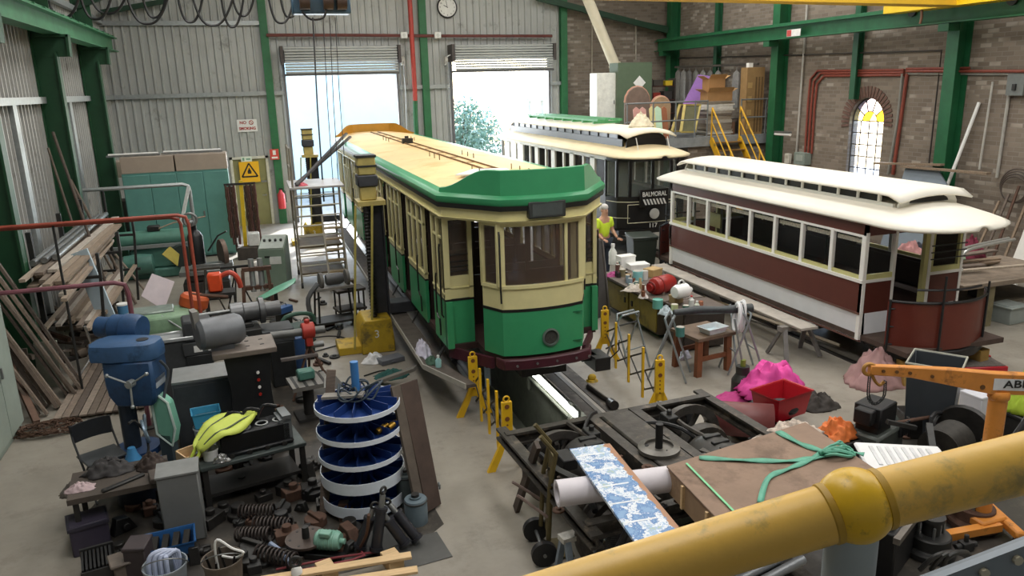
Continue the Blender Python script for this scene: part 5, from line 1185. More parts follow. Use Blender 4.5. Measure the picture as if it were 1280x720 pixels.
g = G(); g.lathe([(0, -.02), (.17, -.02), (.19, .05), (.19, .2), (.17, .22), (.17, .36), (.13, .4), (.13, .56), (0, .58)], (.40, -.02, 1.76), (.1, 1, .06), 20, False); g.obj('motor', DBLUE, t)
for k in range(3):
    a = 2*PI*k/3+.5; g = G(); g.cyl((-.24, -.15, 1.3), (-.32, -.15+.02, 1.3), .05) if k == 0 else None; g.cyl((-.3, -.15, 1.3), (-.34, -.15+.26*math.cos(a), 1.3+.26*math.sin(a)), .013, n=6); g.ball((-.34, -.15+.27*math.cos(a), 1.3+.27*math.sin(a)), .025, 8); g.obj('feed_handle', GALV, t)
g = G(); g.tube([(-.05, -.42, 1.5), (.03, -.46, 1.35), (.0, -.42, 1.15), (-.06, -.38, .95)], .018, 6, sm=3); g.obj('power_cable', mat('4a4f55', .5), t)
g = G(); g.lathe([(0, .98), (.05, .95), (.06, .72), (.035, .66), (.02, .55), (0, .54)], (0, -.3, 0), n=14); g.obj('chuck', STEEL, t)
g = G(); g.b(-.15, .1, -.38, -.36, 1.18, 1.3); g.obj('plate', mat('a3adb7', .4), t)
for k in range(4): g = G(); g.b(.215, .24, -.2+k*.1, -.14+k*.1, 1.2, 1.5); g.obj('cooling_rib', DB2, t)
# milling-table hand wheel on the left with crank
g = G(); c = V((-.42, -.3, .75)); g.torus(c, .13, .02, (.6, -1, .2)); g.cyl(c, c+V((.42, .2, .02)), .022)
for k in range(3): a = 2*PI*k/3; x, y = frame_of(V((.6, -1, .2))); g.cyl(c, c+(x*math.cos(a)+y*math.sin(a))*.13, .012, n=5)
hw = g.obj('hand_wheel', mat('8fa3b5', .3, .6, .1), t)
g = G(); g.tube([c, c+V((-.1, .05, .18)), c+V((-.22, .06, .2))], .016, 6, sm=3); g.tube([c, c+V((-.02, -.02, -.2)), c+V((-.12, -.02, -.3))], .016, 6, sm=3); g.obj('crank', DSTEEL, hw)
# green and cream grinder guard
p = fl(200, 600); g = G(); o_ = [(-.1, 0, .05), (.12, 0, -.12), (.2, 0, .15), (.14, 0, .55), (-.02, 0, .68), (-.12, 0, .55)]
t = thing('belt_guard', 'mint-green hinged belt guard standing upright beside the blue drill', 'guard', (p.x+.1, p.y+.12, .5), rz=-.5); t.scale = (.85, .85, .85)
g.prism(o_, (0, .17, 0)); g.obj('shell', mat('7fbfa6', .4, 0, .12, 4), t, bev=.03)
g = G(); g.tube([V(q)+V((0, .0, 0)) for q in o_], .02, 6, True); g.obj('rim', mat('c3d6cd', .4), t)
g = G(); g.b(-.08, .1, .0, .15, -.58, .03); g.obj('pedestal', mat('3d4a50', .5), t)
# cone-top steel oil drum and blue ring
p = fl(178, 606); t = thing('oil_funnel', 'blue steel cone funnel standing on a dark drum', 'funnel', p+V((.02, -.4, 0)))
g = G(); g.lathe([(.0, 0), (.2, 0), (.22, .02), (.22, .3), (.2, .32), (0, .32)]); g.obj('drum', mat('1d2430', .4, .1, .2), t)
g = G(); g.lathe([(.19, .32), (.16, .4), (.06, .6), (.04, .68), (.0, .68)]); g.obj('cone', mat('4a8fc4', .3, .3, .15), t)
g = G(); g.torus((0, 0, .3), .24, .03); g.obj('ring', mat('2b5480', .4), t)
# folding chair
p = fl(135, 612); t = thing('folding_chair', 'black folding chair at the edge of the machine cluster', 'chair', p, rz=.5)
CB = mat('26282b', .5, 0, .15)
g = G(); g.b(-.22, .22, -.2, .2, .44, .47); g.obj('seat', mat('4a4d4f', .6, 0, .2), t, bev=.01)
g = G(); g.loft([[V((x, .2+.05*(1-(x/.22)**2), z)) for z in (.62, .84)]+[V((x, .22+.05*(1-(x/.22)**2), z)) for z in (.84, .62)] for x in (-.22, -.11, 0, .11, .22)]); g.obj('backrest', CB, t)
for s in (-1, 1):
    g = G(); g.tube([(s*.22, -.28, .01), (s*.22, .2, .66), (s*.22, .24, .84)], .013, 6); g.obj('leg', CB, t)
    g = G(); g.tube([(s*.2, .28, .01), (s*.2, -.15, .45)], .013, 6); g.obj('leg', CB, t)
# bench of odds and ends in front of the drill
BEN = mat('2b2927', .6, .1, .35, 5)
p = fl(168, 665); bz = .62
t = thing('workbench', 'low dark workbench heaped with bags and castings below the blue drill', 'workbench', (p.x-.05, p.y+.1, 0), rz=.1)
g = G(); g.b(-.5, .45, -.3, .35, bz-.06, bz); g.obj('top', mat('4b433c', .7, 0, .4, 4), t)
for x in (-.46, .4):
    for y in (-.26, .3): g = G(); g.b(x, x+.05, y, y+.05, 0, bz-.06); g.obj('leg', BEN, t)
bx, by = p.x-.05, p.y+.1
cloth_heap('bag', 'dark folded canvas bag on the low dark bench', 'bag', (bx-.15, by+.18, bz), .26, .16, .17, mat('3c3a3a', .8, 0, .2), 11)
cloth_heap('bag', 'brown-black crumpled bag at the right of the low dark bench', 'bag', (bx+.28, by+.16, bz), .17, .16, .15, mat('3a2f2a', .8, 0, .3), 12)
cloth_heap('rag', 'pinkish white rag on the left end of the low dark bench', 'cloth', (bx-.38, by-.12, bz), .15, .1, .07, mat('b7a2a4', .9, 0, .15), 13)
boxes('flat_bar', DSTEEL, 'flat dark steel bar lying across the low bench', 'bar', (bx+.02, by-.18, bz), [(-.2, .25, -.03, .03, 0, .03)], .6)
boxes('steel_angle', mat('5b524b', .6, .3, .3), 'rusty steel block on the right end of the low bench', 'block', (bx+.36, by-.16, bz), [(-.07, .07, -.14, .12, 0, .06)], .2)
cloth_heap('leather_apron', 'grey-brown draped cloth hanging at the left of the low bench with a yellow mark', 'cloth', fl(112, 650)+V((-.05, .05, .34)), .2, .17, .16, mat('6b655f', .7, 0, .25), 14)
g = G(); g.b(-.18, .18, -.16, .16, 0, .34); t2 = thing('crate', 'dark purple-grey plastic crate on the floor at the cluster edge', 'crate', fl(115, 682), rz=.25); g.obj('body', mat('3b3645', .5, 0, .15), t2, bev=.012)
g = G(); g.b(-.195, .195, -.175, .175, .3, .335); g.obj('rim', mat('33303c', .5), t2)
# finned heater
t = thing('finned_heater', 'black finned grate lying at the bottom left of the cluster', 'grate', fl(126, 722), rz=.2)
for k in range(8): g = G(); g.b(-.14+k*.035, -.12+k*.035, -.16, .2, 0, .22); g.obj('fin', BLACK, t)
for a_ in ((.2, .23, 0, .24), (-.18, -.16, 0, .2)): g = G(); g.b(-.15, .15, *a_); g.obj('end_plate', DSTEEL, t)
for k in range(3): g = G(); g.cyl((.17, .1-.12*k, .12), (.2, .1-.12*k, .12), .045); g.obj('roller', DSTEEL, t)
boxes('bracket_box', mat('6f655c', .6, 0, .3), 'open tan carton among the scrap right of the black grate', 'carton', fl(158, 722), [(-.1, .1, -.1, .1, 0, .2), (-.13, .13, -.13, .13, .2, .23)], .3)
boxes('bracket_box', mat('3c3335', .6, 0, .3), 'dark brown carton right of the tan one in the cluster', 'carton', fl(178, 718), [(-.1, .1, -.12, .12, 0, .36), (-.11, .11, -.13, .13, .33, .37)], -.2)
# grey pedestal
t = thing('grey_pedestal', 'plain grey steel pedestal between the bench and the engine block', 'pedestal', fl(234, 668), rz=.05)
g = G(); g.b(-.2, .2, -.17, .17, 0, .78); g.obj('body', mat('6f7170', .55, 0, .12, 3), t, bev=.015)
g = G(); g.b(-.21, .21, -.18, .18, .78, .80); g.obj('top', mat('7d7f7d', .5), t)
# blue tubs
t = thing('parts_tub', 'blue plastic tub of oily parts under the grey pedestal', 'tub', fl(212, 698), rz=.1)
g = G(); g.loft([[V((x*s, y*s, z)) for x, y in ((-.26, -.17), (.26, -.17), (.26, .17), (-.26, .17))] for s, z in ((.85, 0), (1, .23), (1.06, .235), (1.06, .22), (.97, .22), (.8, .03))], caps=False); g.obj('tub', mat('2c5c93', .4, 0, .1), t)
for k in range(4): g = G(); g.bar((-.15+.1*k, -.1, .08), (-.1+.1*k, .12, .2), .06, .05); g.obj('oily_part', GREASE, t)
def pail(name, p, r, h, m, label, cat='bucket', handle=True, taper=.86):
    t = thing(name, label, cat, p); g = G(); g.lathe([(0, 0), (r*taper, 0), (r, h), (r*1.06, h), (r*1.06, h-.02), (r*.97, h-.01), (r*taper*.96, .015), (0, .015)], n=24, close=False); g.obj('shell', m, t)
    if handle: g = G(); g.torus((0, 0, h-.03), r*1.06, .006, (0, .75, .66), 20, 5, (0, PI)); g.obj('handle', STEEL, t)
    return t
p = fl(212, 742); t = pail('hose_bucket', p, .19, .33, mat('8a9298', .4, .2, .1), 'grey bucket holding coiled pale blue hoses at the bottom left')
for k in range(4):
    g = G(); g.tube([(-.13+.05*k, -.05, .06), (-.13+.05*k, -.03, .38), (-.06+.03*k, .0, .46-.02*k), (.06+.02*k, .05, .40), (.1, .05, .1)], .022, 8, sm=4); g.obj('hose', mat('b5bfd8', .4, 0, .05), t)
p = fl(283, 736); t = pail('rusty_bucket', p, .18, .34, mat('6b6156', .6, .2, .4, 5), 'rusty brown metal bucket with a white hose looped in it')
g = G(); g.tube([(-.03, 0, .05), (-.05, -.02, .4), (-.02, -.02, .55), (.1, -.05, .45), (.2, -.08, .4), (.12, -.03, .33), (0, 0, .36)], .012, 6, sm=4); g.obj('hose', WHITE, t)
for k in range(5): g = G(); a = k*1.3; g.bar((.1*math.cos(a), .1*math.sin(a), .05), (.14*math.cos(a+.5), .14*math.sin(a+.5), .38), .02, .02); g.obj('steel_scrap', GREASE, t)
# coil springs
for i, (px, py, ax, L_, r) in enumerate(((300, 640, (1, -.5, .1), .42, .075), (318, 655, (1, -.55, .05), .44, .08), (322, 690, (1, -.9, .05), .5, .075), (296, 668, (.9, -.5, .1), .4, .07))):
    p = fl(px, py, .1); d = V(ax).normalized(); x, y = frame_of(d); n = 10; g = G()
    g.tube([d*(L_*k/(n*10))+(x*math.cos(k*2*PI/10)+y*math.sin(k*2*PI/10))*r for k in range(n*10+1)], .013, 6); tag(g.obj('coil_spring', mat('3a3330', .5, .5, .3)), 'greasy coil spring lying in the cluster, %s' % ('uppermost of the four', 'second of the four', 'lowest of the four', 'leftmost of the four')[i], 'spring', 'coil springs', p)
# dark bench with engine block, vest, pails
bp = fl(322, 612); bz = .55
t = thing('machine_bench', 'black steel bench carrying the engine block', 'workbench', (bp.x, bp.y, 0), rz=.22)
g = G(); g.b(-.62, .58, -.22, .4, bz-.05, bz); g.obj('top', mat('4a5250', .5, .3, .3, 5), t, bev=.01)
g = G(); g.b(-.6, .5, -.12, .35, .12, .16); g.obj('lower_shelf', BEN, t)
for x in (-.6, .5):
    for y in (-.2, .34): g = G(); g.b(x, x+.06, y, y+.05, 0, bz-.05); g.obj('leg', BEN, t)
M_ = Matrix.Rotation(.22, 4, 'Z'); BP = lambda x, y, z=0: V((bp.x, bp.y, bz+z))+(M_ @ V((x, y, 0)))
t = thing('engine_block', 'black four-cylinder engine block with bright bores on the steel bench', 'engine', BP(.02, .02, .001), rz=.22)
EB = mat('17181a', .35, .2, .3, 8)
g = G(); g.b(-.38, .42, -.12, .2, 0, .26); g.b(-.4, .44, -.16, -.1, .0, .05); g.obj('block', EB, t, bev=.015)
for k in range(4): g = G(); g.lathe([(.05, .26), (.075, .26), (.075, .275), (.055, .275), (.055, .2), (0, .2)], (-.28+k*.2, .0, 0), n=20); g.obj('bore_rim', GALV, t)
for k in range(4): g = G(); g.lathe([(0, 0), (.03, .0), (.03, .015), (.015, .02), (0, .02)], (-.28+k*.2, -.165, .02), (0, -1, 0), 14); g.obj('core_plug', GREASE, t)
g = G(); g.b(.3, .44, -.12, .16, .26, .30); g.b(.34, .44, -.12, .18, -.0, .34); g.obj('end_plate', mat('7b7f80', .4, .5), t)
for k in range(3): g = G(); g.tube([(-.3+k*.2, .16, .27), (-.2+k*.2, .2, .4), (-.05+k*.2, .18, .36)], .022, 6, sm=3); g.obj('manifold_pipe', EB, t)
t = pail('white_pail', BP(-.47, -.02, .001), .09, .13, WHITE, 'small white pail at the left end of the steel bench', 'pail', False)
cloth_heap('foil_parcel', 'crinkled silver foil parcel on the front of the steel bench', 'parcel', BP(-.38, -.17, .001), .1, .05, .1, mat('a9a9a8', .25, .8, .3, 20), 15)
t = pail('plastic_pail', fl(262, 575)+V((0, .1, .1)), .15, .34, mat('d9dde0', .45, 0, .1), 'white plastic pail behind the steel bench under the cyan bin', 'pail'); wp = t.location
boxes('support_block', OLDWOOD, 'timber block under the white plastic pail', 'block', wp-V((0, 0, .1)), [(-.2, .2, -.18, .18, 0, .098)])
t = thing('parts_bin', 'cyan plastic parts bin tilted on the white plastic pail', 'bin', wp+V((.02, .02, .35)), rz=.12)
g = G(); g.loft([[V((x*s, y*s, z)) for x, y in ((-.17, -.13), (.17, -.13), (.17, .13), (-.17, .13))] for s, z in ((.86, 0), (1, .2), (1.05, .205), (1.05, .19), (.96, .19), (.82, .02))], caps=False); g.obj('shell', mat('4aa3c9', .4, 0, .08), t)
g = G(); g.b(-.13, .13, -.09, .09, .1, .12); g.obj('contents', mat('7d7a70', .8, 0, .5, 40), t)
cloth_heap('small_parts_heap', 'tan sacking slumped against the cyan bin', 'sacking', wp+V((.27, -.0, .02)), .15, .13, .42, mat('7c735f', .9, 0, .3), 16)
t = thing('open_crate', 'small open pine crate under the hi-vis vest', 'crate', BP(-.62, .15, -.1)+V((-.02, .05, 0)), rz=.5)
g = G()
for a in ((-.14, .14, -.14, -.125), (-.14, .14, .125, .14), (-.14, -.125, -.14, .14), (.125, .14, -.14, .14)): g.b(a[0], a[1], a[2], a[3], 0, .16)
g.b(-.14, .14, -.14, .14, 0, .015); g.obj('box', PINE, t); g = G(); g.b(-.1, .1, -.1, .1, -.44, 0); g.obj('stand', BEN, t)
# hi-vis vest draped over the block
HV = mat('c6d45c', .6, 0, .08, 8); t = thing('hi_vis_vest', 'yellow-green hi-vis vest draped over the engine block and crate', 'vest', BP(-.2, .1, .28), rz=.5)
g = G()
def vf(u, v):
    x = -.42+.8*u; w = .1+.17*math.sin(PI*min(1, u*1.1))**.7; y = -w+2*w*v; z = .06*math.sin(u*9+v*3)*.3+.03*math.sin(v*14)-.35*max(0, .3-u)**1.2*2+.05*math.sin(PI*u)*(1-(2*v-1)**2)+.02; return V((x, y+.1*u*u, z))
g.grid(vf, 28, 14); g.obj('body', HV, t, solid=.012, ang=80)
for k in (.32, .68):
    g = G(); g.tube([vf(u/12, k)+V((0, 0, .014)) for u in range(1, 13)], .013, 5); g.obj('dark_band', mat('4a5340', .6), t)
for k in (.3, .7): g = G(); g.tube([vf(.03, k), vf(.03, k)+V((-.12, -.06, -.12)), vf(.03, k)+V((-.22, -.12, -.34))], .02, 6, sm=3); g.obj('strap', mat('a8b93e', .6), t)
boxes('red_box', mat('a82a2a', .45, 0, .2), 'small red carton right of the vest behind the engine block', 'box', BP(.4, .3, .0), [(-.06, .06, -.07, .07, 0, .16)], .1)
# bench grinder motor on a cast table with pedestal
p = fl(322, 556); h = 1.5
t = thing('belt_grinder', 'grey belt grinder motor on a slotted cast table over a black pedestal', 'grinder', p, rz=.08)
g = G(); g.loft([[V((x*s, y*s, z)) for x, y in ((-.34, -.26), (.34, -.26), (.34, .26), (-.34, .26))] for s, z in ((1, 0), (1, .1), (.8, .25), (.72, .9), (.85, 1.36))]); g.obj('pedestal', mat('202224', .5, .2, .3, 6), t)
g = G(); g.b(-.42, .36, -.3, .3, 1.36, 1.44); g.obj('table', mat('7d736b', .5, .3, .2, 5), t, bev=.012)
for k in range(4): g = G(); g.box((.02+.11*(k % 2)*1.6, -.12+.22*(k//2), 1.442), (.05, .02, .006)); g.obj('slot', BLACK, t)
g = G(); g.lathe([(0, -.3), (.16, -.29), (.2, -.24), (.2, .2), (.16, .27), (0, .28)], (-.28, -.03, 1.66), (1, .25, 0), 22, False); mt = g.obj('motor', mat('6d7074', .45, .3, .15), t)
g = G(); g.b(-.42, -.14, -.14, .1, 1.44, 1.5); g.obj('foot', mat('55585b', .5, .3), mt)
g = G(); g.box((-.55, .0, 1.72), (.07, .2, .5), (0, -.08, .2)); g.obj('belt_arm', mat('8f8d88', .5, .3, .2), t)
for k in range(4): g = G(); g.cyl((.1, -.2-.02, .8+.1*k), (.1, -.235, .8+.1*k), .02); g.obj('switch_button', (RED, WHITE)[k % 2], t)
# lathe behind
p = fl(300, 486); t = thing('lathe', 'dark grey lathe with a large cylindrical chuck behind the grinder', 'lathe', p, rz=.12)
LG = mat('4b4d4f', .5, .3, .3, 5)
g = G(); g.b(-.75, .9, -.25, .25, .75, .95); g.obj('bed', LG, t, bev=.01)
for x in (-.72, .5): g = G(); g.b(x, x+.38, -.25, .25, 0, .75); g.obj('cabinet_leg', mat('2d2f30', .5, .2, .3), t, bev=.015)
g = G(); g.b(-.72, -.3, -.22, .24, .95, 1.28); g.obj('headstock', LG, t, bev=.03)
g = G(); g.lathe([(0, -.2), (.17, -.2), (.18, -.02), (.15, 0), (.15, .22), (.21, .23), (.21, .3), (.12, .32), (.12, .55), (0, .55)], (.2, 0, 1.25), (1, 0, 0), 24, False); g.obj('chuck', mat('6a6b6c', .35, .6, .2), t)
g = G(); g.b(.0, .4, -.35, .3, .95, 1.05); g.b(.1, .3, -.2, .1, 1.05, 1.12); g.obj('carriage', DSTEEL, t, bev=.01)
for y in (-.12, .12): g = G(); g.cyl((-.45, y, 1.15+y), (.3, y, 1.15+y), .03); g.obj('spindle_bar', STEEL, t)
g = G(); g.torus((.1, -.4, .9), .1, .014, (0, 1, 0)); g.cyl((.1, -.4, .9), (.1, -.3, .9), .03); g.obj('hand_wheel', STEEL, t)
for x in (-.6, -.4): g = G(); g.b(x, x+.12, -.262, -.25, .8, .9); g.obj('label_plate', WHITE, t)
# pale trays and grey cabinet between
p = fl(262, 545); t = thing('steel_cupboard', 'grey steel cupboard with a bright metal tray top behind the cyan bin', 'cupboard', p, rz=.05)
g = G(); g.b(-.36, .36, -.3, .3, 0, .92); g.obj('body', mat('55585a', .5, .1, .15, 3), t, bev=.01)
g = G(); g.b(-.36, .36, -.3, .3, .92, .95); g.obj('top', mat('a3a6a6', .35, .5, .15), t)
g = G(); g.b(-.33, .33, -.315, -.3, .08, .88); g.obj('door', mat('4d5053', .5, .1), t)
boxes('steel_tray', mat('c5c8c8', .3, .5, .1), 'shiny steel tray under the blue drill motor side', 'tray', fl(226, 500)+V((0, 0, 1.0)), [(-.3, .3, -.2, .2, 0, .02), (-.3, .3, -.2, -.18, 0, .06), (-.3, .3, .18, .2, 0, .06)], .1)
boxes('tray_stand', LG, 'dark pedestal under the shiny steel tray', 'pedestal', fl(226, 500), [(-.24, .24, -.16, .16, 0, 1.0), (-.28, .28, -.19, .19, 0, .06)], .1)
# large green-grey casting machine
p = fl(212, 458); t = thing('planer_machine', 'large pale green and grey cast machine behind the blue drill', 'machine', p, rz=.1)
g = G(); g.b(-.6, .7, -.35, .35, 0, .5); g.obj('base', mat('2c2f2c', .6, .1, .3), t, bev=.05)
g = G(); g.loft([[V((x*s, y*s, z)) for x, y in ((-.62, -.3), (-.35, -.42), (.35, -.42), (.62, -.3), (.62, .3), (.3, .42), (-.3, .42), (-.62, .3))] for s, z in ((.75, .5), (1, .65), (1.02, .8), (.9, .98), (.6, 1.02))]); g.obj('casting', mat('7d9c7d', .45, 0, .3, 4, .2), t, bev=.02)
g = G(); g.b(-.5, .2, -.2, .25, .98, 1.06); g.obj('top_plate', mat('8d9a92', .4, .3, .3), t, bev=.02)
g = G(); g.lathe([(0, 0), (.2, 0), (.24, .05), (.24, .2), (.2, .25), (0, .25)], (.5, .15, .95), (.3, 0, 1), 20, False); g.obj('orange_cover', mat('c2592c', .5, 0, .2), t)
g = G(); g.tube([(.5, .15, 1.2), (.8, .1, 1.15), (1.1, .05, 1.1)], .03, 6); g.obj('shaft', RUST, t)
g = G(); g.cyl((.0, -.3, 1.0), (.35, -.6, .75), .015, n=6); g.cyl((.35, -.6, .75), (.4, -.62, .5), .015, n=6); g.obj('lever', GALV, t)
for i, (px, py, c_, lb, h) in enumerate(((161, 430, '4e7fa5', 'blue tin with a white lid standing by the guard rail post', .28), (165, 450, '7fae9c', 'mint green tin below the blue one by the guard rail post', .22))):
    q = fl(px, py); t = thing('tin', lb, 'tin', q+V((0, 0, .0)), group=None); g = G(); g.lathe([(0, .5), (.1, .5), (.1, .5+h), (0, .5+h)], n=18); g.obj('body', mat(c_, .4, 0, .1), t); g = G(); g.lathe([(0, .5+h), (.105, .5+h), (.105, .53+h), (0, .53+h)], n=18); g.obj('lid', WHITE, t); g = G(); g.b(-.13, .13, -.13, .13, 0, .5); g.obj('plinth', OLDWOOD, t)
# red pipe vice stand, blue tool box, dark green machine
p = fl(392, 490); t = thing('pipe_vice', 'red pipe vice gripping a grey pipe on a folding stand', 'vice', p, rz=.1)
g = G(); g.b(-.05, .06, -.08, .08, .78, 1.0); g.loft([[V((.09*s, .13*s*math.cos(a), 1.0+.13*s*math.sin(a))) if False else V((x, .13*math.cos(a), 1.02+.13*math.sin(a))) for a in (2*PI*k/12 for k in range(12))] for s, x in ((1, -.09), (1, .1))]); g.cyl((0, 0, 1.12), (0, 0, 1.2), .04); g.obj('vice_body', mat('b33a2e', .4, 0, .12), t, bev=.012)
g = G(); g.cyl((-.55, 0, 1.02), (.26, 0, 1.0), .06); g.obj('clamped_pipe', mat('6b6c6a', .4, .4), t)
g = G(); g.cyl((.02, .1, .74), (.24, .1, .74), .05); g.obj('roller', STEEL, t)
for dx, dy in ((-.35, -.25), (.3, -.25), (0, .35)): g = G(); g.tube([(dx, dy, .01), (0, 0, .8)], .02, 6); g.obj('leg', RUST, t)
g = G(); g.b(-.45, .1, -.12, -.05, .62, .66); g.obj('tray_bar', mat('6f6763', .6), t)
for i, (nm, c_, lb, px, py, z, d, rz) in enumerate((('tool_box', '34598f', 'blue steel tool box by the dark green saw', 358, 425, .55, (.34, .18, .12), .7), ('machine_box', '2f4d78', 'blue drawer unit below the red pipe vice', 372, 470, 0, (.3, .3, .7), .1), ('oil_can', '2a3f8c', 'small blue oil can beside the dark green saw', 377, 432, .3, (.1, .1, .16), .2))):
    q = fl(px, py); t = thing(nm, lb, 'box' if i < 2 else 'can', q, rz=rz); g = G(); g.b(-d[0]/2, d[0]/2, -d[1]/2, d[1]/2, z, z+d[2]); g.obj('body', mat(c_, .4, 0, .12), t, bev=.01)
    g = G(); g.tube([(-d[0]*.25, 0, z+d[2]), (-d[0]*.2, 0, z+d[2]+.05), (d[0]*.2, 0, z+d[2]+.05), (d[0]*.25, 0, z+d[2])], .01, 5); g.obj('handle', STEEL, t)
    if z: g = G(); g.b(-d[0]*.4, d[0]*.4, -d[1]*.4, d[1]*.4, 0, z); g.obj('stand', GREASE, t)
p = fl(368, 440); t = thing('power_hacksaw', 'dark green power hacksaw machine beside the lathe', 'machine', p, rz=.3)
g = G(); g.b(-.4, .35, -.2, .2, .35, .5); g.obj('bed', mat('31493f', .45, 0, .2), t, bev=.02)
for x in (-.35, .22): g = G(); g.b(x, x+.1, -.2, .2, 0, .35); g.obj('leg', mat('2a3d35', .5), t)
g = G(); g.tube([(-.2, 0, .5), (-.1, 0, .68), (.2, 0, .7), (.4, 0, .62), (.42, 0, .5)], .04, 8, sm=3); g.obj('saw_frame', mat('3d5f50', .4, 0, .15), t)
p = fl(345, 402); t = thing('wing_guard', 'pale green wing-shaped guard tilted up beside the console', 'guard', (p.x+.05, p.y, 0), rz=.35)
g = G(); g.loft([[V((x, y*w, .55+.32*(x+.35)+z)) for y, z in ((-1, 0), (0, -.07), (1, 0), (0, .05))] for x, w in ((-.4, .02), (-.25, .13), (.1, .2), (.35, .14), (.45, .03))]); g.obj('shell', mat('6fae93', .35, 0, .1), t)
g = G(); g.cyl((0, 0, 0), (0, 0, .6), .04); g.lathe([(.18, 0), (.18, .03), (.04, .05)]); g.obj('post', DSTEEL, t)
p = fl(388, 520); t = thing('drill_table', 'grey slotted machine table with a teal vice below the red pipe vice', 'machine table', p, rz=.15)
g = G(); g.b(-.25, .3, -.25, .25, .5, .56); g.obj('table', mat('7f7d78', .45, .4, .2), t)
for k in range(4): g = G(); g.b(-.2+k*.13, -.16+k*.13, -.25, .25, .561, .567); g.obj('slot', DSTEEL, t)
g = G(); g.box((.0, .05, .64), (.24, .18, .14)); g.obj('vice', mat('4c7a6e', .4, 0, .2), t, bev=.02)
g = G(); g.cyl((0, 0, 0), (0, 0, .5), .08); g.b(-.2, .2, -.2, .2, 0, .05); g.obj('pedestal', BEN, t)
# round rotating parts carousel: five tiers
p = fl(457, 628); H_ = 1.5; Rr = .47
t = thing('parts_carousel', 'round blue five-tier parts carousel with white rims', 'carousel', p)
BLU = mat('233f7c', .4, 0, .15, 5); RIM = mat('dfe7f0', .4, 0, .08, 8)
g = G(); g.lathe([(0, 0), (Rr*.85, 0), (Rr*.85, .05), (0, .05)], n=32); g.obj('base', BLU, t)
g = G(); g.cyl((0, 0, .05), (0, 0, 1.72), .045); g.obj('post', mat('3a78b8', .4, 0, .1), t)
for k in range(5):
    z = .07+k*.285; rh = .125 if k < 2 else .05
    g = G(); g.lathe([(.05, z), (Rr-.01, z), (Rr-.01, z+.012), (.05, z+.012)], n=40); tr_ = g.obj('tray', BLU, t)
    g = G(); g.lathe([(Rr-.008, z-.005), (Rr, z-.005), (Rr, z+rh), (Rr-.008, z+rh), (Rr-.008, z-.005)], n=40, close=False); g.obj('rim', RIM, tr_)
    for j in range(14): a = 2*PI*j/14; g = G(); g.bar((.05*math.cos(a), .05*math.sin(a), z+.07), (Rr*.97*math.cos(a), Rr*.97*math.sin(a), z+.055), .006, .1); g.obj('divider', BLU, tr_)
    g = G(); g.lathe([(.16, z+.012), (.16, z+.2), (.05, z+.22)], n=20) if k < 4 else g.lathe([(.09, z+.012), (.07, z+.1), (.05, z+.12)], n=20); g.obj('hub', BLU, tr_)
rr = random.Random(8); cz = .07+4*.285+.03
for i in range(5):
    g = G(); R0 = rr.uniform(.13, .3); ex = rr.uniform(.6, 1)
    g.tube([V((R0*math.cos(a)*(1+.15*math.sin(3*a+i)), R0*ex*math.sin(a), .10+.07*math.sin(a*2+i)+.012*i)) for a in (2*PI*k/28 for k in range(29))], .011, 6); tag(g.obj('cable_coil', mat('34404a', .5, 0, .2)), 'dark coiled cable lying on the top tray of the parts carousel', 'cable', 'cables on the carousel', p+V((rr.uniform(-.05, .1), rr.uniform(-.1, .1), cz+.03)))
g = G(); g.bar((0, 0, 0), (.42, -.18, .03), .12, .03); tag(g.obj('wood_slat', mat('8b8780', .7, 0, .2)), 'grey wooden slat laid across the top of the parts carousel', 'slat', loc=p+V((-.36, .02, cz+.12)))
for i in range(2):
    g = G(); g.cyl((0, 0, 0), (.09, .06, .02), .035); g.cyl((.08, .05, .02), (.13, .09, .03), .02); tag(g.obj('brass_fitting', mat('b98f35', .35, .6, .2)), 'brass fitting on the second tray of the carousel, %s' % ('left one' if i == 0 else 'right one'), 'fitting', 'brass fittings', p+V((.16+.13*i, -.27+.06*i, .07+3*.285+.05)))
board(fl(405, 640, .01), atY(414, 462, fl(405, 640).y+.35), .1, .06, OLDWOOD, 'timber_prop', 'rough timber prop standing at the left of the parts carousel', 'timber', None, (0, 1, 0))
g = G(); g.tube([(0, 0, 0), (.02, 0, .12), (.09, 0, .2)], .012, 6, sm=3); tag(g.obj('bent_rod', WHITE), 'white bent rod sticking up behind the timber prop', 'rod', loc=atY(405, 475, fl(405, 600).y+.45)-V((0, 0, .1)))
# dark boards leaning right of the carousel
for i, (o_, c_, lb) in enumerate(((0, '4a3b33', 'dark brown board leaning right of the parts carousel, outer one'), (-11, '5f554b', 'grey-brown board leaning right of the parts carousel, inner one'))):
    pa, pb = fl(531+o_, 641-o_*.5, .01), fl(549+o_, 630-o_*.5, .01); slab('leaning_board', [pa, pb, atY(519+o_, 474-o_*.3, pb.y+.5), atY(498+o_, 481-o_*.3, pa.y+.5)], .04, mat(c_, .7, 0, .3, 4), lb, 'board')
for i, (px, py) in enumerate(((521, 498), (549, 607))):
    q = atY(px, py, fl(549, 630).y+(.42 if i == 0 else .07)); g = G(); g.torus((0, 0, 0), .035, .01, (1, 0, 0)); g.cyl((-.14, 0, 0), (-.03, 0, 0), .01); tag(g.obj('eye_bolt', STEEL), 'eye bolt on the outer leaning board, %s one' % ('upper' if i == 0 else 'lower'), 'eye bolt', 'eye bolts', q)
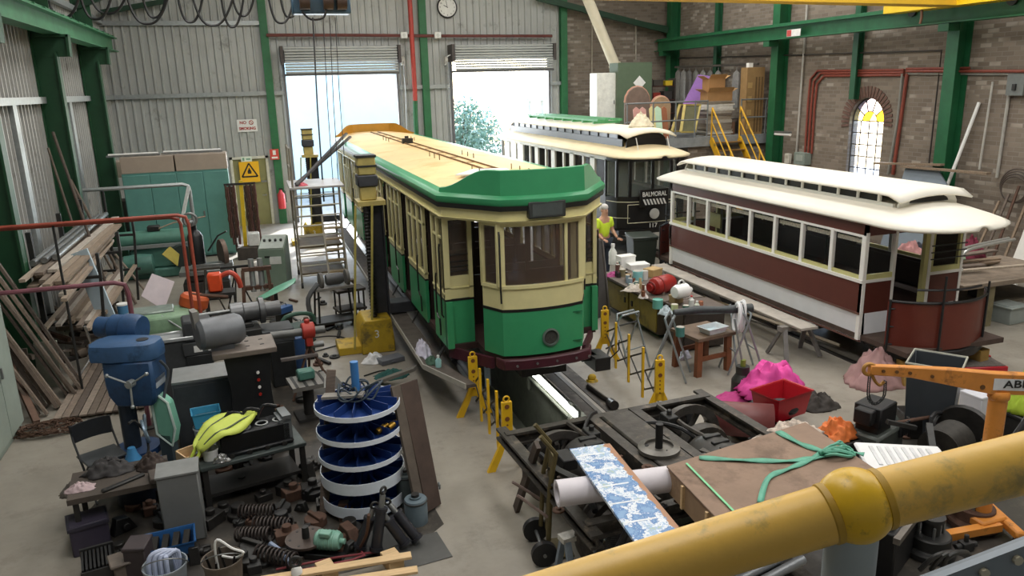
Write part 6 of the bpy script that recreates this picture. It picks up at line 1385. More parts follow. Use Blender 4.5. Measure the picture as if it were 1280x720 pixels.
# steel plates on the floor, cylinders, canisters
for i, (x, y, w, d, rz) in enumerate(((520, 690, .62, .5, .1), (470, 678, .5, .4, .25))):
    q = fl(x, y); boxes('floor_plate', mat('5b5b59', .5, .4, .2, 4), 'thin dark steel plate on the floor, %s' % ('by the canister and jacks' if i == 0 else 'under the leaning cylinders'), 'plate', (q.x, q.y, .002+.008*i), [(-w/2, w/2, -d/2, d/2, 0, .008)], rz)
def hyd(a, b_, label):
    a, b_ = V(a), V(b_); t = thing('hydraulic_cylinder', label, 'cylinder', a, group=None); d = b_-a; HM = mat('2f3036', .4, .3, .25)
    g = G(); g.cyl((0, 0, 0), d*.7, .055); g.cyl(d*.0, d*.06, .07); g.cyl(d*.66, d*.72, .068); g.obj('barrel', HM, t)
    g = G(); g.cyl(d*.72, d*.93, .03); g.obj('rod', STEEL, t)
    g = G(); g.torus(d, .035, .014, d.cross(V((0, 0, 1)))); g.obj('clevis', DSTEEL, t)
hyd(fl(522, 674, .06), atY(484, 627, 7.22), 'dark hydraulic cylinder leaning left, nearest the canister')
hyd(fl(506, 680, .06), atY(476, 638, 7.1), 'dark hydraulic cylinder beside the one nearest the canister')
hyd(fl(470, 688, .06), atY(479, 613, 7.1), 'dark upright hydraulic cylinder with a clevis on top')
hyd(fl(450, 684, .06), atY(468, 632, 7.15), 'short dark hydraulic cylinder leaning right against the others')
g = G(); g.tube([fl(447, 690, .02), fl(458, 668, .3), fl(462, 655, .6)+V((0, 0, .1))], .016, 6, sm=3); tag(g.obj('pry_bar', RUST), 'rusty pry bar standing in front of the carousel', 'bar')
def can(p, r, h, m, label):
    t = thing('canister', label, 'canister', p); g = G(); g.lathe([(0, 0), (r, 0), (r, h), (r*.93, h+.015), (r*.5, h+.02), (r*.5, h+.04), (0, h+.04)], n=22); g.obj('body', m, t); g = G(); g.cyl((0, 0, h+.035), (0, 0, h+.07), r*.35); g.obj('cap', DSTEEL, t); g = G(); g.torus((0, 0, h*.97), r, .008); g.obj('rim', DSTEEL, t)
can(fl(521, 652), .125, .27, mat('65747c', .45, .1, .15), 'grey-blue metal canister on the floor beside the carousel')
can(fl(517, 634)+V((-.05, .12, 0)), .11, .36, mat('4d5656', .5, .1, .2), 'taller dark canister behind the grey-blue one')
t = thing('electric_motor', 'small mint-green electric motor in a black tray', 'motor', fl(412, 690), rz=-.5)
g = G(); g.b(-.2, .2, -.16, .16, 0, .015); g.b(-.2, .2, -.16, -.145, 0, .06); g.b(-.2, .2, .145, .16, 0, .06); g.obj('tray', BLACK, t)
MG = mat('7fae9c', .4, 0, .15)
g = G(); g.lathe([(0, -.13), (.08, -.13), (.1, -.11), (.1, .1), (.08, .13), (.03, .13), (.03, .18), (0, .18)], (0, 0, .14), (1, 0, 0), 20, False); g.obj('casing', MG, t); g = G(); g.box((0, -.05, .245), (.12, .09, .05)); g.obj('terminal_box', MG, t, bev=.008)
for k in range(5): g = G(); g.torus((-.08+.04*k, 0, .14), .1, .006, (1, 0, 0), 20, 4); g.obj('cooling_rib', MG, t)
t = thing('flange_disc', 'flat rusty flange disc with a central stub and bolt holes', 'flange', fl(384, 686)); 
g = G(); g.lathe([(0, .1), (.2, .1), (.21, .11), (.21, .135), (0, .135)], n=32); g.obj('disc', mat('574c46', .5, .4, .2), t); g = G(); g.lathe([(0, .135), (.04, .135), (.035, .26), (0, .26)], n=14); g.obj('stub', DSTEEL, t); g = G(); g.cyl((0, 0, 0), (0, 0, .1), .13); g.obj('support', GREASE, t)
for k in range(6): a = k*PI/3; g = G(); g.cyl((.16*math.cos(a), .16*math.sin(a), .134), (.16*math.cos(a), .16*math.sin(a), .138), .014, n=8); g.obj('bolt_hole', BLACK, t)
for i, (pts, r, m_, lb) in enumerate((([(345, 712), (420, 697), (470, 690)], .012, mat('7b3238', .5, 0, .2), 'long red steel rod lying above the pine pallet'), ([(360, 716), (440, 700), (456, 694), (452, 690)], .012, mat('8c4046', .5, 0, .2), 'red hooked rod lying beside the longer red one'), ([(330, 690), (400, 684), (440, 668)], .02, DSTEEL, 'black round bar lying under the green motor'), ([(338, 680), (352, 690), (362, 704)], .03, mat('7f8da6', .4), 'short grey-blue hose end beside the flange disc'), ([(300, 672), (340, 666), (372, 670)], .014, GREASE, 'greasy rod lying between the springs and flange'), ([(352, 668), (385, 660), (398, 640)], .014, RUST, 'rusty rod lying left of the green motor'))):
    pipe('steel_rod', [fl(x, y, .05+r) for x, y in pts], r, m_, lb, 'rod', 0, None, 6)
# many small castings and lumps in the oily heap
rr = random.Random(33); n = 0
for px, py in ((300, 610), (330, 625), (352, 640), (375, 640), (345, 655), (368, 622), (392, 620), (410, 630), (280, 640), (265, 655), (255, 690), (238, 700), (330, 705), (318, 712), (395, 655), (425, 645), (245, 640), (195, 640), (205, 655), (180, 690), (150, 690), (165, 700), (300, 655), (440, 690), (430, 672), (360, 676), (192, 610), (215, 572), *[(rr.uniform(150, 460), rr.uniform(606, 712)) for _ in range(34)], *[(rr.uniform(225, 400), rr.uniform(500, 600)) for _ in range(22)]):
    q = fl(px, py); s = rr.uniform(.07, .14); k = n % 4; g = G()
    if k == 0: g.lathe([(0, 0), (s, 0), (s, s*.5), (s*.6, s*.6), (s*.6, s*1.2), (s*.3, s*1.25), (0, s*1.25)], n=14)
    elif k == 1: g.b(-s, s, -s*.7, s*.7, 0, s); g.cyl((0, 0, s), (0, 0, s*1.5), s*.4)
    elif k == 2: g.lathe([(s*.5, 0), (s, 0), (s, s*.7), (s*.5, s*.7)], n=16); g.bar((-s, 0, s*.8), (s, 0, s*.8), s*.4)
    else: g.prism([(-s, 0, 0), (s, 0, 0), (s*.6, 0, s*1.4), (-s*.4, 0, s*1.2)], (0, s*.8, 0)); g.cyl((0, -s*.3, s*.6), (0, s*1.1, s*.6), s*.3)
    tag(g.obj(('bearing_housing', 'gear_casting', 'collar', 'bracket_casting')[k], (GREASE, DSTEEL, RUST, BLACK, GREASE)[(n//2) % 5], bev=.006), ('greasy round bearing housing in the oily floor heap', 'greasy square casting with a boss in the oily floor heap', 'greasy steel collar in the oily floor heap', 'greasy angled bracket casting in the oily floor heap')[k], 'casting', ('bearing housings', 'square castings', 'steel collars', 'bracket castings')[k]+' in the oily heap', q, rr.uniform(0, 6)); n += 1
# pine pallet boards at the bottom edge
for i, (a, b_, w, lb) in enumerate((((322, 726), (514, 694), .10, 'long pale pine board at the bottom edge, upper of two'), ((380, 734), (522, 712), .10, 'long pale pine board at the bottom edge, lower of two'))):
    p, q = fl(*a, .14), fl(*b_, .14); board(p, q, w, .03, PINE, 'pine_board', lb, 'board')
for i, (px, py) in enumerate(((410, 722), (492, 708))):
    p = fl(px, py); boxes('pine_block', PINE, 'pine spacer block under the bottom-edge boards, %s one' % ('left' if i == 0 else 'right'), 'block', p, [(-.08, .08, -.09, .14, 0, .118)], .25, .006, 'pine spacer blocks')
t = thing('lifting_shackle', 'steel lifting shackle standing on the pine boards', 'shackle', fl(371, 716, .16)); g = G(); g.torus((0, 0, .12), .05, .016, (0, 1, 0)); g.obj('bow', DSTEEL, t); g = G(); g.lathe([(0, 0), (.055, 0), (.05, .04), (.03, .07), (0, .07)]); g.obj('base', WHITE, t)
# ---------------------------------------------------------------- lifting jacks, scaffold and things along the left of the green tram
JY = mat('c3a22a', .5, 0, .18, 4, 0, '6f5f30', .3, 3); JC = mat('45464b', .5, .3, .3, 5); JB = mat('b8a765', .5, 0, .2, 5)
def jack(x, y, label):
    t = thing('lifting_jack', label, 'jack', (x, y, 0))
    g = G(); g.prism([(-.5, -.55, 0), (.09, -.55, 0), (.09, -.55, .25), (.05, -.55, .62), (-.42, -.55, .62), (-.5, -.55, .5)], (0, .75, 0)); b_ = g.obj('base_box', JY, t, bev=.015)
    text_part('3', .2, WHITE, b_, 'numeral', (-.22, -.56, .36))
    g = G(); g.b(-.9, -.45, -.45, .15, 0, .14); g.obj('foot', JY, t, bev=.01)
    g = G(); ibeam(g, (-.05, -.1, .55), (-.05, -.1, 2.68), .24, .3, up=(1, 0, 0)); g.obj('column', JC, t)
    g = G(); g.cyl((-.22, -.32, .5), (-.22, -.32, 2.7), .05, n=10)
    for k in range(34): g.torus((-.22, -.32, .6+k*.062), .055, .012, n=10, k=4)
    g.obj('lifting_screw', mat('3b3a38', .4, .6, .2), t)
    g = G(); g.b(-.36, .12, -.4, .1, 2.64, 2.72); g.obj('head_plate', JB, t)
    for i, (z0, z1, w, m_) in enumerate(((2.72, 2.96, .28, JB), (2.96, 3.16, .35, JC), (3.16, 3.48, .31, JB))):
        g = G(); g.b(-.15-w/2, -.15+w/2, -.15-w/2, -.15+w/2, z0, z1); o = g.obj('gear_case', m_, t, bev=.02)
        if i == 2: g = G(); g.b(-.32, .02, -.32, .02, 3.3, 3.33); g.b(-.32, .02, -.32, .02, 3.46, 3.5); g.obj('flange', DSTEEL, o)
    for x0, x1, y_ in ((-.62, -.4, -.45), (-.32, -.12, -.5)):
        g = G(); g.tube([(x0, y_, .1), (x1, y_+.1, 2.66)], .022, 6); g.obj('guide_rod', mat('b5a75a', .5, 0, .2), t)
    g = G(); g.prism([(-.5, -.5, .3), (-.3, -.5, .3), (-.37, -.5, .05), (-.43, -.5, .05)], (0, .04, 0)); g.b(-.42, -.38, -.52, -.44, 0, .1); g.obj('lock_foot', mat('d4c327', .45, 0, .12), t)
    g = G(); g.b(.1, .62, -.25, .1, .62, .82); g.obj('lifting_arm', JC, t, bev=.01)
    return t
j1 = jack(1.95, 13.75, 'yellow and dark grey lifting jack marked 3 beside the middle of the green tram')
j2 = dup(j1, (1.7, 24.6, 0), label='far lifting jack behind the scaffold tower at the rear of the green tram')
# scaffold tower
SCF = mat('9a9384', .5, .3, .25, 6); t = thing('scaffold_tower', 'mobile scaffold tower with a ply platform beside the green tram', 'scaffold', (.75, 18.6, 0))
PW, PD_, PH = 1.05, 1.5, 2.38
for x in (0, PW):
    for y in (0, PD_): 
        g = G(); g.cyl((x, y, .12), (x, y, PH if x > 0 else PH+.95), .025); g.obj('post', SCF, t)
        g = G(); g.lathe([(.02, -.02), (.07, -.025), (.07, .025), (.02, .02)], (x, y, .07), (1, 0, 0), 14); g.obj('caster', BLACK, t)
for y in (0, PD_):
    for k in range(9): g = G(); g.cyl((0, y, .3+k*.24), (PW, y, .3+k*.24), .017, n=6); g.obj('rung', mat('c9c2ae', .5, .2, .1), t)
for x in (0, PW):
    for z in (.35, 1.4): g = G(); g.cyl((x, 0, z), (x, PD_, z), .018, n=6); g.obj('side_rail', SCF, t)
for z in (PH+.45, PH+.92): g = G(); g.cyl((0, 0, z), (0, PD_, z), .02, n=6); g.obj('guard_rail', SCF, t)
g = G(); g.b(-.08, PW+.12, -.1, PD_+.1, PH, PH+.05); g.obj('platform', mat('b9b6b5', .5, 0, .12, 3), t, bev=.006)
for z, n_ in ((.3, 1), (.95, 2)): g = G(); g.b(.02, PW-.02, .1, PD_-.1, z, z+.04); g.obj('shelf', mat('7c6b52', .7, 0, .25), t)
for k in range(6): g = G(); g.b(.62, 1.02, -.75+k*.11, -.55+k*.11, .22+k*.24, .25+k*.24); g.obj('step', mat('a58f68', .6, 0, .2), t)
for x in (.6, 1.03): g = G(); g.bar((x, -.75, .05), (x, 0, 1.72), .04, .09); g.obj('stair_stringer', SCF, t)
for i in range(2):
    a = V((.85, 18.7+.3*i, PH+.08)); b_ = atY(433+i*5, 167+i*4, 21.5+.3*i); g = G(); g.bar((0, 0, 0), b_-a, .07, .05); tag(g.obj('steel_channel', mat('5c5a5c', .5, .4, .2)), 'long dark steel channel lying from the scaffold platform up to the tram roof, %s one' % ('left' if i == 0 else 'right'), 'beam', 'steel channels', a)
cloth_heap('rag', 'red and pink rag on the scaffold platform', 'cloth', (.97, 18.85, PH+.051), .15, .12, .08, mat('cf6672', .9, 0, .2), 21)
t = thing('fire_extinguisher', 'red fire extinguisher on the wall right of the olive door', 'extinguisher', atY(352, 250, 28.3)); g = G(); g.lathe([(0, -.3), (.12, -.3), (.13, -.25), (.13, .2), (.06, .3), (.04, .36), (0, .36)]); g.obj('body', mat('d1424a', .4, 0, .1), t); g = G(); g.tube([(.03, 0, .36), (.15, 0, .3), (.17, 0, -.1)], .015, 5); g.obj('hose', BLACK, t); g = G(); g.b(-.06, .08, -.02, .02, .36, .42); g.obj('handle', BLACK, t)
# pedestal bench grinder on its frame
p = fl(420, 408); t = thing('pedestal_grinder', 'grey pedestal bench grinder on a tube frame in the aisle', 'grinder', p, rz=.15)
g = G(); g.b(-.35, .4, -.18, .18, .8, .85); g.obj('table', mat('8d8a84', .5, .2, .2), t)
for x in (-.32, .35):
    for y in (-.16, .16): g = G(); g.cyl((x*1.15, y*1.3, 0), (x, y, .8), .022, n=6); g.obj('leg', DSTEEL, t)
g = G(); g.lathe([(0, -.17), (.1, -.17), (.12, -.1), (.12, .1), (.1, .17), (0, .17)], (.05, 0, .98), (1, 0, 0), 18, False); g.obj('motor', mat('57585a', .5, .2, .2), t)
for x in (-.22, .3): g = G(); g.lathe([(0, -.03), (.16, -.03), (.16, .03), (0, .03)], (x, 0, .98), (1, 0, 0), 20, False); g.obj('grinding_wheel', mat('6c6a66', .8, 0, .3), t)
g = G(); g.tube([(-.3, -.1, .95), (-.52, -.14, .7), (-.5, -.12, .35), (-.42, -.1, .25)], .05, 8, sm=3); g.obj('dust_hose', mat('5f6062', .5, .1, .2), t)
g = G(); g.b(-.45, .4, -.25, .25, .14, .18); g.b(-.45, -.42, -.25, .25, .0, .18); g.obj('lower_frame', DSTEEL, t)
p = fl(452, 412); t = thing('tool_cart', 'dark low trolley with a vice beside the yellow lifting jack', 'trolley', p+V((-.1, .9, 0)), rz=.2)
for z in (.2, .6): g = G(); g.b(-.3, .3, -.2, .2, z, z+.05); g.obj('shelf', mat('4c4540', .6, .1, .3), t)
for x in (-.27, .24):
    for y in (-.18, .15): g = G(); g.b(x, x+.03, y, y+.03, 0, .6); g.obj('leg', DSTEEL, t)
g = G(); g.box((0, 0, .75), (.3, .18, .16)); g.obj('vice', mat('5b5047', .5, .3, .3), t, bev=.02)
for i, pts in enumerate(([(378, 424), (412, 420), (435, 424), (452, 440)], [(392, 440), (430, 430), (460, 428)], [(455, 470), (480, 463), (496, 470)])):
    pipe('floor_cable', [fl(x, y, .015) for x, y in pts], .012, BLACK, 'black cable trailing over the concrete %s' % ('past the red pipe vice', 'just below the upper cable', 'behind the parts carousel')[i], 'cable', 4, None, 5)
cloth_heap('cloth', 'white crumpled cloth on the floor behind the carousel', 'cloth', fl(468, 452), .22, .16, .16, mat('e9e9ea', .9, 0, .08), 22)
cloth_heap('cloth', 'dark teal crumpled cloth on the floor behind the carousel', 'cloth', fl(490, 470), .3, .2, .12, mat('2b5a55', .9, 0, .2), 23)
p = fl(488, 452); boxes('tool_case', mat('6c7078', .5, 0, .15), 'grey flat tool case lying beside the white cloth', 'case', p, [(-.22, .22, -.13, .13, 0, .09), (-.05, .05, -.15, -.13, .03, .06)], .3, .015)
board(fl(470, 478, .03), fl(525, 468, .32)+V((0, .3, 0)), .16, .05, mat('77736c', .6, .2, .2), 'steel_channel', 'grey channel lying on the floor just behind the parts carousel', 'beam')
rbz = .592
cloth_heap('paper_bag', 'white and purple crumpled paper bag on the tram running board', 'bag', V((2.17, 11.25, rbz)), .12, .3, .2, mat('d3cfe0', .8, 0, .12), 24)
cloth_heap('cloth', 'dark green rag on the running board next to the paper bag', 'cloth', V((2.2, 10.78, rbz)), .1, .15, .09, mat('45604f', .9, 0, .2), 25)
t = thing('spray_bottle', 'small pale blue bottle on the tram running board', 'bottle', V((2.25, 10.55, rbz))); g = G(); g.lathe([(0, 0), (.045, 0), (.045, .1), (.02, .14), (0, .14)], n=14); g.obj('body', mat('9fd0cf', .4), t); g = G(); g.cyl((0, 0, .14), (0, 0, .18), .02); g.obj('cap', WHITE, t)
# yellow expanding barriers
BY = mat('e3b41e', .45, 0, .12, 6)
def barrier(a, b_, label, n=4):
    a, b_ = V(a), V(b_); d = b_-a; t = thing('expanding_barrier', label, 'barrier', a); u = d.normalized(); w = V((-u.y, u.x, 0))
    for k, o_ in enumerate((V((0, 0, 0)), d)):
        g = G(); up = lambda z, s: o_+w*s+V((0, 0, z))
        g.prism([up(.3, -.07), up(.3, .07), up(.9, .065), up(.9, -.065)], u*.05); po = g.obj('post', BY, t, bev=.006)
        for s in (-1, 1): g = G(); g.prism([up(0, s*.27), up(.0, s*.17), up(.22, s*.07), up(.42, s*.0), up(.42, s*.07), up(.26, s*.14)], u*.05); g.obj('leg', BY, t)
        g = G(); g.torus(o_+V((0, 0, .93))+u*.025, .035, .012, u); g.obj('ring', BY, t)
        for z in (.84, .68): g = G(); g.cyl(o_+V((0, 0, z))-u*.004, o_+V((0, 0, z))+u*.054, .03); g.obj('hole', mat('7a4a24', .7), po)
        for z in (.6, .54, .48, .42): g = G(); g.cyl(o_+V((0, 0, z))-u*.003, o_+V((0, 0, z))+u*.053, .012, n=8); g.obj('hole', mat('7a4a24', .7), po)
    for k in range(n):
        f = (k+1)/(n+1); c = d*f; g = G(); g.bar(c+V((0, 0, .08)), c+V((0, 0, .86)), .03, .045, u); g.obj('slat', BY, t)
    for k in range(n+1):
        for z0, z1 in ((.2, .5), (.5, .2), (.5, .78), (.78, .5)): g = G(); g.bar(d*(k/(n+1))+V((0, 0, z0))+w*.03, d*((k+1)/(n+1))+V((0, 0, z1))+w*.03, .012, .025); g.obj('lattice_bar', BLACK, t) if z0 < .6 else g.bm.free()
barrier((2.62, 9.99, 0), (2.57, 8.28, 0), 'yellow expanding barrier on the left side of the pit', 3)
barrier((5.31, 11.34, 0), (4.98, 8.86, 0), 'yellow expanding barrier on the right side of the pit', 3)
# strip lamp and bits at the pit edge
a, b_ = V((PX1-.07, 11.35, -.07)), V((PX1-.07, 9.55, -.07)); t = thing('strip_lamp', 'lit white strip lamp fixed along the pit wall under the green tram', 'lamp', a)
g = G(); g.bar((0, 0, 0), b_-a, .09, .07); g.obj('tube', mat('f3f6ea', .4, 0, 0, emit=14), t, bev=.02); g = G(); g.bar((.045, 0, 0), b_-a+V((.045, 0, 0)), .03, .1); g.obj('housing', STEEL, t)
boxes('pit_box', mat('4a3c36', .7, 0, .3), 'dark brown box standing on the pit floor behind the bogie', 'box', (PX0+.3, 8.75, PZ), [(-.25, .25, -.3, .3, 0, 1.0), (-.27, .27, -.32, .32, .94, 1.0)], 0)
g = G(); g.tube([fl(735, 483, .03), fl(755, 498, .03), fl(766, 504, .03)], .04, 7); g.cyl(fl(763, 503, .03), fl(768, 507, .08), .07); tag(g.obj('steel_hook_bar', GREASE), 'greasy hooked bar lying on the floor right of the pit', 'bar')
g = G(); g.prism([(0, 0, 0), (.09, 0, 0), (.1, .02, -.42), (.02, .02, -.45)], (0, .02, 0)); g.b(-.02, .12, -.02, .1, 0, .02); tag(g.obj('hanging_strap', mat('8fa6bd', .5, 0, .15)), 'pale blue-grey strap hanging from the tram step beam by the barrier', 'strap', loc=fl(605, 445, .84)+V((0, .02, -.05)))
g = G(); g.ball((0, 0, .06), .06, 10, (1.2, .8, 1)); g.lathe([(0, 0), (.1, 0), (.08, .03), (0, .03)]); tag(g.obj('yellow_plug', JY), 'small yellow cast block on the floor right of the pit rails', 'block', loc=fl(740, 476))
# worker in a hi-vis shirt
def skin_fig(name, V_, E_, rad, m, parent, sub=2):
    me = bpy.data.meshes.new(name); me.from_pydata(V_, E_, []); o = bpy.data.objects.new(name, me); C.objects.link(o); o.parent = parent; me.materials.append(m)
    md = o.modifiers.new('skin', 'SKIN'); md.use_smooth_shade = True
    for i, r in enumerate(rad): me.skin_vertices[0].data[i].radius = r if isinstance(r, tuple) else (r, r)
    me.skin_vertices[0].data[0].use_root = True
    s = o.modifiers.new('sub', 'SUBSURF'); s.levels = sub; s.render_levels = sub
    return o
ws = thing('person', 'grey-haired person in a yellow hi-vis shirt working behind the green tram', 'person', (7.74, 16.6, 0), rz=.25)
SK = mat('c99a80', .6, 0, .08, 10)
VV = [(0, 0, .95), (0, 0, 1.2), (0, -.02, 1.42), (0, -.03, 1.52), (0, -.05, 1.62), (0, -.05, 1.72),
      (-.19, -.01, 1.42), (-.25, -.06, 1.14), (-.24, -.28, 1.02), (.19, -.01, 1.42), (.25, -.04, 1.14), (.22, -.26, 1.0),
      (-.1, 0, .9), (-.11, -.02, .5), (-.11, .0, .08), (-.11, -.16, .045), (.1, 0, .9), (.11, -.02, .5), (.11, .0, .08), (.11, -.16, .045)]
EE = [(0, 1), (1, 2), (2, 3), (3, 4), (4, 5), (2, 6), (6, 7), (7, 8), (2, 9), (9, 10), (10, 11), (0, 12), (12, 13), (13, 14), (14, 15), (0, 16), (16, 17), (17, 18), (18, 19)]
RR = [(.15, .11), (.15, .11), (.13, .09), .06, (.08, .095), (.075, .09), .065, .048, .03, .065, .048, .03, .085, .06, .042, .038, .085, .06, .042, .038]
bd = skin_fig('body', VV, EE, RR, SK, ws)
sh = skin_fig('shirt', [VV[i] for i in (0, 1, 2, 6, 9)]+[(-.235, -.045, 1.22), (.235, -.03, 1.22)], [(0, 1), (1, 2), (2, 3), (2, 4), (3, 5), (4, 6)], [(.175, .135), (.175, .13), (.15, .105), .085, .085, .075, .075], mat('d6f03c', .7, 0, .08, 8), ws)
skin_fig('trousers', [VV[i] for i in (0, 12, 13, 14, 16, 17, 18)], [(0, 1), (1, 2), (2, 3), (0, 4), (4, 5), (5, 6)], [(.165, .125), .105, .08, .065, .105, .08, .065], mat('2c3340', .8, 0, .15), ws)
for i in (14, 18): skin_fig('boot', [(VV[i][0], .02, .07), (VV[i][0], -.16, .055)], [(0, 1)], [.06, .055], BLACK, ws)
g = G(); g.ball((0, -.03, 1.735), .105, 14, (.86, 1.0, .78)); g.ball((0, .02, 1.69), .098, 12, (.9, .8, .9)); g.obj('hair', mat('d8d6d2', .9, 0, .15, 30), ws)
g = G(); g.loft([[(-.015, -.13, 1.67), (.015, -.13, 1.67), (.0, -.135, 1.68)], [(-.02, -.135, 1.635), (.02, -.135, 1.635), (0, -.17, 1.635)]]); g.obj('nose', SK, ws)
for s in (-1, 1):
    g = G(); g.ball((s*.034, -.137, 1.675), .011, 8); g.obj('eye', mat('3a2f28', .3), ws)
    g = G(); g.ball((s*.085, -.03, 1.655), .03, 8, (.35, .7, 1.1)); g.obj('ear', SK, ws)
g = G(); g.box((0, -.138, 1.6), (.045, .008, .008)); g.obj('mouth', mat('96554a', .6), ws)
for s, w in ((-1, VV[8]), (1, VV[11])):
    g = G(); c = V(w)+V((0, -.03, -.01)); g.ball(c+V((0, -.03, 0)), .042, 10, (.85, 1.1, .5))
    for k in range(4): f = c+V((-.03+.02*k, -.07, 0)); L_ = (.05, .065, .07, .055)[k]; g.tube([f, f+V((0, -L_*.6, -.01)), f+V((0, -L_*.8, -.04))], [.0095, .009, .007], 6)
    g.tube([c+V((-s*.035, -.02, 0)), c+V((-s*.06, -.05, -.01)), c+V((-s*.055, -.08, -.025))], [.011, .01, .008], 6); g.obj('hand', SK, ws)
for z in (1.08,):
    pass
# padded dark seat back leaning at the right of the green tram
t = thing('seat_back', 'tall dark grey padded seat back leaning by the right side of the green tram', 'seat back', fl(754, 397), rz=.25)
g = G(); g.loft([[V((x, .25*z/1.55+yo, z)) for x, yo in ((-.16, 0), (.16, 0), (.2, .07), (.16, .14), (-.16, .14), (-.2, .07))] for z in (0, .08, .8, 1.5, 1.56)]); g.obj('pad', mat('4d4a49', .6, 0, .15, 4), t, bev=.03)
g = G(); g.tube([(.17, -.01+.25*z/1.55, z) for z in (.02, .8, 1.53)], .018, 6); g.obj('piping', mat('6a6664', .5), t)
# wheelie bin
p = fl(801, 345); t = thing('wheelie_bin', 'dark green wheelie bin in front of the black-ended tram', 'bin', p, rz=-.2)
g = G(); g.loft([[V((x*s, y*s, z)) for x, y in ((-.29, -.34), (.29, -.34), (.29, .34), (-.29, .34))] for s, z in ((.8, .05), (1, .95), (1.06, .95), (1.06, 1.0))]); g.obj('body', mat('2b332c', .5, 0, .12, 4), t, bev=.02)
g = G(); g.loft([[V((x, y, z)) for x, y in ((-.33, -.38), (.33, -.38), (.33, .38), (-.33, .38))] for z in (1.0, 1.04)]); g.obj('lid', mat('343d35', .45, 0, .1), t, bev=.02)
for s in (-1, 1): g = G(); g.lathe([(.02, -.03), (.11, -.03), (.11, .03), (.02, .03)], (s*.27, .3, .11), (1, 0, 0), 16); g.obj('wheel', BLACK, t)
boxes('metal_sheet', mat('b2b0ac', .5, 0, .12, 2), 'pale grey panel standing between the two vintage trams', 'panel', (9.4, 16.4, 0), [(0, .7, 0, .05, 0, 1.25), (-.02, .77, -.01, .06, 1.22, 1.27)], -.1)
t = thing('black_ladder', 'narrow black ladder standing against the grey panel', 'ladder', (9.27, 16.3, 0)); 
for x in (0, .28): g = G(); g.bar((x, 0, 0), (x, .0, 1.75), .03, .03); g.obj('stile', BLACK, t)
for k in range(6): g = G(); g.cyl((0, 0, .2+k*.28), (.28, 0, .2+k*.28), .012, n=6); g.obj('rung', BLACK, t)
# olive workbench with paint clutter
bz = .76; t = thing('workbench', 'olive-fronted workbench covered in paint pots between the trams', 'workbench', (6.62, 11.9, 0), rz=.0)
g = G(); g.b(.03, .85, 0, 2.3, .1, bz-.05); g.obj('carcass', mat('4a4030', .7, 0, .3), t)
for k in range(2): g = G(); g.b(.0, .03, .04+k*1.13, 1.1+k*1.13, .14, bz-.1); d = g.obj('door', mat('8a7a2f', .55, 0, .25, 2.5, 0, '5e5526', .3), t, bev=.006); g = G(); g.b(-.02, 0, .95+k*.3, 1.0+k*.3, .4, .5); g.obj('handle', DSTEEL, d)
g = G(); g.b(-.05, .9, -.08, 2.38, bz-.05, bz); g.obj('top', mat('6b6158', .7, 0, .4, 5), t, bev=.006)
BPx = lambda px, py: fl(px, py, bz+.001)
def pot(px, py, r, h, c_, label, lid=True, name='paint_tin', cat='tin', z=None, group=None):
    p = fl(px, py, z or bz+.001); t = thing(name, label, cat, p, group=group); g = G(); g.lathe([(0, 0), (r, 0), (r, h), (r*.9, h), (r*.9, h-.01), (0, h-.01)], n=18, close=False); g.obj('body', mat(c_, .4, .1, .12), t)
    if lid: g = G(); g.lathe([(0, h-.008), (r*.88, h-.008), (r*.88, h+.006), (0, h+.006)], n=18, close=False); g.obj('lid', mat('c9c5ba', .4, .3), t)
def bottle(px, py, r, h, c_, cap, label, z=None):
    p = fl(px, py, z or bz+.001); t = thing('bottle', label, 'bottle', p); g = G(); g.lathe([(0, 0), (r, 0), (r, h*.6), (r*.4, h*.78), (r*.4, h*.9), (0, h*.9)], n=16, close=False); g.obj('body', mat(c_, .3, 0, .08), t); g = G(); g.lathe([(r*.45, h*.88), (r*.45, h), (0, h)], n=12); g.obj('cap', mat(cap, .4), t)
def wbox(px, py, w, d, h, c_, label, rz=.1, name='carton', cat='box', z=None):
    p = fl(px, py, z or bz+.001); t = thing(name, label, cat, p, rz=rz); g = G(); g.b(-w/2, w/2, -d/2, d/2, 0, h); g.obj('box', mat(c_, .6, 0, .1), t, bev=.006); g = G(); g.b(-w/2-.006, w/2+.006, -d/2-.006, d/2+.006, h-.03, h+.004); g.obj('lid', mat(c_, .5, 0, .05), t)
bottle(766, 330, .09, .45, 'd7d9d2', 'e8e8e4', 'large clear bottle at the far end of the olive bench')
cloth_heap('cloth', 'magenta cloth hanging at the far end of the olive bench', 'cloth', BPx(768, 344)+V((.0, 0, .0)), .22, .16, .07, mat('a8487e', .9, 0, .2), 31)
wbox(782, 334, .36, .22, .26, 'e6e6e2', 'tall white carton at the far end of the olive bench'); wbox(797, 336, .42, .3, .12, 'e9e9e6', 'flat white carton beside the tall one on the olive bench', -.1)
pot(778, 345, .07, .14, '8a7f62', 'tan paint tin in front of the white cartons'); pot(785, 350, .06, .12, 'b79a6b', 'small brown tin near the front edge of the olive bench', False); pot(772, 340, .05, .16, '6b5448', 'narrow brown jar beside the magenta cloth')
pot(797, 351, .10, .2, '8fd0d3', 'turquoise labelled paint pot mid-way on the olive bench'); pot(805, 349, .08, .17, 'd8d4d2', 'white pot right of the turquoise one on the olive bench')
cloth_heap('rag', 'heap of white knotted rags at the front of the olive bench', 'cloth', BPx(795, 362), .3, .15, .1, mat('c9c0b6', .9, 0, .35, 25), 32); cloth_heap('rag', 'small white rag hanging over the near corner of the olive bench', 'cloth', BPx(804, 372), .1, .1, .1, mat('d3cbc6', .9, 0, .3, 25), 33)
rr = random.Random(77)
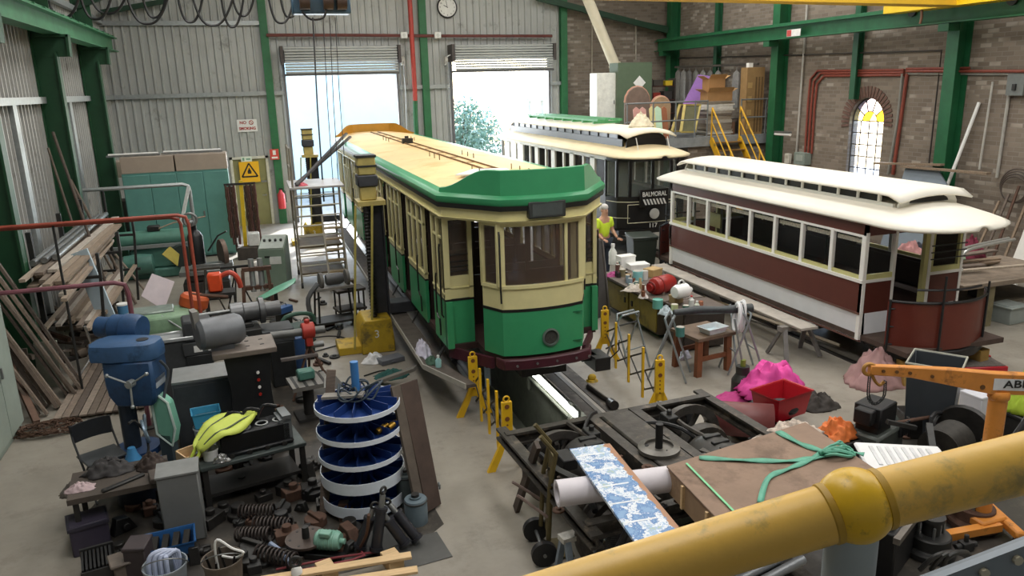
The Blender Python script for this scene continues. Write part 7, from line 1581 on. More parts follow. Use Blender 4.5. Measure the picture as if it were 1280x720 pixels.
for i in range(22):
    px = 770+1.75*i+rr.uniform(-3, 3); py = 339+1.35*i+rr.uniform(-6, 6); c_, n_ = rr.choice((('d8d4c8', 'white'), ('8a5a44', 'brown'), ('6f8f8a', 'grey-green'), ('c9b48a', 'tan'), ('3c3a3a', 'black'), ('b8463c', 'red'), ('9fb4c4', 'pale blue')))
    pot(px, py, rr.uniform(.025, .045), rr.uniform(.06, .16), c_, 'small %s pot in the clutter on the olive bench' % n_, i % 2 == 0, 'small_pot', 'pot', group=n_+' pots on the olive bench')
t = thing('red_cylinder', 'red metal cylinder tank lying on the olive bench', 'tank', fl(826, 356, bz+.16), rz=.35)
g = G(); g.lathe([(0, -.32), (.07, -.32), (.08, -.24), (.15, -.2), (.17, -.14), (.17, .22), (.14, .29), (.0, .3)], (0, 0, 0), (1, 0, 0), 22, False); g.obj('tank', mat('97241f', .35, 0, .15, 6), t)
g = G(); g.lathe([(.172, -.1), (.178, -.1), (.178, -.07), (.172, -.07)], (0, 0, 0), (1, 0, 0), 22); g.torus((-.27, 0, 0), .1, .015, (1, 0, 0)); g.obj('band', mat('7c1c19', .4), t)
g = G(); g.b(-.1, -.04, -.14, .14, -.16, -.1); g.b(.1, .16, -.14, .14, -.16, -.1); g.obj('cradle', OLDWOOD, t)
wbox(816, 345, .3, .25, .16, 'b79a68', 'open brown carton behind the red cylinder', .4)
# paint table: dark drum stand, trestle stool
t = thing('dark_cabinet', 'dark square cabinet at the near end of the olive bench', 'cabinet', (6.75, 11.15, 0)); g = G(); g.b(0, .8, 0, .62, .04, .72); g.obj('body', mat('3a322c', .6, 0, .3), t, bev=.01); g = G(); g.b(-.03, .83, -.03, .65, .72, .75); g.obj('top', mat('5c5048', .7, 0, .3), t); g = G(); g.b(-.015, 0, .04, .58, .1, .68); g.obj('door', mat('463c34', .6, 0, .2), t)
z_ = .751
pot(822, 385, .09, .16, '6fb5a8', 'teal pot at the near end of the paint clutter', False, z=z_); cloth_heap('plastic_bag', 'clear crumpled plastic bag beside the teal pot', 'bag', fl(832, 392, z_), .13, .12, .14, mat('b9c6cc', .3, 0, .2, 15), 34)
wbox(845, 378, .2, .16, .14, 'a58d63', 'small brown box under the white jug', .2, z=z_)
t = thing('jug', 'white plastic jug lying on its side on the paint clutter', 'jug', fl(852, 372, z_+.14), rz=.2); g = G(); g.lathe([(0, -.18), (.1, -.17), (.13, -.1), (.13, .1), (.06, .17), (.04, .22), (0, .22)], (0, 0, .12), (1, 0, 0), 18, False); g.obj('body', mat('ecebe8', .4, 0, .05), t); g = G(); g.torus((-.02, 0, .26), .06, .015, (0, 1, 0)); g.obj('handle', WHITE, t)
bottle(864, 383, .05, .2, 'd9dcd8', 'c94f4f', 'clear bottle with a red cap right of the white jug', z=z_); bottle(871, 388, .045, .17, 'c6cdbf', 'e8e8e4', 'clear bottle with a white cap right of the white jug', z=z_); pot(843, 391, .06, .15, 'c9cf9c', 'pale lime pot in the middle of the paint clutter', z=z_); pot(857, 391, .055, .13, '3e6b5e', 'dark green tin with a pale lid in the paint clutter', z=z_); pot(876, 386, .04, .14, 'b0765d', 'terracotta-coloured jar at the right of the paint clutter', False, z=z_)
p = fl(882, 462); BRW = mat('7b4a2e', .6, 0, .25, 5, .1); t = thing('trestle_stool', 'sturdy brown timber stool under the paint tray', 'stool', (6.62, 10.3, 0), rz=.15)
g = G(); g.b(-.35, .42, -.25, .45, .60, .65); g.obj('top', mat('6d5a49', .7, 0, .3), t)
for x in (-.3, .32):
    for y in (-.2, .36): g = G(); g.bar((x, y, 0), (x*.95, y*.95, .6), .1, .08); g.obj('leg', BRW, t)
for y in (-.2, .36): g = G(); g.b(-.28, .3, y-.02, y+.02, .25, .32); g.obj('rail', BRW, t)
t = thing('paint_tray', 'white paint tray on the brown stool', 'tray', (6.72, 10.25, .651), rz=.2); g = G(); g.loft([[V((x*s, y*s, z)) for x, y in ((-.2, -.14), (.2, -.14), (.2, .14), (-.2, .14))] for s, z in ((.8, 0), (1, .1), (1.06, .1), (1.05, .09), (.97, .09), (.78, .015))]); g.obj('tray', mat('dfe6ea', .4, 0, .06), t); g = G(); g.b(-.14, .14, -.1, .1, .02, .035); g.obj('contents', mat('bcd0d6', .4), t)
pot(850, 420, .07, .15, '4f8a84', 'teal tin standing on the brown stool', z=.651)
cloth_heap('cloth', 'white cloth lying on the floor under the brown stool', 'cloth', fl(852, 447), .17, .14, .2, mat('cfd0e0', .9, 0, .1), 35)
# tubular folding trestles, dark pipe across them and white cord coil
TUB = mat('9ba3a6', .35, .6, .2, 8)
def sawhorse(p, h, w, rz, label):
    t = thing('folding_trestle', label, 'trestle', p, rz=rz)
    for y0, y1 in ((-.3, .06), (.3, -.06)):
        g = G(); g.tube([(-w*.5, y0, .012), (-w*.5, y1*.3, h*.9), (-w*.42, y1, h), (w*.42, y1, h), (w*.5, y1*.3, h*.9), (w*.5, y0, .012)], .018, 8); g.obj('leg_frame', TUB, t)
        g = G(); g.cyl((-w*.5, y0*.6, h*.38), (w*.5, y0*.6, h*.38), .012, n=6); g.obj('stretcher', TUB, t)
    g = G(); g.cyl((-w*.46, 0, h*.8), (w*.46, 0, h*.8), .014, n=6); g.obj('hinge_bar', DSTEEL, t); return t
sawhorse(V((5.95, 10.25, 0)), 1.02, .5, .9, 'grey tubular folding trestle left of the paint clutter'); sawhorse(V((7.15, 10.05, 0)), 1.0, .36, 1.4, 'grey tubular folding trestle under the white cord coil'); sawhorse(V((5.55, 10.95, 0)), .92, .45, .3, 'grey tubular folding trestle nearest the yellow barrier')
g = G(); a, b_ = V((6.0, 10.25, 1.06)), V((7.3, 10.05, 1.04)); g.tube([V((0, 0, 0)), (b_-a)*.3+V((0, 0, .02)), (b_-a)*.6, b_-a], [.05, .07, .06, .075], 10); tag(g.obj('dark_pipe', mat('3d4244', .5, .2, .4, 12)), 'dark blotched pipe laid across the folding trestles', 'pipe', loc=a)
g = G()
for k in range(7): g.tube([V((.02*k-.06, .02*math.sin(k*2), 0))+V((.03*math.sin(a+k), .09*math.cos(a)+.01*k, -.13+(.2+.012*k)*math.sin(a))) for a in (2*PI*j/18 for j in range(18))], .016, 6, True)
tag(g.obj('cord_coil', mat('eef0f2', .5, 0, .05)), 'white cord coil hung over the dark pipe on the trestles', 'cord', loc=(7.05, 10.0, 1.05))
pipe('steel_pole', [fl(937, 475, .02), fl(918, 380, 1.0)] if False else [fl(921, 462, .02), V((7.2, 10.5, 1.0))], .018, TUB, 'thin grey pole leaning at the right of the trestles', 'pole')
# long trestle plank in front of the brown trailer
t = thing('long_plank', 'long pale grey plank resting on low trestles in front of the brown trailer', 'plank', (8.37, 9.95, .56)); g = G(); g.b(-.17, .17, 0, 5.1, 0, .045); g.obj('board', mat('b5aea4', .7, 0, .25, 4), t, bev=.004); g = G(); g.b(-.175, -.165, 0, 5.1, .01, .035); g.obj('edge', mat('8d857a', .8), t)
for i, y in enumerate((10.3, 14.3)):
    t = thing('timber_trestle', 'grey timber trestle under the %s end of the long plank' % ('near' if i == 0 else 'far'), 'trestle', (8.37, y, 0)); g = G(); g.b(-.32, .32, -.06, .06, .47, .557); g.obj('beam', mat('7d7872', .7, 0, .3), t)
    for x in (-.26, .26):
        for y_ in (-.26, .26): g = G(); g.bar((x*1.3, y_, .02), (x*.9, y_*.15, .5), .07, .05); g.obj('leg', mat('6f6c69', .7, 0, .3), t)
pipe('timber_batten', [fl(1050, 432, .12), V((8.6, 13.5, .2))], .035, mat('b5a892', .7), 'pale batten lying under the brown trailer', 'batten', 0, None, 4)
# ---------------------------------------------------------------- floor heap between barrier and crane
cloth_heap('drape', 'bright pink crumpled drape thrown over a machine on the floor', 'cloth', V((6.95, 9.0, .1)), .55, .45, .42, mat('d9479b', .75, 0, .12, 6), 41)
cloth_heap('drape', 'smaller pink cloth spread on the floor left of the big drape', 'cloth', V((6.45, 9.12, 0)), .35, .22, .08, mat('b8397f', .75, 0, .15), 42)
cloth_heap('grey_cover', 'dark grey cover bundle under the pink drape', 'cloth', V((6.9, 8.65, 0)), .62, .32, .26, mat('56545a', .8, 0, .25), 43)
cloth_heap('grey_cover', 'dark jacket bundle on the floor right of the red tub', 'cloth', fl(1022, 508), .33, .22, .2, mat('3b3632', .8, 0, .3), 44)
t = thing('hand_pump', 'dark hand pump with an upright handle beside the pink drape', 'pump', fl(927, 490)); g = G(); g.lathe([(0, 0), (.16, 0), (.16, .2), (.1, .3), (.1, .42), (0, .42)]); g.obj('body', mat('2e2f2c', .5, .2, .3), t, ang=30); g = G(); g.cyl((0, 0, .4), (-.12, .1, 1.15), .016); g.obj('handle', TUB, t); g = G(); g.cyl((0, 0, .42), (0, 0, .52), .04); g.obj('cap', mat('7d8a3a', .5), t)
boxes('black_case', mat('3b3a38', .6, 0, .2), 'black flat case under the red tub', 'case', fl(975, 540)+V((-.2, .1, 0)), [(-.45, .4, -.3, .3, 0, .14), (-.47, .42, -.32, .32, .1, .14)], .2, .01)
t = thing('red_tub', 'red plastic tub with a black rubber ring inside', 'tub', fl(980, 532)+V((0, .1, .145)), rz=.22)
g = G(); g.loft([[V((x*s, y*s, z)) for x, y in ((-.33, -.24), (.33, -.24), (.33, .24), (-.33, .24))] for s, z in ((.82, 0), (1, .34), (1.05, .35), (1.05, .33), (.97, .33), (.78, .02))]); g.obj('shell', mat('b3202c', .35, 0, .1), t)
tag((lambda g: (g.torus((0, 0, 0), .16, .055, n=24), g.obj('rubber_ring', BLACK))[1])(G()), 'thick black rubber ring lying inside the red tub', 'ring', loc=fl(980, 532)+V((.02, .08, .145+.1)))
t = thing('curved_panel', 'maroon curved sheet panel lying by the far bogie wheel', 'panel', V((5.6, 7.85, 0)), rz=-.55); g = G(); g.loft([[V((-.42, .24*math.cos(a), .3+.24*math.sin(a))) for a in (PI*(-.15+1.3*k/14) for k in range(15))], [V((.42, .24*math.cos(a), .3+.24*math.sin(a))) for a in (PI*(-.15+1.3*k/14) for k in range(15))]], caps=False, closed=False); g.obj('sheet', mat('6f3b3a', .45, 0, .18, 4), t, solid=.02); g = G(); g.tube([(-.43, .245*math.cos(a), .3+.245*math.sin(a)) for a in (PI*(-.15+1.3*k/14) for k in range(15))], .014, 5); g.obj('edge_bead', mat('33211f', .5), t)
cloth_heap('cloth', 'cream and brown striped cloth behind the plywood crate', 'cloth', fl(985, 545, .7), .42, .16, .18, mat('cfc0b2', .9, 0, .5, 18), 45); boxes('crate_stand', GREASE, 'dark steel box under the striped cloth', 'box', fl(985, 545, .7)+V((0, 0, -.7)), [(-.4, .4, -.17, .17, 0, .695), (-.42, .42, -.19, .19, .64, .695)], .1)
cloth_heap('vest', 'orange safety vest crumpled right of the striped cloth', 'vest', fl(1045, 545, .35), .3, .2, .24, mat('e0793a', .7, 0, .25, 9), 46); boxes('vest_stand', DSTEEL, 'dark steel block under the orange vest', 'block', fl(1045, 545, .35)+V((0, 0, -.35)), [(-.28, .28, -.2, .2, 0, .345), (-.3, .3, -.22, .22, .3, .345)], .1)
# tarpaulin at the trailer corner
cloth_heap('tarpaulin', 'dusty pink tarpaulin draped over a heap at the trailer corner', 'tarpaulin', V((8.75, 8.85, 0)), .5, .42, .5, mat('a3807e', .85, 0, .12, 5), 47)
# right-hand workbench by the trailer platform
t = thing('workbench', 'heavy timber workbench with clutter behind the trailer platform', 'workbench', (12.45, 10.3, 0), rz=.0); CT = mat('6f6758', .8, 0, .3, 4, .1)
g = G(); g.b(-.55, 2.2, -.1, 1.5, .78, .87); g.obj('top', mat('87796a', .8, 0, .35, 4), t, bev=.006)
for x in (.08, 1.9):
    for y in (-.05, 1.25): g = G(); g.b(x, x+.2, y, y+.2, 0, .78); g.obj('leg', mat('7d7458', .8, 0, .3), t)
g = G(); g.b(-.5, 2.1, .2, 1.3, .3, .35); g.obj('shelf', CT, t)
boxes('storage_tub', mat('98a09c', .5, 0, .1), 'grey-green plastic tub under the right-hand workbench', 'tub', (13.25, 10.35, 0), [(-.22, .22, -.2, .2, 0, .36), (-.25, .25, -.23, .23, .3, .34)], .1)
boxes('black_helmet_box', BLACK, 'black rounded case on the shelf under the right-hand workbench', 'case', (13.2, 10.95, .352), [(-.16, .16, -.14, .14, 0, .3), (-.05, .05, -.16, -.14, .1, .2)], 0, .06)
rr = random.Random(5); bz = .872
for i in range(8):
    y = 10.3+rr.uniform(0, 1.2); x = 12.0+rr.uniform(0, .6); L_ = rr.uniform(.9, 1.7); g = G(); g.bar((0, 0, .03), (L_, rr.uniform(-.3, .3), .03), rr.uniform(.08, .16), .035); tag(g.obj('loose_board', (WOOD, PM[2], PM[4], OLDWOOD)[i % 4]), 'loose board lying on the right-hand workbench', 'board', 'loose boards on the right workbench', (x, y, bz+.037*i))
zt = bz+.34
for i, dy in enumerate((0, .12)): pipe('bent_rail', [V((12.15, 10.6+dy, zt-.02)), V((12.25, 10.6+dy, zt+.14)), V((12.5, 10.62+dy, zt+.22)), V((13.6, 10.7+dy, zt+.28))], .03, mat('b9bab6', .3, .6, .15), 'bent bright tube lying on the right-hand workbench, %s one' % ('front' if i == 0 else 'rear'), 'tube', 4, 'bent tubes')
for i, (x, y, z, rx, ry, h, c_, lb) in enumerate(((12.3, 11.9, .9, .5, .3, .42, 'c08d8b', 'pink cloth heaped at the back left of the right-hand workbench'), (13.1, 11.7, .9, .35, .3, .5, '9fb89a', 'pale green cloth hanging on the right-hand workbench'), (13.6, 11.6, .9, .3, .3, .45, '6e2438', 'maroon cloth at the picture edge on the right-hand workbench'), (12.8, 12.2, .9, .5, .25, .3, '3b3b44', 'dark cloth between the pink and green ones'))):
    cloth_heap('cloth', lb, 'cloth', (x, y, z), rx, ry, h, mat(c_, .9, 0, .2), 60+i)
boxes('cloth_shelf', CT, 'dark back bench under the heaped cloths', 'bench', (11.75, 11.82, 0), [(0, 2.3, 0, .9, .82, .895), (0.02, .12, 0.1, .8, 0, .82), (2.1, 2.2, .1, .8, 0, .82)], 0)
t = thing('welding_helmet', 'dark round helmet on the cloths at the right edge', 'helmet', (13.35, 12.1, 1.36)); g = G(); g.ball((0, 0, .1), .14, 14, (1, 1, .95)); g.obj('shell', mat('3a3d42', .4), t); g = G(); g.torus((0, 0, .04), .14, .02); g.obj('rim', STEEL, t)
# things against the right wall behind the trailer
slab('octagonal_panel', [V((15.2, 15.7, 0)), V((15.2, 14.25, 0)), V((15.8, 14.25, 1.9)), V((15.87, 14.7, 2.3)), V((15.87, 15.7, 2.3))], .05, mat('7f8a94', .5, 0, .1), 'large blue-grey panel with a cut corner leaning on the right wall', 'panel')
slab('leaning_board', [V((15.3, 12.15, 0)), V((15.3, 11.85, 0)), V((16.2, 11.85, 2.65)), V((16.2, 12.15, 2.65))], .05, mat('d9d6cf', .6, 0, .08), 'white board leaning on the brick wall at the right', 'board')
t = thing('hose_coil', 'brown hose coil hanging on the brick wall above the workbench', 'hose', V((XR-.12, 12.9, 2.1)))
for k in range(4): g = G(); g.torus((.0, .02*k, -.03*k), .38-.03*k, .018, (1, .1, 0), 26, 5); g.obj('loop', mat('4b4038', .6), t)
for i in range(5): pipe('leaning_batten', [V((15.4, 13.2-.25*i, .03)), V((16.25, 13.3-.22*i, 1.7+.2*(i % 3)))], .035, (WOOD, OLDWOOD, RUST)[i % 3], 'batten leaning on the right wall behind the workbench', 'batten', 0, 'battens on the right wall', 5)
# red tool box, white box, dark bin
t = thing('tool_box', 'open red tool box full of bits behind the dark bin', 'box', fl(1220, 468), rz=-.3); g = G(); g.b(-.35, .35, -.22, .22, 0, .2); g.obj('body', mat('b3202c', .4, 0, .12), t, bev=.01); g = G(); g.b(-.32, .32, -.19, .19, .2, .21); g.obj('contents', mat('6d6660', .6, 0, .5, 30), t); g = G(); g.b(-.35, .35, .22, .3, .17, .22); g.obj('lid', mat('c22a36', .4), t)
boxes('white_carton', mat('dcdce4', .5, 0, .05), 'white carton standing behind the orange crane', 'carton', fl(1222, 520), [(-.2, .2, -.16, .16, 0, .36), (-.205, .205, -.165, .165, .32, .365)], .1)
t = thing('dark_bin', 'tall dark grey square bin with a pale rim under the crane boom', 'bin', fl(1168, 545)+V((0, .1, 0)), rz=.62)
g = G(); g.loft([[V((x*s, y*s, z)) for x, y in ((-.3, -.3), (.3, -.3), (.3, .3), (-.3, .3))] for s, z in ((.84, 0), (1, .98), (1.05, .98), (1.05, 1.02), (.98, 1.02), (.8, .03))]); g.obj('body', mat('3f4449', .4, 0, .12, 3), t, bev=.02); g = G(); g.tube([V((x*1.03, y*1.03, 1.02)) for x, y in ((-.3, -.3), (.3, -.3), (.3, .3), (-.3, .3))], .018, 6, True); g.obj('rim', mat('a9a99c', .5), t)
# orange engine crane with its boom and chain
OR = mat('d3893a', .45, 0, .14, 5, 0, '8f5a2a', .2, 5); CX = V((6.76, 5.25, 0)); dR = (V((5.47, 5.71, 1.79))-V((6.79, 5.24, 1.63))); u = V((dR.x, dR.y, 0)).normalized()
t = thing('engine_crane', 'orange folding engine crane with a tapered boom reaching left', 'crane', CX)
L_ = lambda s, z, w=0: u*s+V((-u.y, u.x, 0))*w+V((0, 0, z))
g = G(); g.cyl((0, 0, .12), (0, 0, 1.5), .085, n=18); g.lathe([(.085, 1.45), (.1, 1.47), (.1, 1.52), (.085, 1.54)]); g.obj('mast', OR, t)
g = G(); g.loft([[L_(s, z+h/2, -w), L_(s, z+h/2, w), L_(s, z-h/2, w), L_(s, z-h/2, -w)] for s, z, h, w in ((-.75, 1.58, .2, .05), (0.1, 1.63, .22, .05), (.5, 1.7, .17, .045), (.9, 1.76, .11, .04), (1.3, 1.79, .095, .04))]); bm_ = g.obj('boom', OR, t, bev=.008)
w_ = V((u.y, -u.x, 0)); nrm = V((-u.y, u.x, 0)); nrm = nrm if nrm.dot(CP-CX) > 0 else -nrm
ang = math.atan2((-u).y, (-u).x)
g = G(); q = [L_(s, z)+nrm*.053 for s, z in ((.1, 1.69), (-.5, 1.66), (-.5, 1.54), (.1, 1.57))]; g.prism(q, nrm*.003); lp = g.obj('maker_plate', mat('d9dce0', .5), bm_)
text_part('ABE', .11, BLACK, lp, 'lettering', L_(-.12, 1.625)+nrm*.058, (PI/2, 0, ang), sx=1.3, bold=.001, depth=.004)
for s, z in ((.7, 1.72), (.92, 1.76), (1.05, 1.775), (1.18, 1.785), (.2, 1.60)): g = G(); g.cyl(L_(s, z)-nrm*.05, L_(s, z)+nrm*.055, .017 if s > .3 else .025, n=10); g.obj('pin', mat('6b4a2a', .5, .3), bm_)
g = G(); g.torus(L_(1.3, 1.79), .055, .02, u.cross(UPZ)); g.tube([L_(1.27, 1.74), L_(1.23, 1.66), L_(1.18, 1.62), L_(1.14, 1.66)], .016, 6, sm=3); g.obj('hook', mat('b0803c', .5, .2), t)
g = G()
cpts = spline([L_(1.29, 1.72), L_(1.28, 1.5), L_(1.21, 1.42), L_(1.13, 1.5), L_(1.13, 1.66)], 6)
for i in range(len(cpts)-1):
    p, q = cpts[i], cpts[i+1]; c = (p+q)/2; d = (q-p).normalized(); x, y = frame_of(d); ax = x if i % 2 else y; l = (q-p).length*.75; g.tube([c-d*l-ax*.014, c-d*l+ax*.014, c+d*l+ax*.014, c+d*l-ax*.014], .006, 5, True)
g.obj('chain', DSTEEL, t)
g = G(); g.cyl(L_(-.05, .9)+nrm*.11, L_(-.45, 1.5)+nrm*.0, .035); g.cyl(L_(0, 1.5), L_(.0, 1.64), .04); g.obj('hydraulic_ram', BLACK, t)
g = G(); g.bar(L_(.06, .7), L_(.75, .12), .05, .07); g.obj('brace', OR, t)
for s in (-1, 1): g = G(); g.bar(L_(-.1, .12, s*.15), L_(.78, .1, s*.36), .09, .08); g.obj('leg', OR, t)
g = G(); g.bar(L_(-.2, .12, -.35), L_(-.2, .12, .35), .1, .1); g.box((0, 0, .14), (.34, .34, .1)); g.obj('base', OR, t, bev=.02)
for s, w in ((.76, -.35), (.76, .35), (-.2, -.33), (-.2, .33)): g = G(); g.lathe([(.02, -.02), (.06, -.02), (.06, .02), (.02, .02)], L_(s, .06, w), (u.y, -u.x, 0), 14); g.obj('caster', BLACK, t)
cloth_heap('hi_vis_cloth', 'lime hi-vis cloth at the right edge behind the crane mast', 'cloth', fl(1272, 560)+V((.15, .1, .45)), .25, .2, .55, mat('b4cf3f', .7, 0, .15), 71); boxes('cloth_stand', DSTEEL, 'dark drum-like box under the lime cloth', 'box', fl(1272, 560)+V((.15, .1, 0)), [(-.22, .22, -.18, .18, 0, .445), (-.24, .24, -.2, .2, .4, .445)], 0)
# small engine with black battery box, machine parts
t = thing('small_engine', 'greasy small engine with a black box on top under the crane hook', 'engine', fl(1088, 572), rz=.35)
g = G(); g.b(-.3, .35, -.22, .22, 0, .42); g.lathe([(0, -.2), (.2, -.2), (.22, 0), (.2, .15), (0, .15)], (.42, .1, .25), (1, 0, 0), 18); g.obj('crankcase', mat('4a4f4a', .5, .2, .3, 7), t, bev=.03); g = G(); g.b(-.22, .18, -.18, .16, .5, .76); g.b(-.34, -.2, -.12, .1, .55, .74); g.obj('black_box', BLACK, t, bev=.015)
g = G(); g.b(-.2, .12, -.15, .13, .42, .5); g.obj('mount', DSTEEL, t)
for k in range(5): g = G(); g.cyl((.2+.05*k, -.24, .3), (.2+.05*k, -.24, .46), .018, n=8); g.obj('valve', BLACK, t)
g = G(); g.cyl((.3, -.1, .4), (1.0, -.25, .33), .025); g.obj('shaft', RUST, t)
rr = random.Random(17)
g = G(); 
t = thing('axle_assembly', 'greasy axle assembly with ribbed drum between the tray and the crane', 'axle', fl(1190, 590)+V((0, .1, 0)), rz=.35)
g = G(); g.cyl((-.7, 0, .35), (.55, 0, .35), .05); g.obj('axle', GREASE, t)
g = G(); g.lathe([(.06, -.22), (.24, -.22)]+[(.24-.03*(k % 2), -.2+.03*k) for k in range(14)]+[(.24, .22), (.06, .22)], (-.05, 0, .33), (1, 0, 0), 26); g.obj('ribbed_drum', mat('37342f', .5, .3, .4, 10), t)
g = G(); g.lathe([(.1, -.05), (.32, -.05), (.34, .0), (.32, .05), (.1, .05)], (.45, 0, .34), (1, 0, 0), 26); g.obj('wheel', GREASE, t)
g = G(); g.bar((-.75, -.15, .45), (-.3, .12, .62), .07, .06); g.bar((-.45, .2, .6), (-.75, .4, .7), .05, .05); g.obj('linkage', DSTEEL, t)
for k in range(3): g = G(); g.tube([(.1+.1*k, .2, .05), (.2+.1*k, .3, .5-.1*k), (.5, .25, .45), (.6, .1, .1)], .025, 7, sm=3); g.obj('hose', BLACK, t)
for i, (px, py, k, nm, lb) in enumerate(((1140, 540, 0, 'gear_case', 'dark gear case in front of the dark bin'), (1215, 560, 1, 'bearing_block', 'greasy bearing block left of the crane mast'), (1080, 600, 2, 'brake_drum', 'rusty brake drum below the small engine'), (1235, 590, 0, 'gear_case', 'dark gear case right of the axle assembly'), (1125, 690, 1, 'bearing_block', 'brown bearing block below the white tray'), (1160, 690, 2, 'brake_drum', 'dark brake drum by the crane leg'), (1085, 650, 0, 'gear_case', 'black ribbed case right of the handrail post'), (1215, 655, 2, 'brake_drum', 'rusty drum under the crane brace'))):
    q = fl(px, py); s = rr.uniform(.18, .26); t = thing(nm, lb, 'machine part', q, rz=rr.uniform(0, 1.5)); M1 = (GREASE, RUST, DSTEEL)[i % 3]
    g = G()
    if k == 0: g.b(-s, s, -s*.7, s*.7, 0, s*1.3)
    elif k == 1: g.prism([(-s, -s*.5, 0), (s, -s*.5, 0), (s*.6, -s*.5, s), (-s*.6, -s*.5, s)], (0, s, 0))
    else: g.lathe([(0, 0), (s, 0), (s, s*.3), (s*.8, s*.35), (s*.8, s*.9), (0, s*.9)], n=22)
    g.obj('casting', M1, t, bev=.012); g = G(); g.cyl((0, 0, s*.8), (0, 0, s*1.6), s*.35); g.lathe([(s*.35, s*1.55), (s*.5, s*1.55), (s*.5, s*1.7), (0, s*1.7)]); g.obj('boss', DSTEEL, t)
    for a in range(4): g = G(); g.cyl((s*.55*math.cos(a*PI/2+.7), s*.45*math.sin(a*PI/2+.7), s*.85), (s*.55*math.cos(a*PI/2+.7), s*.45*math.sin(a*PI/2+.7), s*1.4), .014, n=6); g.obj('stud', STEEL, t)
# white ribbed tray on a white box
t = thing('white_storage_box', 'white plastic storage box with a ribbed lid behind the yellow handrail', 'box', fl(1128, 572, .6)+V((.03, .0, -.6)), rz=-.5); t.scale = (1.12, 1.1, 1)
g = G(); g.loft([[V((x*s, y*s, z)) for x, y in ((-.36, -.26), (.36, -.26), (.36, .26), (-.36, .26))] for s, z in ((.86, 0), (1, .56))]); g.obj('box', mat('dbdcdf', .4, 0, .05), t, bev=.03)
g = G(); g.b(-.4, .4, -.3, .3, .56, .6); ld = g.obj('lid', mat('e8e8e8', .4, 0, .04), t, bev=.02)
for k in range(8): g = G(); g.b(-.28+k*.075, -.245+k*.075, -.2, .2, .6, .612); g.obj('rib', mat('d5d6d8', .4), ld)
# ---------------------------------------------------------------- bogie on the pit rails
t = thing('bogie', 'greasy black tram bogie with spoked wheels standing over the end of the pit', 'bogie', (3.74, 6.66, .013), rz=PI/2+.05)
BW = mat('5a5652', .4, .4, .35, 8, .15); BR = mat('46423d', .5, .3, .45, 7, .3, '74695c', .25, 5)
for y in (-.85, .85):
    for s in (-1, 1):
        g = G(); g.lathe([(.36, -.05), (.40, -.05), (.40, .05), (.44, .06), (.44, .085), (.35, .085)], (s*.73, y, .44), (-s, 0, 0), 36, False); g.lathe([(.33, -.045), (.36, -.045), (.35, .085), (.33, .08), (.33, -.045)], (s*.73, y, .44), (-s, 0, 0), 36, False)
        g.lathe([(.0, -.07), (.09, -.07), (.11, .0), (.09, .1), (0, .1)], (s*.73, y, .44), (-s, 0, 0), 16, False)
        for k in range(9): a = 2*PI*k/9; g.bar((s*.73, y+.08*math.cos(a), .44+.08*math.sin(a)), (s*.73, y+.345*math.cos(a), .44+.345*math.sin(a)), .05, .045)
        g.obj('wheel', BW, t)
        g = G(); g.lathe([(.405, -.06), (.42, -.06), (.42, -.045), (.405, -.045)], (s*.73, y, .44), (-s, 0, 0), 36); g.bm.free()
    g = G(); g.cyl((-.95, y, .44), (.95, y, .44), .065); g.obj('axle', BW, t)
    for s in (-1, 1): g = G(); g.box((s*1.0, y, .46), (.2, .26, .28)); g.cyl((s*1.1, y, .46), (s*1.14, y, .46), .09); g.obj('axle_box', BR, t, bev=.02)
for s in (-1, 1):
    g = G(); ibeam(g, (s*1.0, -1.35, .72), (s*1.0, 1.35, .72), .1, .16); g.obj('side_frame', BR, t)
    for y in (-.85, .85):
        for dy in (-.22, .22):
            g = G(); n = 9; g.tube([V((s*1.0+.055*math.cos(k*2*PI/8), y+dy+.055*math.sin(k*2*PI/8), .46+.18*k/(n*8))) for k in range(n*8)], .013, 5); g.obj('coil_spring', DSTEEL, t)
    g = G(); g.loft([[V((s*1.08, y, .5+.06*math.cos(y*2.2)+o)) for o in (0, .05)]+[V((s*1.16, y, .5+.06*math.cos(y*2.2)+o)) for o in (.05, 0)] for y in (-.6, -.3, 0, .3, .6)]); g.obj('leaf_spring', GREASE, t)
for y in (-1.33, 1.33): g = G(); ibeam(g, (-1.2, y, .72), (1.2, y, .72), .12, .14); g.obj('end_beam', BR, t)
for y in (-.28, .28): g = G(); g.b(-1.0, 1.0, y-.06, y+.06, .6, .82); g.obj('transom', BR, t)
g = G(); g.b(-.9, .9, -.2, .2, .7, .84); g.obj('bolster', BR, t, bev=.02)
g = G(); g.lathe([(.05, .84), (.22, .84), (.22, .88), (.15, .9), (.15, .87), (.06, .87)], n=28, c=(-.12, .05, 0)); g.obj('centre_bearing', mat('6d6a64', .4, .5, .2), t); g = G(); g.cyl((-.12, .05, .84), (-.12, .05, 1.14), .04); g.obj('king_pin', BLACK, t)
for y, x in ((.8, .25), (-.8, -.25)):
    g = G(); g.lathe([(0, -.36), (.24, -.34), (.3, -.26), (.3, .2), (.26, .3), (.12, .36), (0, .36)], (x, y*.78, .56), (1, 0, 0), 24, False); mo = g.obj('traction_motor', mat('3f3d3a', .5, .2, .35, 6, .2), t)
    for k in range(3): g = G(); g.box((x-.15+.15*k, y*.78-.0, .86), (.06, .2, .03)); g.obj('inspection_plate', DSTEEL, mo, bev=.005)
    g = G(); g.tube([(x+.3, y*.78, .7), (x+.5, y*.6, .82), (x+.7, y*.4, .84), (x+.85, y*.2, .8)], .022, 6, sm=3); g.obj('motor_cable', BLACK, mo)
    g = G(); g.lathe([(.1, -.07), (.33, -.07), (.35, 0), (.33, .07), (.1, .07)], (x-.48 if y > 0 else x+.5, y*.95, .48), (1, 0, 0), 28); g.obj('gear_case', BR, t)
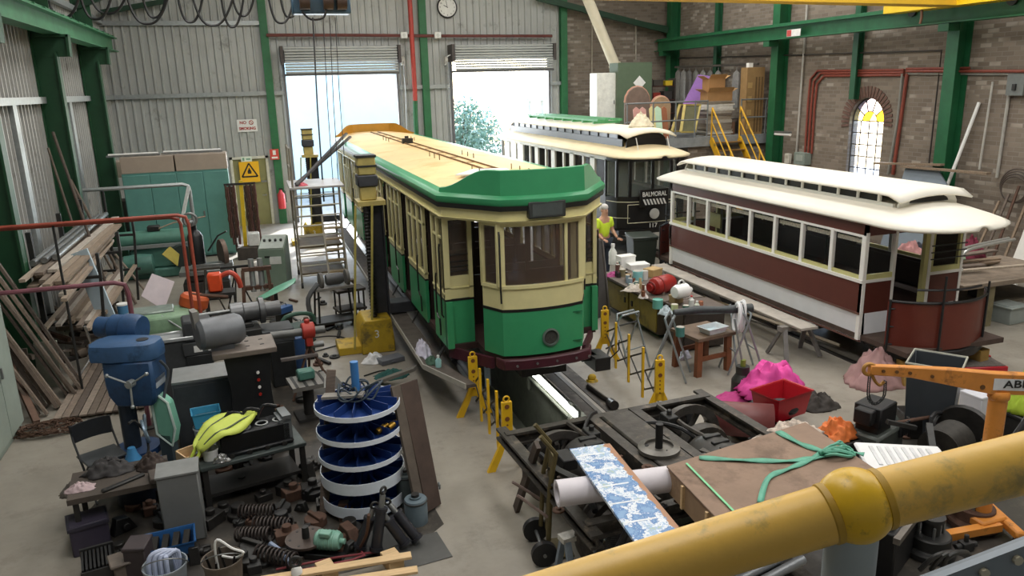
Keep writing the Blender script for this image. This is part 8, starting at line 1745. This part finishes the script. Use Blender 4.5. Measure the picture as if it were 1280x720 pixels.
for y in (-.5, .5):
    for x in (-.6, .55): g = G(); g.box((x, y, .82), (.2, .14, .1)); g.cyl((x, y, .86), (x, y, .93), .03); g.obj('brake_block', DSTEEL, t, bev=.01)
    g = G(); g.tube([(-.95, y*1.1, .8), (-.4, y*1.25, .83), (.3, y*1.1, .82), (.95, y*1.2, .8)], .028, 6); g.obj('brake_rod', BR, t)
g = G(); g.tube([(-.9, 1.2, .83), (-.5, 1.15, .9), (-.2, 1.2, .86), (.3, 1.22, .84)], .03, 7, sm=3); g.obj('air_hose', BLACK, t)
g = G(); g.box((.05, 1.05, .86), (.26, .16, .12)); g.obj('junction_box', BLACK, t, bev=.01)
g = G(); g.bar((-.95, .95, .9), (-.1, 1.28, .9), .08, .03); g.obj('lever_bar', DSTEEL, t)
for k in range(6): g = G(); g.box((-.75+.1*k, -.35-.12*(k % 3), .78), (.07, .3, .05), (0, 0, .5*k)); g.obj('linkage', BR, t)
# things lying on the bogie
def lay(pts, z): return [fl(x, y, z) for x, y in pts]
t = thing('plywood_crate', 'large closed plywood crate tied with green strap on the bogie', 'crate', fl(835, 583, 1.2)); q = [p_-t.location for p_ in lay([(835, 583), (1006, 529), (1100, 592)], 1.2)]; q.append(q[0]+q[2]-q[1]); dn = V((0, 0, -.26))
g = G(); g.prism([p_+dn for p_ in q], V((0, 0, .25))); g.obj('box', mat('a08468', .75, 0, .2, 3, .1, '7d6650', .3, 2), t, bev=.006)
g = G(); cc = (q[0]+q[1]+q[2]+q[3])/4; g.prism([cc+(p_-cc)*1.015+V((0, 0, -.012)) for p_ in q], V((0, 0, .02))); g.obj('lid', mat('8d7563', .75, 0, .2, 2.5, .1, '6f5a4b', .3, 1.5), t, bev=.004)
for f in (.3, .7): g = G(); e = q[3]-q[0]; c = q[0]+e*f; g.bar(c+V((0, 0, -.24)), c+V((0, 0, -.02)), .06, .03); g.obj('batten', PINE, t)
GS = mat('5fa58c', .55, 0, .2, 8); up = V((0, 0, .016))
def strap(pts, w, name='strap'):
    g = G(); P_ = spline([p_+up for p_ in pts], 5); 
    rows = []
    for i, p_ in enumerate(P_):
        d = (P_[min(i+1, len(P_)-1)]-P_[max(i-1, 0)]).normalized(); s = d.cross(UPZ).normalized()*w/2; z = V((0, 0, .008*math.sin(i*1.1))); rows.append([p_-s+z, p_+s-z])
    g.loft(rows, caps=False, closed=False); return g.obj(name, GS, t, solid=.008)
B = lambda a, b_: q[0]+(q[1]-q[0])*a+(q[3]-q[0])*b_
pxs = lambda l: [fl(x, y, 1.207)-t.location for x, y in l]
strap(pxs([(874, 574), (930, 577), (985, 578), (1020, 574), (1040, 568)]), .06); strap(pxs([(972, 541), (1000, 556), (1030, 566), (1060, 570)]), .07); strap(pxs([(950, 630), (960, 600), (985, 588), (1010, 578), (1035, 564), (1060, 566), (1080, 570)]), .05)
g = G(); a, b_ = pxs([(858, 581), (918, 642)]); g.bar(a+up, b_+up, .02, .006); g.obj('thin_strap', mat('7fd09a', .5), t)
g = G(); c = pxs([(1045, 570)])[0]+up*2
for k in range(5): g.tube([c+V((.14*math.cos(a+k), .07*math.sin(a)+.02*k-.04, .02+.025*math.sin(2*a+k))) for a in (2*PI*j/14 for j in range(14))], .014, 5, True)
g.obj('strap_bundle', GS, t)
g = G(); a, b_ = fl(696, 617, 1.05), fl(842, 598, 1.05); g.lathe([(.09, 0), (.12, 0), (.12, (b_-a).length), (.09, (b_-a).length), (.09, 0)], (0, 0, 0), b_-a, 24, False); tag(g.obj('cardboard_tube', mat('d9d3d8', .6, 0, .08)), 'fat white cardboard tube lying across the bogie under the painted board', 'tube', loc=a)
# weathered painted board: flaked blue and white over brown
m = bpy.data.materials.new('flaked_paint'); m.use_nodes = True; N = m.node_tree.nodes; L = m.node_tree.links; pb = N['Principled BSDF']; pb.inputs['Roughness'].default_value = .45
tc = N.new('ShaderNodeTexCoord'); nz = N.new('ShaderNodeTexNoise'); nz.inputs['Scale'].default_value = 5; nz.inputs['Detail'].default_value = 9; nz.inputs['Roughness'].default_value = .75; L.new(tc.outputs['Object'], nz.inputs['Vector'])
cr = N.new('ShaderNodeValToRGB'); E_ = cr.color_ramp; E_.interpolation = 'CONSTANT'
for i, (p_, c_) in enumerate(((0, '7fa2c8'), (.44, '5e86b8'), (.5, 'dfe4ea'), (.56, '9db8d6'), (.61, 'b9c4a0'), (.64, '8fb0d2'), (.68, 'e9e9e6'))):
    e = E_.elements[i] if i < 2 else E_.elements.new(p_); e.position = p_; e.color = (*hexc(c_), 1)
L.new(nz.outputs['Fac'], cr.inputs[0]); sx = N.new('ShaderNodeSeparateXYZ'); L.new(tc.outputs['Object'], sx.inputs[0])
ad = N.new('ShaderNodeMath'); ad.operation = 'MULTIPLY_ADD'; L.new(nz.outputs['Fac'], ad.inputs[0]); ad.inputs[1].default_value = .22; L.new(sx.outputs['X'], ad.inputs[2])
gt = N.new('ShaderNodeMath'); gt.operation = 'GREATER_THAN'; gt.inputs[1].default_value = .47; L.new(ad.outputs[0], gt.inputs[0])
mx = N.new('ShaderNodeMix'); mx.data_type = 'RGBA'; L.new(gt.outputs[0], mx.inputs['Factor']); L.new(cr.outputs[0], mx.inputs['A']); mx.inputs['B'].default_value = (*hexc('a87c5c'), 1); L.new(mx.outputs['Result'], pb.inputs['Base Color'])
zc = 1.185; a, b_, d_ = fl(712, 564, zc), fl(762, 557, zc), fl(790, 684, zc); ex = (b_-a); wd = ex.length; ey = (d_-a); ly = ey.length*1.12; rz = math.atan2(ex.y, ex.x)
t = thing('painted_board', 'long board with flaking blue and white paint lying on the bogie', 'board', a, rz=rz); g = G()
g.prism([(0, 0, 0), (wd, 0, 0), (wd, -ly, 0), (0, -ly, 0)], (0, 0, .025)); g.obj('board', m, t)
for k in range(6): g = G(); y = -ly*(.1+.16*k); g.b(.01, wd*.72, y, y+.02, .0252, .0262); g.obj('seam', mat('e6e9ec', .5, 0, .2), t)
# sack truck leaning at the bogie
t = thing('sack_truck', 'olive-brown two-wheeled sack truck leaning by the left bogie wheel', 'sack truck', (2.42, 6.45, 0), rz=-.15); OL = mat('5d5230', .55, .1, .3, 5); W2 = .17
for s in (-1, 1):
    g = G(); g.tube([(-.05, s*W2, .2), (-.02, s*W2*.9, .8), (.05, s*W2*.8, 1.15), (-.1, s*W2*.8, 1.35)], .024, 7); g.obj('side_tube', OL, t)
    g = G(); g.lathe([(.03, -.03), (.1, -.035), (.13, -.03), (.13, .03), (.1, .035), (.03, .03)], (-.1, s*(W2+.05), .13), (0, 1, 0), 22); g.obj('wheel', BLACK, t)
    g = G(); g.tube([(-.05, s*W2, .5), (-.3, s*W2*.8, .72), (-.34, s*W2*.8, .75)], .016, 6); g.obj('handle', mat('8c7a72', .5, .3), t)
g = G(); g.prism([(-.02, -W2*.7, .2), (-.02, W2*.7, .2), (.03, W2*.6, 1.1), (.03, -W2*.6, 1.1)], (.012, 0, 0)); g.obj('back_plate', OL, t); g = G(); g.b(.0, .22, -W2, W2, .02, .035); g.obj('toe_plate', OL, t); g = G(); g.cyl((-.1, -W2-.1, .13), (-.1, W2+.1, .13), .018); g.obj('axle', STEEL, t)
board(V((2.35, 7.3, .02)), V((2.42, 6.75, 1.05)), .1, .05, mat('4b4038', .7), 'dark_timber', 'dark timber length leaning between the barrier and the sack truck', 'timber', None, (1, 0, 0))
# low trestle in front of the bogie
t = thing('saw_trestle', 'small low trestle with a white-splashed top in front of the bogie', 'trestle', V((2.62, 6.0, 0)), rz=.12); g = G(); g.b(-.27, .27, -.06, .06, .42, .47); g.obj('top', mat('c5c2ba', .7, 0, .35, 14), t)
for x in (-.22, .22):
    for y in (-.16, .16): g = G(); g.bar((x, y, .02), (x, y*.25, .43), .06, .04); g.obj('leg', mat('8b97a3', .6, 0, .3), t)
pipe('dark_lever', [fl(770, 690, .75), fl(785, 660, .95), fl(790, 648, 1.05)], .03, BLACK, 'black tapered lever standing up beside the painted board', 'lever')
# ---------------------------------------------------------------- parts pile below the gallery at the bottom edge
t = thing('pipe_bundle', 'bundle of grey steel pipes below the handrail at the bottom edge', 'pipes', fl(935, 712, .75)+V((0, 0, 0)))
for k in range(6): g = G(); g.cyl((-.3, -.25+.09*k, .0+.03*(k % 2)), (.45, -.1+.09*k, .05+.03*(k % 2)), .04, n=10); g.obj('pipe', mat('7a7d80', .4, .4, .2), t)
g = G(); g.b(-.2, .35, -.3, .35, -.75, -.06); g.obj('stand', GREASE, t)
t = thing('resistor_box', 'black open-frame resistor box right of the handrail post', 'box', fl(1105, 705)+V((.0, .05, 0)), rz=.5); g = G(); g.b(-.3, .45, -.2, .2, .0, .5); g.obj('case', BLACK, t, bev=.015); g = G(); g.b(-.34, .49, -.24, -.18, .44, .5); g.b(-.34, .49, .18, .24, .44, .5); g.obj('frame_rail', mat('77716a', .5, .3, .3), t)
for k in range(5): g = G(); g.box((-.2+.13*k, 0, .53), (.05, .3, .05)); g.obj('element', STEEL, t)
for k in range(3): pipe('thick_cable', [fl(1150+14*k, 712, .3), fl(1170+8*k, 695, .5), fl(1195+6*k, 690, .45), fl(1215, 700, .2)], .022, DSTEEL, 'thick grey cable curling below the crane, %s of three' % ('left', 'middle', 'right')[k], 'cable', 5, 'thick cables')
# loose oily bits around the machines
rr = random.Random(51)
KS = (('bearing_housing', 'bearing housing'), ('gear_blank', 'toothed gear blank'), ('steel_offcut', 'steel offcut'), ('valve_body', 'valve body'))
def bit(k, s):
    g = G()
    if k == 0: g.lathe([(0, 0), (s, 0), (s, s*.4), (s*.6, s*.5), (s*.6, s), (0, s)], n=12)
    elif k == 1: g.lathe([(0, 0)]+[(s, 0), (s, s*.35), (s*.4, s*.35), (s*.4, s*.6), (0, s*.6)], n=16)
    elif k == 2: g.bar((-s*1.6, 0, s*.25), (s*1.6, s*.3, s*.3), s*.5, s*.4)
    else: g.b(-s*.5, s*.5, -s*.4, s*.4, 0, s*.8); g.cyl((-s, 0, s*.4), (s, 0, s*.4), s*.28, n=10); g.cyl((0, 0, s*.8), (0, 0, s*1.4), s*.2, n=8)
    return g
for wh, n, x0, x1, y0, y1, z in (('around the lathe and console', 30, 235, 420, 370, 470, 0), ('by the green cast machine', 14, 130, 240, 430, 500, 0), ('beside the foot of the scaffold', 10, 345, 440, 365, 420, 0), ('between the bogie and the engine crane', 26, 1010, 1240, 545, 700, 0), ('on the frame of the bogie', 16, 690, 880, 560, 640, .84)):
    for i in range(n):
        k = rr.randrange(4); q = fl(rr.uniform(x0, x1), rr.uniform(y0, y1), z); tag(bit(k, rr.uniform(.06, .13) if z == 0 else rr.uniform(.04, .07)).obj(KS[k][0], (GREASE, DSTEEL, RUST, BLACK)[rr.randrange(4)], bev=.005), 'small greasy %s lying %s' % (KS[k][1], wh), 'machine part', KS[k][1]+'s '+wh, q, rr.uniform(0, 6))
# ---------------------------------------------------------------- gallery handrail and plate in the foreground
YEL = mat('dfb352', .42, 0, .14, 9, .05, 'a48e52', .2, 14); d0 = .62
p1, pc, p2 = atD(560, 788, d0*1.02), atD(1068, 632, d0), atD(1420, 543, d0*.985)
t = thing('handrail', 'yellow ball-jointed tube handrail on a grey post in the foreground', 'handrail', pc); r = .0235
g = G(); g.cyl(p1-pc, (p1-pc).normalized()*.012, r, n=28); g.obj('rail_tube', YEL, t); g = G(); g.cyl((p2-pc).normalized()*.012, p2-pc, r, n=28); g.obj('rail_tube', YEL, t)
g = G(); g.ball((0, 0, 0), .0305, 32); bl = g.obj('ball_joint', mat('dfb21f', .38, 0, .14, 14, .04, '8c6f22', .3, 30), t)
for d in ((p1-pc).normalized(), (p2-pc).normalized()): g = G(); g.lathe([(r, .018), (r+.0012, .019), (r+.0012, .024), (r, .025)], (0, 0, 0), d, 28); g.obj('collar', mat('b08a24', .5), bl)
g = G(); g.cyl((0, 0, -.02), (0, 0, 3.4-pc.z), .0205, n=26); g.obj('post', mat('9aa3a6', .45, .1, .12, 12), t)
a, b_ = atD(840, 842, 1.15), atD(1330, 655, 1.15); a.z -= .0; t = thing('toe_plate', 'grey steel toe plate with bolt heads at the bottom right edge', 'plate', a); dd = b_-a; n_ = V((0, 0, -1)); out = dd.normalized().cross(UPZ).normalized()
g = G(); g.prism([V((0, 0, 0)), dd, dd+V((0, 0, 3.4-b_.z)), V((0, 0, 3.4-a.z))], out*.012); g.obj('plate', mat('7e868d', .45, .2, .12, 5), t)
g = G(); g.prism([V((0, 0, 0)), dd, dd+V((0, 0, -.006)), V((0, 0, -.006))], -out*.006); g.obj('top_flange', mat('737a80', .4, .3, .15, 8), t)
for k in range(7):
    c = dd*(.53)+dd.normalized()*.053*k+V((0, 0, -.018))
    for s in (-1, 1): g = G(); g.cyl(c+out*(.012 if s > 0 else 0), c+out*(.018 if s > 0 else -.006), .0075, n=8); g.obj('bolt_head', mat('cfc6ae', .35, .6, .1), t)
g = G(); g.b(-3, 4, -2.45, 1.02, 3.28, 3.4); struct(g, 'floor_gallery', mat('6d7073', .6, .3, .2))
